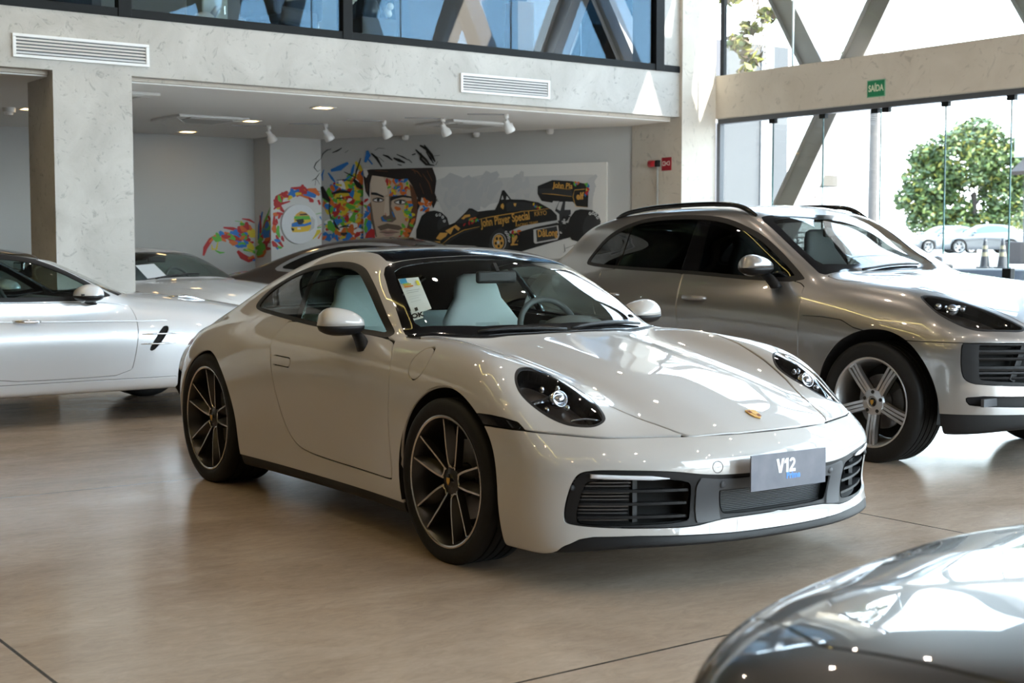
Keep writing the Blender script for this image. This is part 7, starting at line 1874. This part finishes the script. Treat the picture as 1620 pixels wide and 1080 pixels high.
m.tube([(.08,0,.22),(.13,0,.30),(.17,0,.31)],[.035,.028,.02],8)
for x_ in(-.07,.07):
    for y_ in(-.02,.02): m.tube([(x_,y_,.19),(x_*1.15,y_,.03)],.012,6)
m.tube([(-.09,0,.22),(-.15,0,.17)],[.012,.006],6);m.build('body',FG,r);m=MB();m.box(-.13,.13,-.05,.05,0,.03);m.build('base',BLACK,r)
m=MB();m.smooth=True;m.lathe([(0,0),(.05,0),(.05,.02),(.015,.04),(.012,.16),(.006,.2),(0,.2)],14,axis='z',c=(6.93,12.85,3.392));tag(m.build('candlestick',CHROME),'small bright candlestick close behind the upper floor glass','candlestick')
# ---- hall ceiling lights (seen mirrored in the cars)
def strip(pts,lb):
    r=empty('ceiling_light_strip',(pts[0][0],pts[0][1],6.58),0,lb,'light strip','warm light strips on the hall ceiling')
    o=Vector((pts[0][0],pts[0][1],6.58))
    m=MB()
    for a,b in zip(pts[:-1],pts[1:]): m.bar(Vector((*a,6.575))-o,Vector((*b,6.575))-o,.024,.02)
    m.build('led_line',LEDY,r)
for pts in([(-8,1),(-5.5,3.2),(-6.5,6.0),(-3.2,7.4),(-1.5,5.2)],[(-3.5,-2),(-1.2,.8),(-3.0,3.0),(-.5,4.2)],[(0.5,6.2),(2.6,8.2),(1.2,10.4),(4.0,11.2)],[(-8.5,8.2),(-6,10.2),(-3,9.6),(-.5,11.2)]):
    strip(pts,'thin warm light strip on the hall ceiling')
k2=0
for x in np.arange(-8,11,2.3):
    for y in np.arange(-4,12,2.6):
        if (int(x*7+y*13)%3)==0: continue
        r=empty('ceiling_spot',(x+.4*math.sin(y*3),y+.4*math.cos(x*5),6.6),0,'small warm ceiling spot over the showroom cars','ceiling spot','warm spots on the hall ceiling')
        m=MB();m.lathe([(0,-.004),(.045,-.004)],14,axis='z');m.build('lamp',WARMS,r)
        m=MB();m.smooth=True;m.lathe([(.045,-.002),(.06,-.012),(.075,0)],14,axis='z');m.build('ring',SPOTM,r)
        if x>-1:
            ld=bpy.data.lights.new('spot_light','SPOT');ld.energy=LAMP;ld.color=(1,.90,.78);ld.spot_size=math.radians(150);ld.spot_blend=.6;ld.shadow_soft_size=.045;lo=link(bpy.data.objects.new('spot_light',ld),r);lo.location=(0,0,-.03)
# ================================================================ mural and framed pictures
MCOL=dict(r=(.42,.02,.02),o=(.60,.13,.02),b=(.02,.16,.50),g=(.10,.38,.04),y=(.62,.48,.03),k=(.008,.008,.008),k2=(.025,.025,.027),w=(.75,.74,.72),c1=(.62,.58,.53),skin=(.50,.37,.27),skin2=(.60,.48,.37),shade=(.13,.09,.065),brown=(.12,.045,.02),lip=(.30,.17,.14),lip2=(.40,.25,.21),hair=(.014,.009,.008),gold=(.62,.32,.07),wash=(.52,.50,.48),wash2=(.47,.46,.455),wash3=(.50,.48,.465),helm=(.70,.45,.03))
MMAT={k:mat('mural_'+{'r':'red','o':'orange','b':'blue','g':'green','y':'yellow','k':'black','k2':'charcoal','w':'white','c1':'ground'}.get(k,k),v,.6) for k,v in MCOL.items()};MK=list(MMAT)
def plane_pt(pl,u,z,e):
    if pl in'O': p=WA+WE*u+WN*e;return(p[0],p[1],z)
    if pl=='P': return(u,17.58-e,z)
    if pl=='H': return(u,17.58-e,z)
    if pl=='L': return(u,18.08-e,z)
    return(8.72-e,u,z)
mur={k:MB() for k in'OPLSHC'};cnt=dict.fromkeys('OPLSHC',0)
canvas_started=False
for pl,c,co in MURAL:
    P=[(co[i]/1000,co[i+1]/1000) for i in range(0,len(co),2)]
    if c=='c1' and pl=='O': canvas_started=True
    key='C' if (pl=='O' and canvas_started) else pl
    cnt[key]+=1;e={'C':.0425,'H':.042}.get(key,.002)+cnt[key]*.00006
    if key in'PLS' or key=='O': P=[(u,min(z,2.81)) for u,z in P]
    if key=='C': P=[(min(max(u,.735),4.38),max(z,1.16)) for u,z in P]
    if key=='P': P=[(min(max(u,8.725),9.508),z) for u,z in P]
    if key=='S': P=[(min(max(u,17.585),18.075),z) for u,z in P]
    m=mur[key];m.cm=MK.index(c);m.add([plane_pt(pl,u,z,e) for u,z in P],[tuple(range(len(P)))])
wm=empty('mural_strokes',(9.51,17.58,0),0,'splashes of bright paint and black hair strokes painted straight on the walls','mural')
for k_,n_ in(('O','portrait_strokes'),('P','pillar_strokes'),('L','swirl_strokes'),('S','side_strokes')):
    o=mur[k_].build(n_,list(MMAT.values()),None,fixn=False);o.parent=wm;o.location=(-9.51,-17.58,0)
cv=empty('painted_canvas',(*(WA+WE*2.5),1.15),0,'wide white canvas painted with a dark haired face and a black and gold racing car','painting')
off=-Vector(cv.location)
m=MB();a=WA+WE*.729;b=WA+WE*4.387
m.prism([tuple(a),tuple(b),tuple(b+WN*.042),tuple(a+WN*.042)],1.15,2.378);o=m.build('canvas',mat('canvas_white',(.66,.63,.59),.7),cv,bevel=.003);o.location=off
o=mur['C'].build('paint',list(MMAT.values()),cv,fixn=False);o.location=off
def wtext(t,u,z,size,mt,ang=0.,sx=1.,e=.068,off_=0.,parent=cv):
    p=WA+WE*u+WN*e;ca,sa=math.cos(ang),math.sin(ang)
    x=Vector((WE[0]*ca,WE[1]*ca,sa));y=Vector((-WE[0]*sa,-WE[1]*sa,ca))
    o=text_obj('lettering',t,size,mt,parent,frame_mat((p[0],p[1],z),x,y),.0003,sx=sx,off=off_);o.location=off;return o
G_=MMAT['gold'];W_=MMAT['w']
wtext('John Player Special',2.955,1.662,.155,G_,.135,.62,off_=.003);wtext('John Pla',3.79,2.088,.10,G_,-.08,.85,off_=.002);wtext('elf',4.03,1.948,.125,G_,.03,.85,off_=.004)
wtext('DāLong',3.572,1.478,.125,G_,.05,.70,off_=.003);wtext('12',3.085,1.405,.19,MMAT['k'],.0,.9,e=.0685,off_=.004);wtext('RACING TEAM',3.27,1.600,.05,G_,.13,1.);wtext('KRYO',3.47,1.735,.085,G_,.1,.8)
for t,u,z,r_,a0,a1 in(('GOOD',1.945,1.62,.115,1.9,.25),('GOOD',2.905,1.375,.14,1.0,.05),('GOOD',4.20,1.62,.11,1.9,.5)):
    for i,ch in enumerate(t):
        a=a0+(a1-a0)*i/(len(t)-1);wtext(ch,u+r_*math.cos(a)*.8,z+r_*math.sin(a),.05,W_,a-math.pi/2,.9,off_=.002)
hd_=empty('helmet_picture',(9.145,17.58,1.62),0,'round white disc with a yellow and green racing helmet painted on it','picture')
m=MB();m.smooth=True;m.lathe([(0,-.04),(.272,-.04),(.28,-.034),(.28,0)],48,axis='y');auto_smooth(m.build('disc',mat('disc_white',(.66,.66,.67),.6),hd_))
o=mur['H'].build('paint',list(MMAT.values()),hd_,fixn=False);o.location=-Vector(hd_.location)
# ================================================================ outside the glass
APR=mat('apron_grey',(.30,.31,.33),.8,bump=(8,.2))
S('ground_outside',lambda m:m.box(12.6,19.8,-60,90,-.30,-.12),APR)
S('forecourt',lambda m:m.box(-40,12.6,-60,-6.7,-.30,-.12),APR)
S('terrace',lambda m:m.box(19.8,260,-160,260,-.3,.95),mat('terrace_concrete',(.26,.25,.23),.8))
S('terrace_wall',lambda m:m.box(19.6,19.8,-60,90,-.3,.93),mat('blue_grey_wall',(.035,.041,.052),.7))
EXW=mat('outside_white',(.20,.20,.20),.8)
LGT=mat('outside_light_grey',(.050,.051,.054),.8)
r=empty('boundary_wall',(17.0,17.0,-.12),0,'pale grey outside wall left of the steel brace','wall')
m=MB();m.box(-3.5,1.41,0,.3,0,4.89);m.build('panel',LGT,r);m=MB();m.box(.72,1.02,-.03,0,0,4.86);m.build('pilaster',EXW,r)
r=empty('canopy_building',(25.5,23.6,.95),0,'cream building with a rounded flat canopy beyond the glass','building')
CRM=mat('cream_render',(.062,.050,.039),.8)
m=MB();pl=[(-3,-.6),(.9,-.6)]+[(.9+.75*math.sin(t),-.0-.6*math.cos(t)) for t in np.linspace(.2,math.pi,10)]+[(-3,1.8)];m.prism(pl,1.85,2.12);m.build('canopy',CRM,r)
m=MB();m.prism([(x*.8-.3,y*.8+.1) for x,y in pl],1.55,1.85);m.build('soffit',mat('cream_soffit',(.05,.036,.026),.8),r)
m=MB();m.box(-.16,.06,-.2,0,0,1.6);m.build('column',mat('brown_column',(.02,.014,.011),.7),r)
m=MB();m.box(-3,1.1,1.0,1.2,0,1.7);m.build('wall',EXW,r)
GRN=[mat('leaf_green',(.028,.055,.015),.55),mat('leaf_light',(.075,.11,.025),.55),mat('leaf_yellow',(.16,.15,.02),.55),mat('leaf_dry',(.10,.065,.035),.7)]
BARK=mat('bark_brown',(.04,.03,.025),.85);PBARK=mat('palm_bark',(.075,.065,.06),.85,noise=(30,(.05,.043,.04),2,.4,.6))
def leafy(name,clusters,n,size,mats,parent,seed,flat=.5):
    rr=random.Random(seed);m=MB()
    for q in range(n):
        c=rr.choices(clusters,[k[3]**2 for k in clusters])[0]
        while True:
            d=Vector((rr.uniform(-1,1),rr.uniform(-1,1),rr.uniform(-1,1)))
            if .35<d.length<1: break
        p=Vector(c[:3])+Vector((d.x*c[3],d.y*c[3],d.z*c[3]*.75))
        a=Vector((rr.gauss(0,1),rr.gauss(0,1),rr.gauss(0,.6))).normalized();b=a.cross(Vector((rr.gauss(0,1),rr.gauss(0,1),rr.gauss(0,1)))).normalized()
        s=size*rr.uniform(.6,1.3);m.cm=rr.choices(range(len(mats)),[5,4,1.2][:len(mats)])[0]
        m.add([p-a*s,p+b*s*.45,p+a*s,p-b*s*.45],[(0,1,2,3)])
    o=m.build(name,mats,parent,fixn=False);o['kind']='stuff';return o
def tree(loc,h,cl,n,label,seed,size=.16,K=1.9):
    h*=K;cl=[tuple(v*K for v in c) for c in cl]
    r=empty('leafy_tree',loc,0,label,'tree')
    m=MB();m.smooth=True;m.tube([(0,0,0),(.05,.03,h*.35),(-.05,0,h*.6)],[.26,.2,.16],8);m.build('trunk',BARK,r)
    for c in cl[:5]: m=MB();m.smooth=True;m.tube([(-.02,0,h*.45),((c[0])*.5,(c[1])*.5,(c[2]+h*.5)*.5),tuple(c[:3])],[.07,.045,.015],6);m.build('branch',BARK,r)
    leafy('foliage',cl,n,size,GRN[:3],r,seed);return r
tree((81.2,58.0,.95),3.6,[(-.3,.4,3.3,1.5),(-1.1,1.0,2.5,1.1),(.9,-.6,3.0,1.2),(.1,.1,4.1,1.0),(-1.3,1.0,1.2,.8),(-.5,.5,1.0,.8),(.5,-.3,1.1,.8),(1.1,-.8,1.3,.8),(1.6,-1.2,2.6,.9),(-1.6,1.3,1.9,.8),(.8,-.6,2.0,.9),(-.6,.6,1.6,.8),(1.2,-.9,3.8,.6),(-1.3,1.1,3.4,.7)],17000,'round green tree behind the parked silver car outside',11,.225)
tree((88.5,54.0,.95),3.2,[(0,0,2.4,1.2),(.6,-.5,1.6,1.0),(-.3,.2,1.3,.8)],4500,'green and yellow tree at the right edge outside',12,.22)
m=None
def shrub(loc,label,seed,mats,cl):
    r=empty('flowering_shrub',loc,0,label,'shrub');leafy('foliage',cl,500,.13,mats,r,seed);m=MB();m.smooth=True;m.tube([(0,0,0),(0,0,.6)],.04,6);m.build('stem',BARK,r)
shrub((73.5,49.0,.95),'yellow flowering shrub behind the silver car outside',4,[GRN[2],GRN[1],GRN[0]],[(0,0,1.8,.9),(.9,-.6,1.2,.8),(-.6,.4,1.2,.7)])
def palm(loc,h,R,nf,length,label,dead,seed,lean=(0,0),up=.55,grp=None):
    r=empty('palm_tree',loc,0,label,'palm tree');rr=random.Random(seed)
    m=MB();m.smooth=True;m.tube([(lean[0]*t*t,lean[1]*t*t,h*t) for t in np.linspace(0,1,8)],[R*(1.25-.3*t) for t in np.linspace(0,1,8)],12);m.build('trunk',PBARK,r)
    top=Vector((lean[0],lean[1],h))
    def frond(a,el,L,mt,droop):
        m=MB();pts=[];d=Vector((math.cos(a)*math.cos(el),math.sin(a)*math.cos(el),math.sin(el)));p=top.copy()
        for k in range(15):
            pts.append(p.copy());p=p+d*(L/14);d=(d+Vector((0,0,-droop/14))).normalized()
        m.tube([tuple(q) for q in pts],[.02*(1-k/16) for k in range(15)],5)
        for k in range(1,15):
            t=(pts[k]-pts[k-1]).normalized();s=t.cross(Vector((0,0,1)));s=s.normalized() if s.length>.01 else Vector((1,0,0))
            for sg in(-1,1):
                for off in(0,.5):
                    q=pts[k-1].lerp(pts[k],off);l=L*.22*(1-abs(k/14-.45)*1.1);e=q+(s*sg*.8+t*.5+Vector((0,0,-.35-rr.random()*.2))).normalized()*l
                    w=t*.018+Vector((0,0,.008));m.add([q-w,q+w,q.lerp(e,.5)+w*1.2,e,q.lerp(e,.5)-w*1.2],[(0,1,2,3,4)])
        m.build('frond',mt,r,fixn=False)
    for k in range(nf): frond(6.283*k/nf+rr.uniform(-.2,.2),up+rr.uniform(-.3,.35),length*rr.uniform(.85,1.1),GRN[k%2],1.5)
    for a in dead: frond(a,-.5,length*rr.uniform(.8,1.1),GRN[3],3.0)
    return r
palm((29.0,23.8,.95),4.9,.105,10,1.9,'tall palm outside with dry hanging fronds behind the exit sign beam',(2.3,-.6,-.9,3.4,.7),3)
p1=palm((15.55,16.35,-.12),6.4,.12,9,2.3,'palm with yellowing fronds at the upper left of the glass facade',(-1.2,-1.0,-.7,-1.5,-.3),8,(.0,-.4),.1)
leafy('hanging_blossom',[(-.12+.10*k*math.sin(k*2.1),-1.30+.05*math.sin(k),4.05+.22*k,.15+.02*(k%3)) for k in range(8)],420,.10,[GRN[2],GRN[3],GRN[1]],p1,21)
# parked cars outside
def build_outside():
    root=empty('parked_car',(65.1,47.75,1.0),math.radians(144),'silver sport utility car parked outside under the round tree','car')
    q=dict(SUV);f=CarShape(q)
    M=surface(f,(-3.95,-1.06,.1),(1.1,1.06,1.70),.05)
    _,_,M=split(M,arch(.03,.36,.447,.55)); _,_,M=split(M,arch(-2.79,.36,.44,.55))
    ws=[(-.43,-.1),(-.43,0),(-.50,.5),(-.58,.71),(-.93,.648),(-1.21,.60),(-1.15,.2),(-1.14,-.1)]
    W_,_,M=split(M,plan(ws,.98))
    dlo=[(-2.925,1.185),(-2.746,1.352),(-2.479,1.466),(-2.102,1.518),(-1.618,1.509),(-1.275,1.431),(-.93,1.268),(-.640,1.075),(-1.743,1.112),(-2.88,1.156)]
    D,_,M=split(M,side(dlo,.3))
    Lo,_,M=split(M,lambda V:V[:,2]-.38)
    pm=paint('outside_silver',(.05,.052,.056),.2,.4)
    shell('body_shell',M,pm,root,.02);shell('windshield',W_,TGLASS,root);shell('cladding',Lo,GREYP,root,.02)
    tg=mat('outside_glass',(.05,.10,.14),.08)
    for h in sides(D): shell('side_window',h,tg,root)
    for x in(0,-2.807):
        for sg in(-1,1):
            wheel(root,(x,sg*.825,.362),sg>0,.365,.25,.27,'five',SILW,SILW,lod=24,disc=False,capcol=False)
    shell('inner_body',push(join(M,Lo),.03),DARK,root)
    for sg in(-1,1): mirror(root,f,(-.80,sg*1.0,1.15),sg,pm,(.09,.14,.08))
    def copy(o,parent=None):
        c=o.copy();COL.objects.link(c);c.parent=parent
        for ch in o.children: copy(ch,c)
        return c
    c2=copy(root);c2.location=(66.6,51.2,1.0);c2.rotation_euler=(0,0,math.radians(160));c2['label']='second pale car parked outside, mostly hidden behind the silver one'
    for o in(root,c2): o['group']='cars parked outside'
build_outside()
def fence(x0,y0,x1,y1,label):
    r=empty('rail_fence',(x0,y0,.95),0,label,'fence');d=Vector((x1-x0,y1-y0,0))
    for z in(.35,.65,.95,1.25): m=MB();m.bar((0,0,z),(d.x,d.y,z),.05,.10);m.build('rail',EXW,r)
    n=9
    for q in range(n+1): m=MB();m.bar((d.x*q/n,d.y*q/n,0),(d.x*q/n,d.y*q/n,1.35),.08,.08,up=(1,0,0));m.build('post',EXW,r)
fence(57,60,66,53.5,'white horizontal rail fence outside, left of the parked cars')
YEL=mat('cone_yellow',(.12,.10,.055),.5);CBK=mat('cone_black',(.008,.008,.01),.5)
for i,(x,y) in enumerate(((20.10,14.13),(20.20,13.86))):
    r=empty('traffic_cone',(x,y,.95),0,'left one of two black and yellow cones outside' if i==0 else 'right one of two black and yellow cones outside','traffic cone','striped cones outside')
    m=MB();m.smooth=True;m.box(-.10,.10,-.10,.10,0,.03);m.build('base',CBK,r)
    zs=[.03,.20,.27,.32,.38,.44];rs=[.085,.065,.055,.048,.04,.032]
    for j in range(5): m=MB();m.smooth=True;m.lathe([(rs[j],zs[j]),(rs[j+1],zs[j+1])],16,axis='z');m.build('band',(CBK,YEL,CBK,YEL,CBK)[j],r)
    m=MB();m.smooth=True;m.lathe([(.032,.44),(.028,.50),(0,.50)],16,axis='z');m.build('tip',CBK,r)
m=MB();m.box(26.2,34,13.0,18.0,.95,1.42);tag(m.build('planter_wall',mat('brown_wall',(.022,.016,.015),.8),bevel=.02),'low brown wall outside behind the two cones','wall')
r=empty('white_building',(52.7,32,.95),0,'white block building with a brown eave at the right edge outside','building')
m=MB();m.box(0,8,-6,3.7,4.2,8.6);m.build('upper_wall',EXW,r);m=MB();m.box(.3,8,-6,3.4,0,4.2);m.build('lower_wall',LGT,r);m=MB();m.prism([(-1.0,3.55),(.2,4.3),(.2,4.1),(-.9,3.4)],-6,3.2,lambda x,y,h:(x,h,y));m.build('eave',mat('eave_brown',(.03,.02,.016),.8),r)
# ================================================================ light: sky and sun, besides the ceiling spot lamps
w=bpy.data.worlds.new('sky');SC.world=w;w.use_nodes=True;nt=w.node_tree;bg=nt.nodes['Background']
tc=nt.nodes.new('ShaderNodeTexCoord');sp=nt.nodes.new('ShaderNodeSeparateXYZ');rp=nt.nodes.new('ShaderNodeValToRGB')
nt.links.new(tc.outputs['Generated'],sp.inputs[0]);nt.links.new(sp.outputs[2],rp.inputs[0])
e=rp.color_ramp.elements;e[0].position=0.;e[0].color=(.88,.95,1,1);e[1].position=.7;e[1].color=(.55,.74,1,1)
x=rp.color_ramp.elements.new(.22);x.color=(.76,.88,1,1)
nt.links.new(rp.outputs[0],bg.inputs[0]);bg.inputs[1].default_value=SKY
sd=bpy.data.lights.new('sun','SUN');sd.energy=SUN;sd.angle=math.radians(.6);sd.color=(1,.95,.88);so=link(bpy.data.objects.new('sun',sd))
so.rotation_euler=(-Vector(SUND)).normalized().to_track_quat('-Z','Y').to_euler()
SC.cycles.max_bounces=10;SC.cycles.diffuse_bounces=5;SC.cycles.glossy_bounces=5;SC.cycles.transmission_bounces=6;SC.cycles.transparent_max_bounces=24
SC.cycles.sample_clamp_indirect=8;SC.cycles.caustics_reflective=False;SC.cycles.caustics_refractive=False
SC.cycles.use_denoising=True
# ---------------------------------------------------------------- camera
cd=bpy.data.cameras.new('camera');cam=bpy.data.objects.new('camera',cd);COL.objects.link(cam)
PSI=math.radians(53.82833);TILT=.0669093
fw=Vector((math.cos(PSI)*math.cos(TILT),math.sin(PSI)*math.cos(TILT),-math.sin(TILT)))
cam.location=(0,0,1.2866);cam.rotation_euler=fw.to_track_quat('-Z','Y').to_euler()
cd.sensor_fit='HORIZONTAL';cd.sensor_width=36;cd.lens=2203.17*36/1620;cd.clip_end=600;cd.clip_start=.05
cd.dof.use_dof=True;cd.dof.focus_distance=6.9;cd.dof.aperture_fstop=5.0
SC.camera=cam
SC.view_settings.view_transform='Standard';SC.view_settings.look='None';SC.view_settings.gamma=1;SC.view_settings.exposure=EXPO
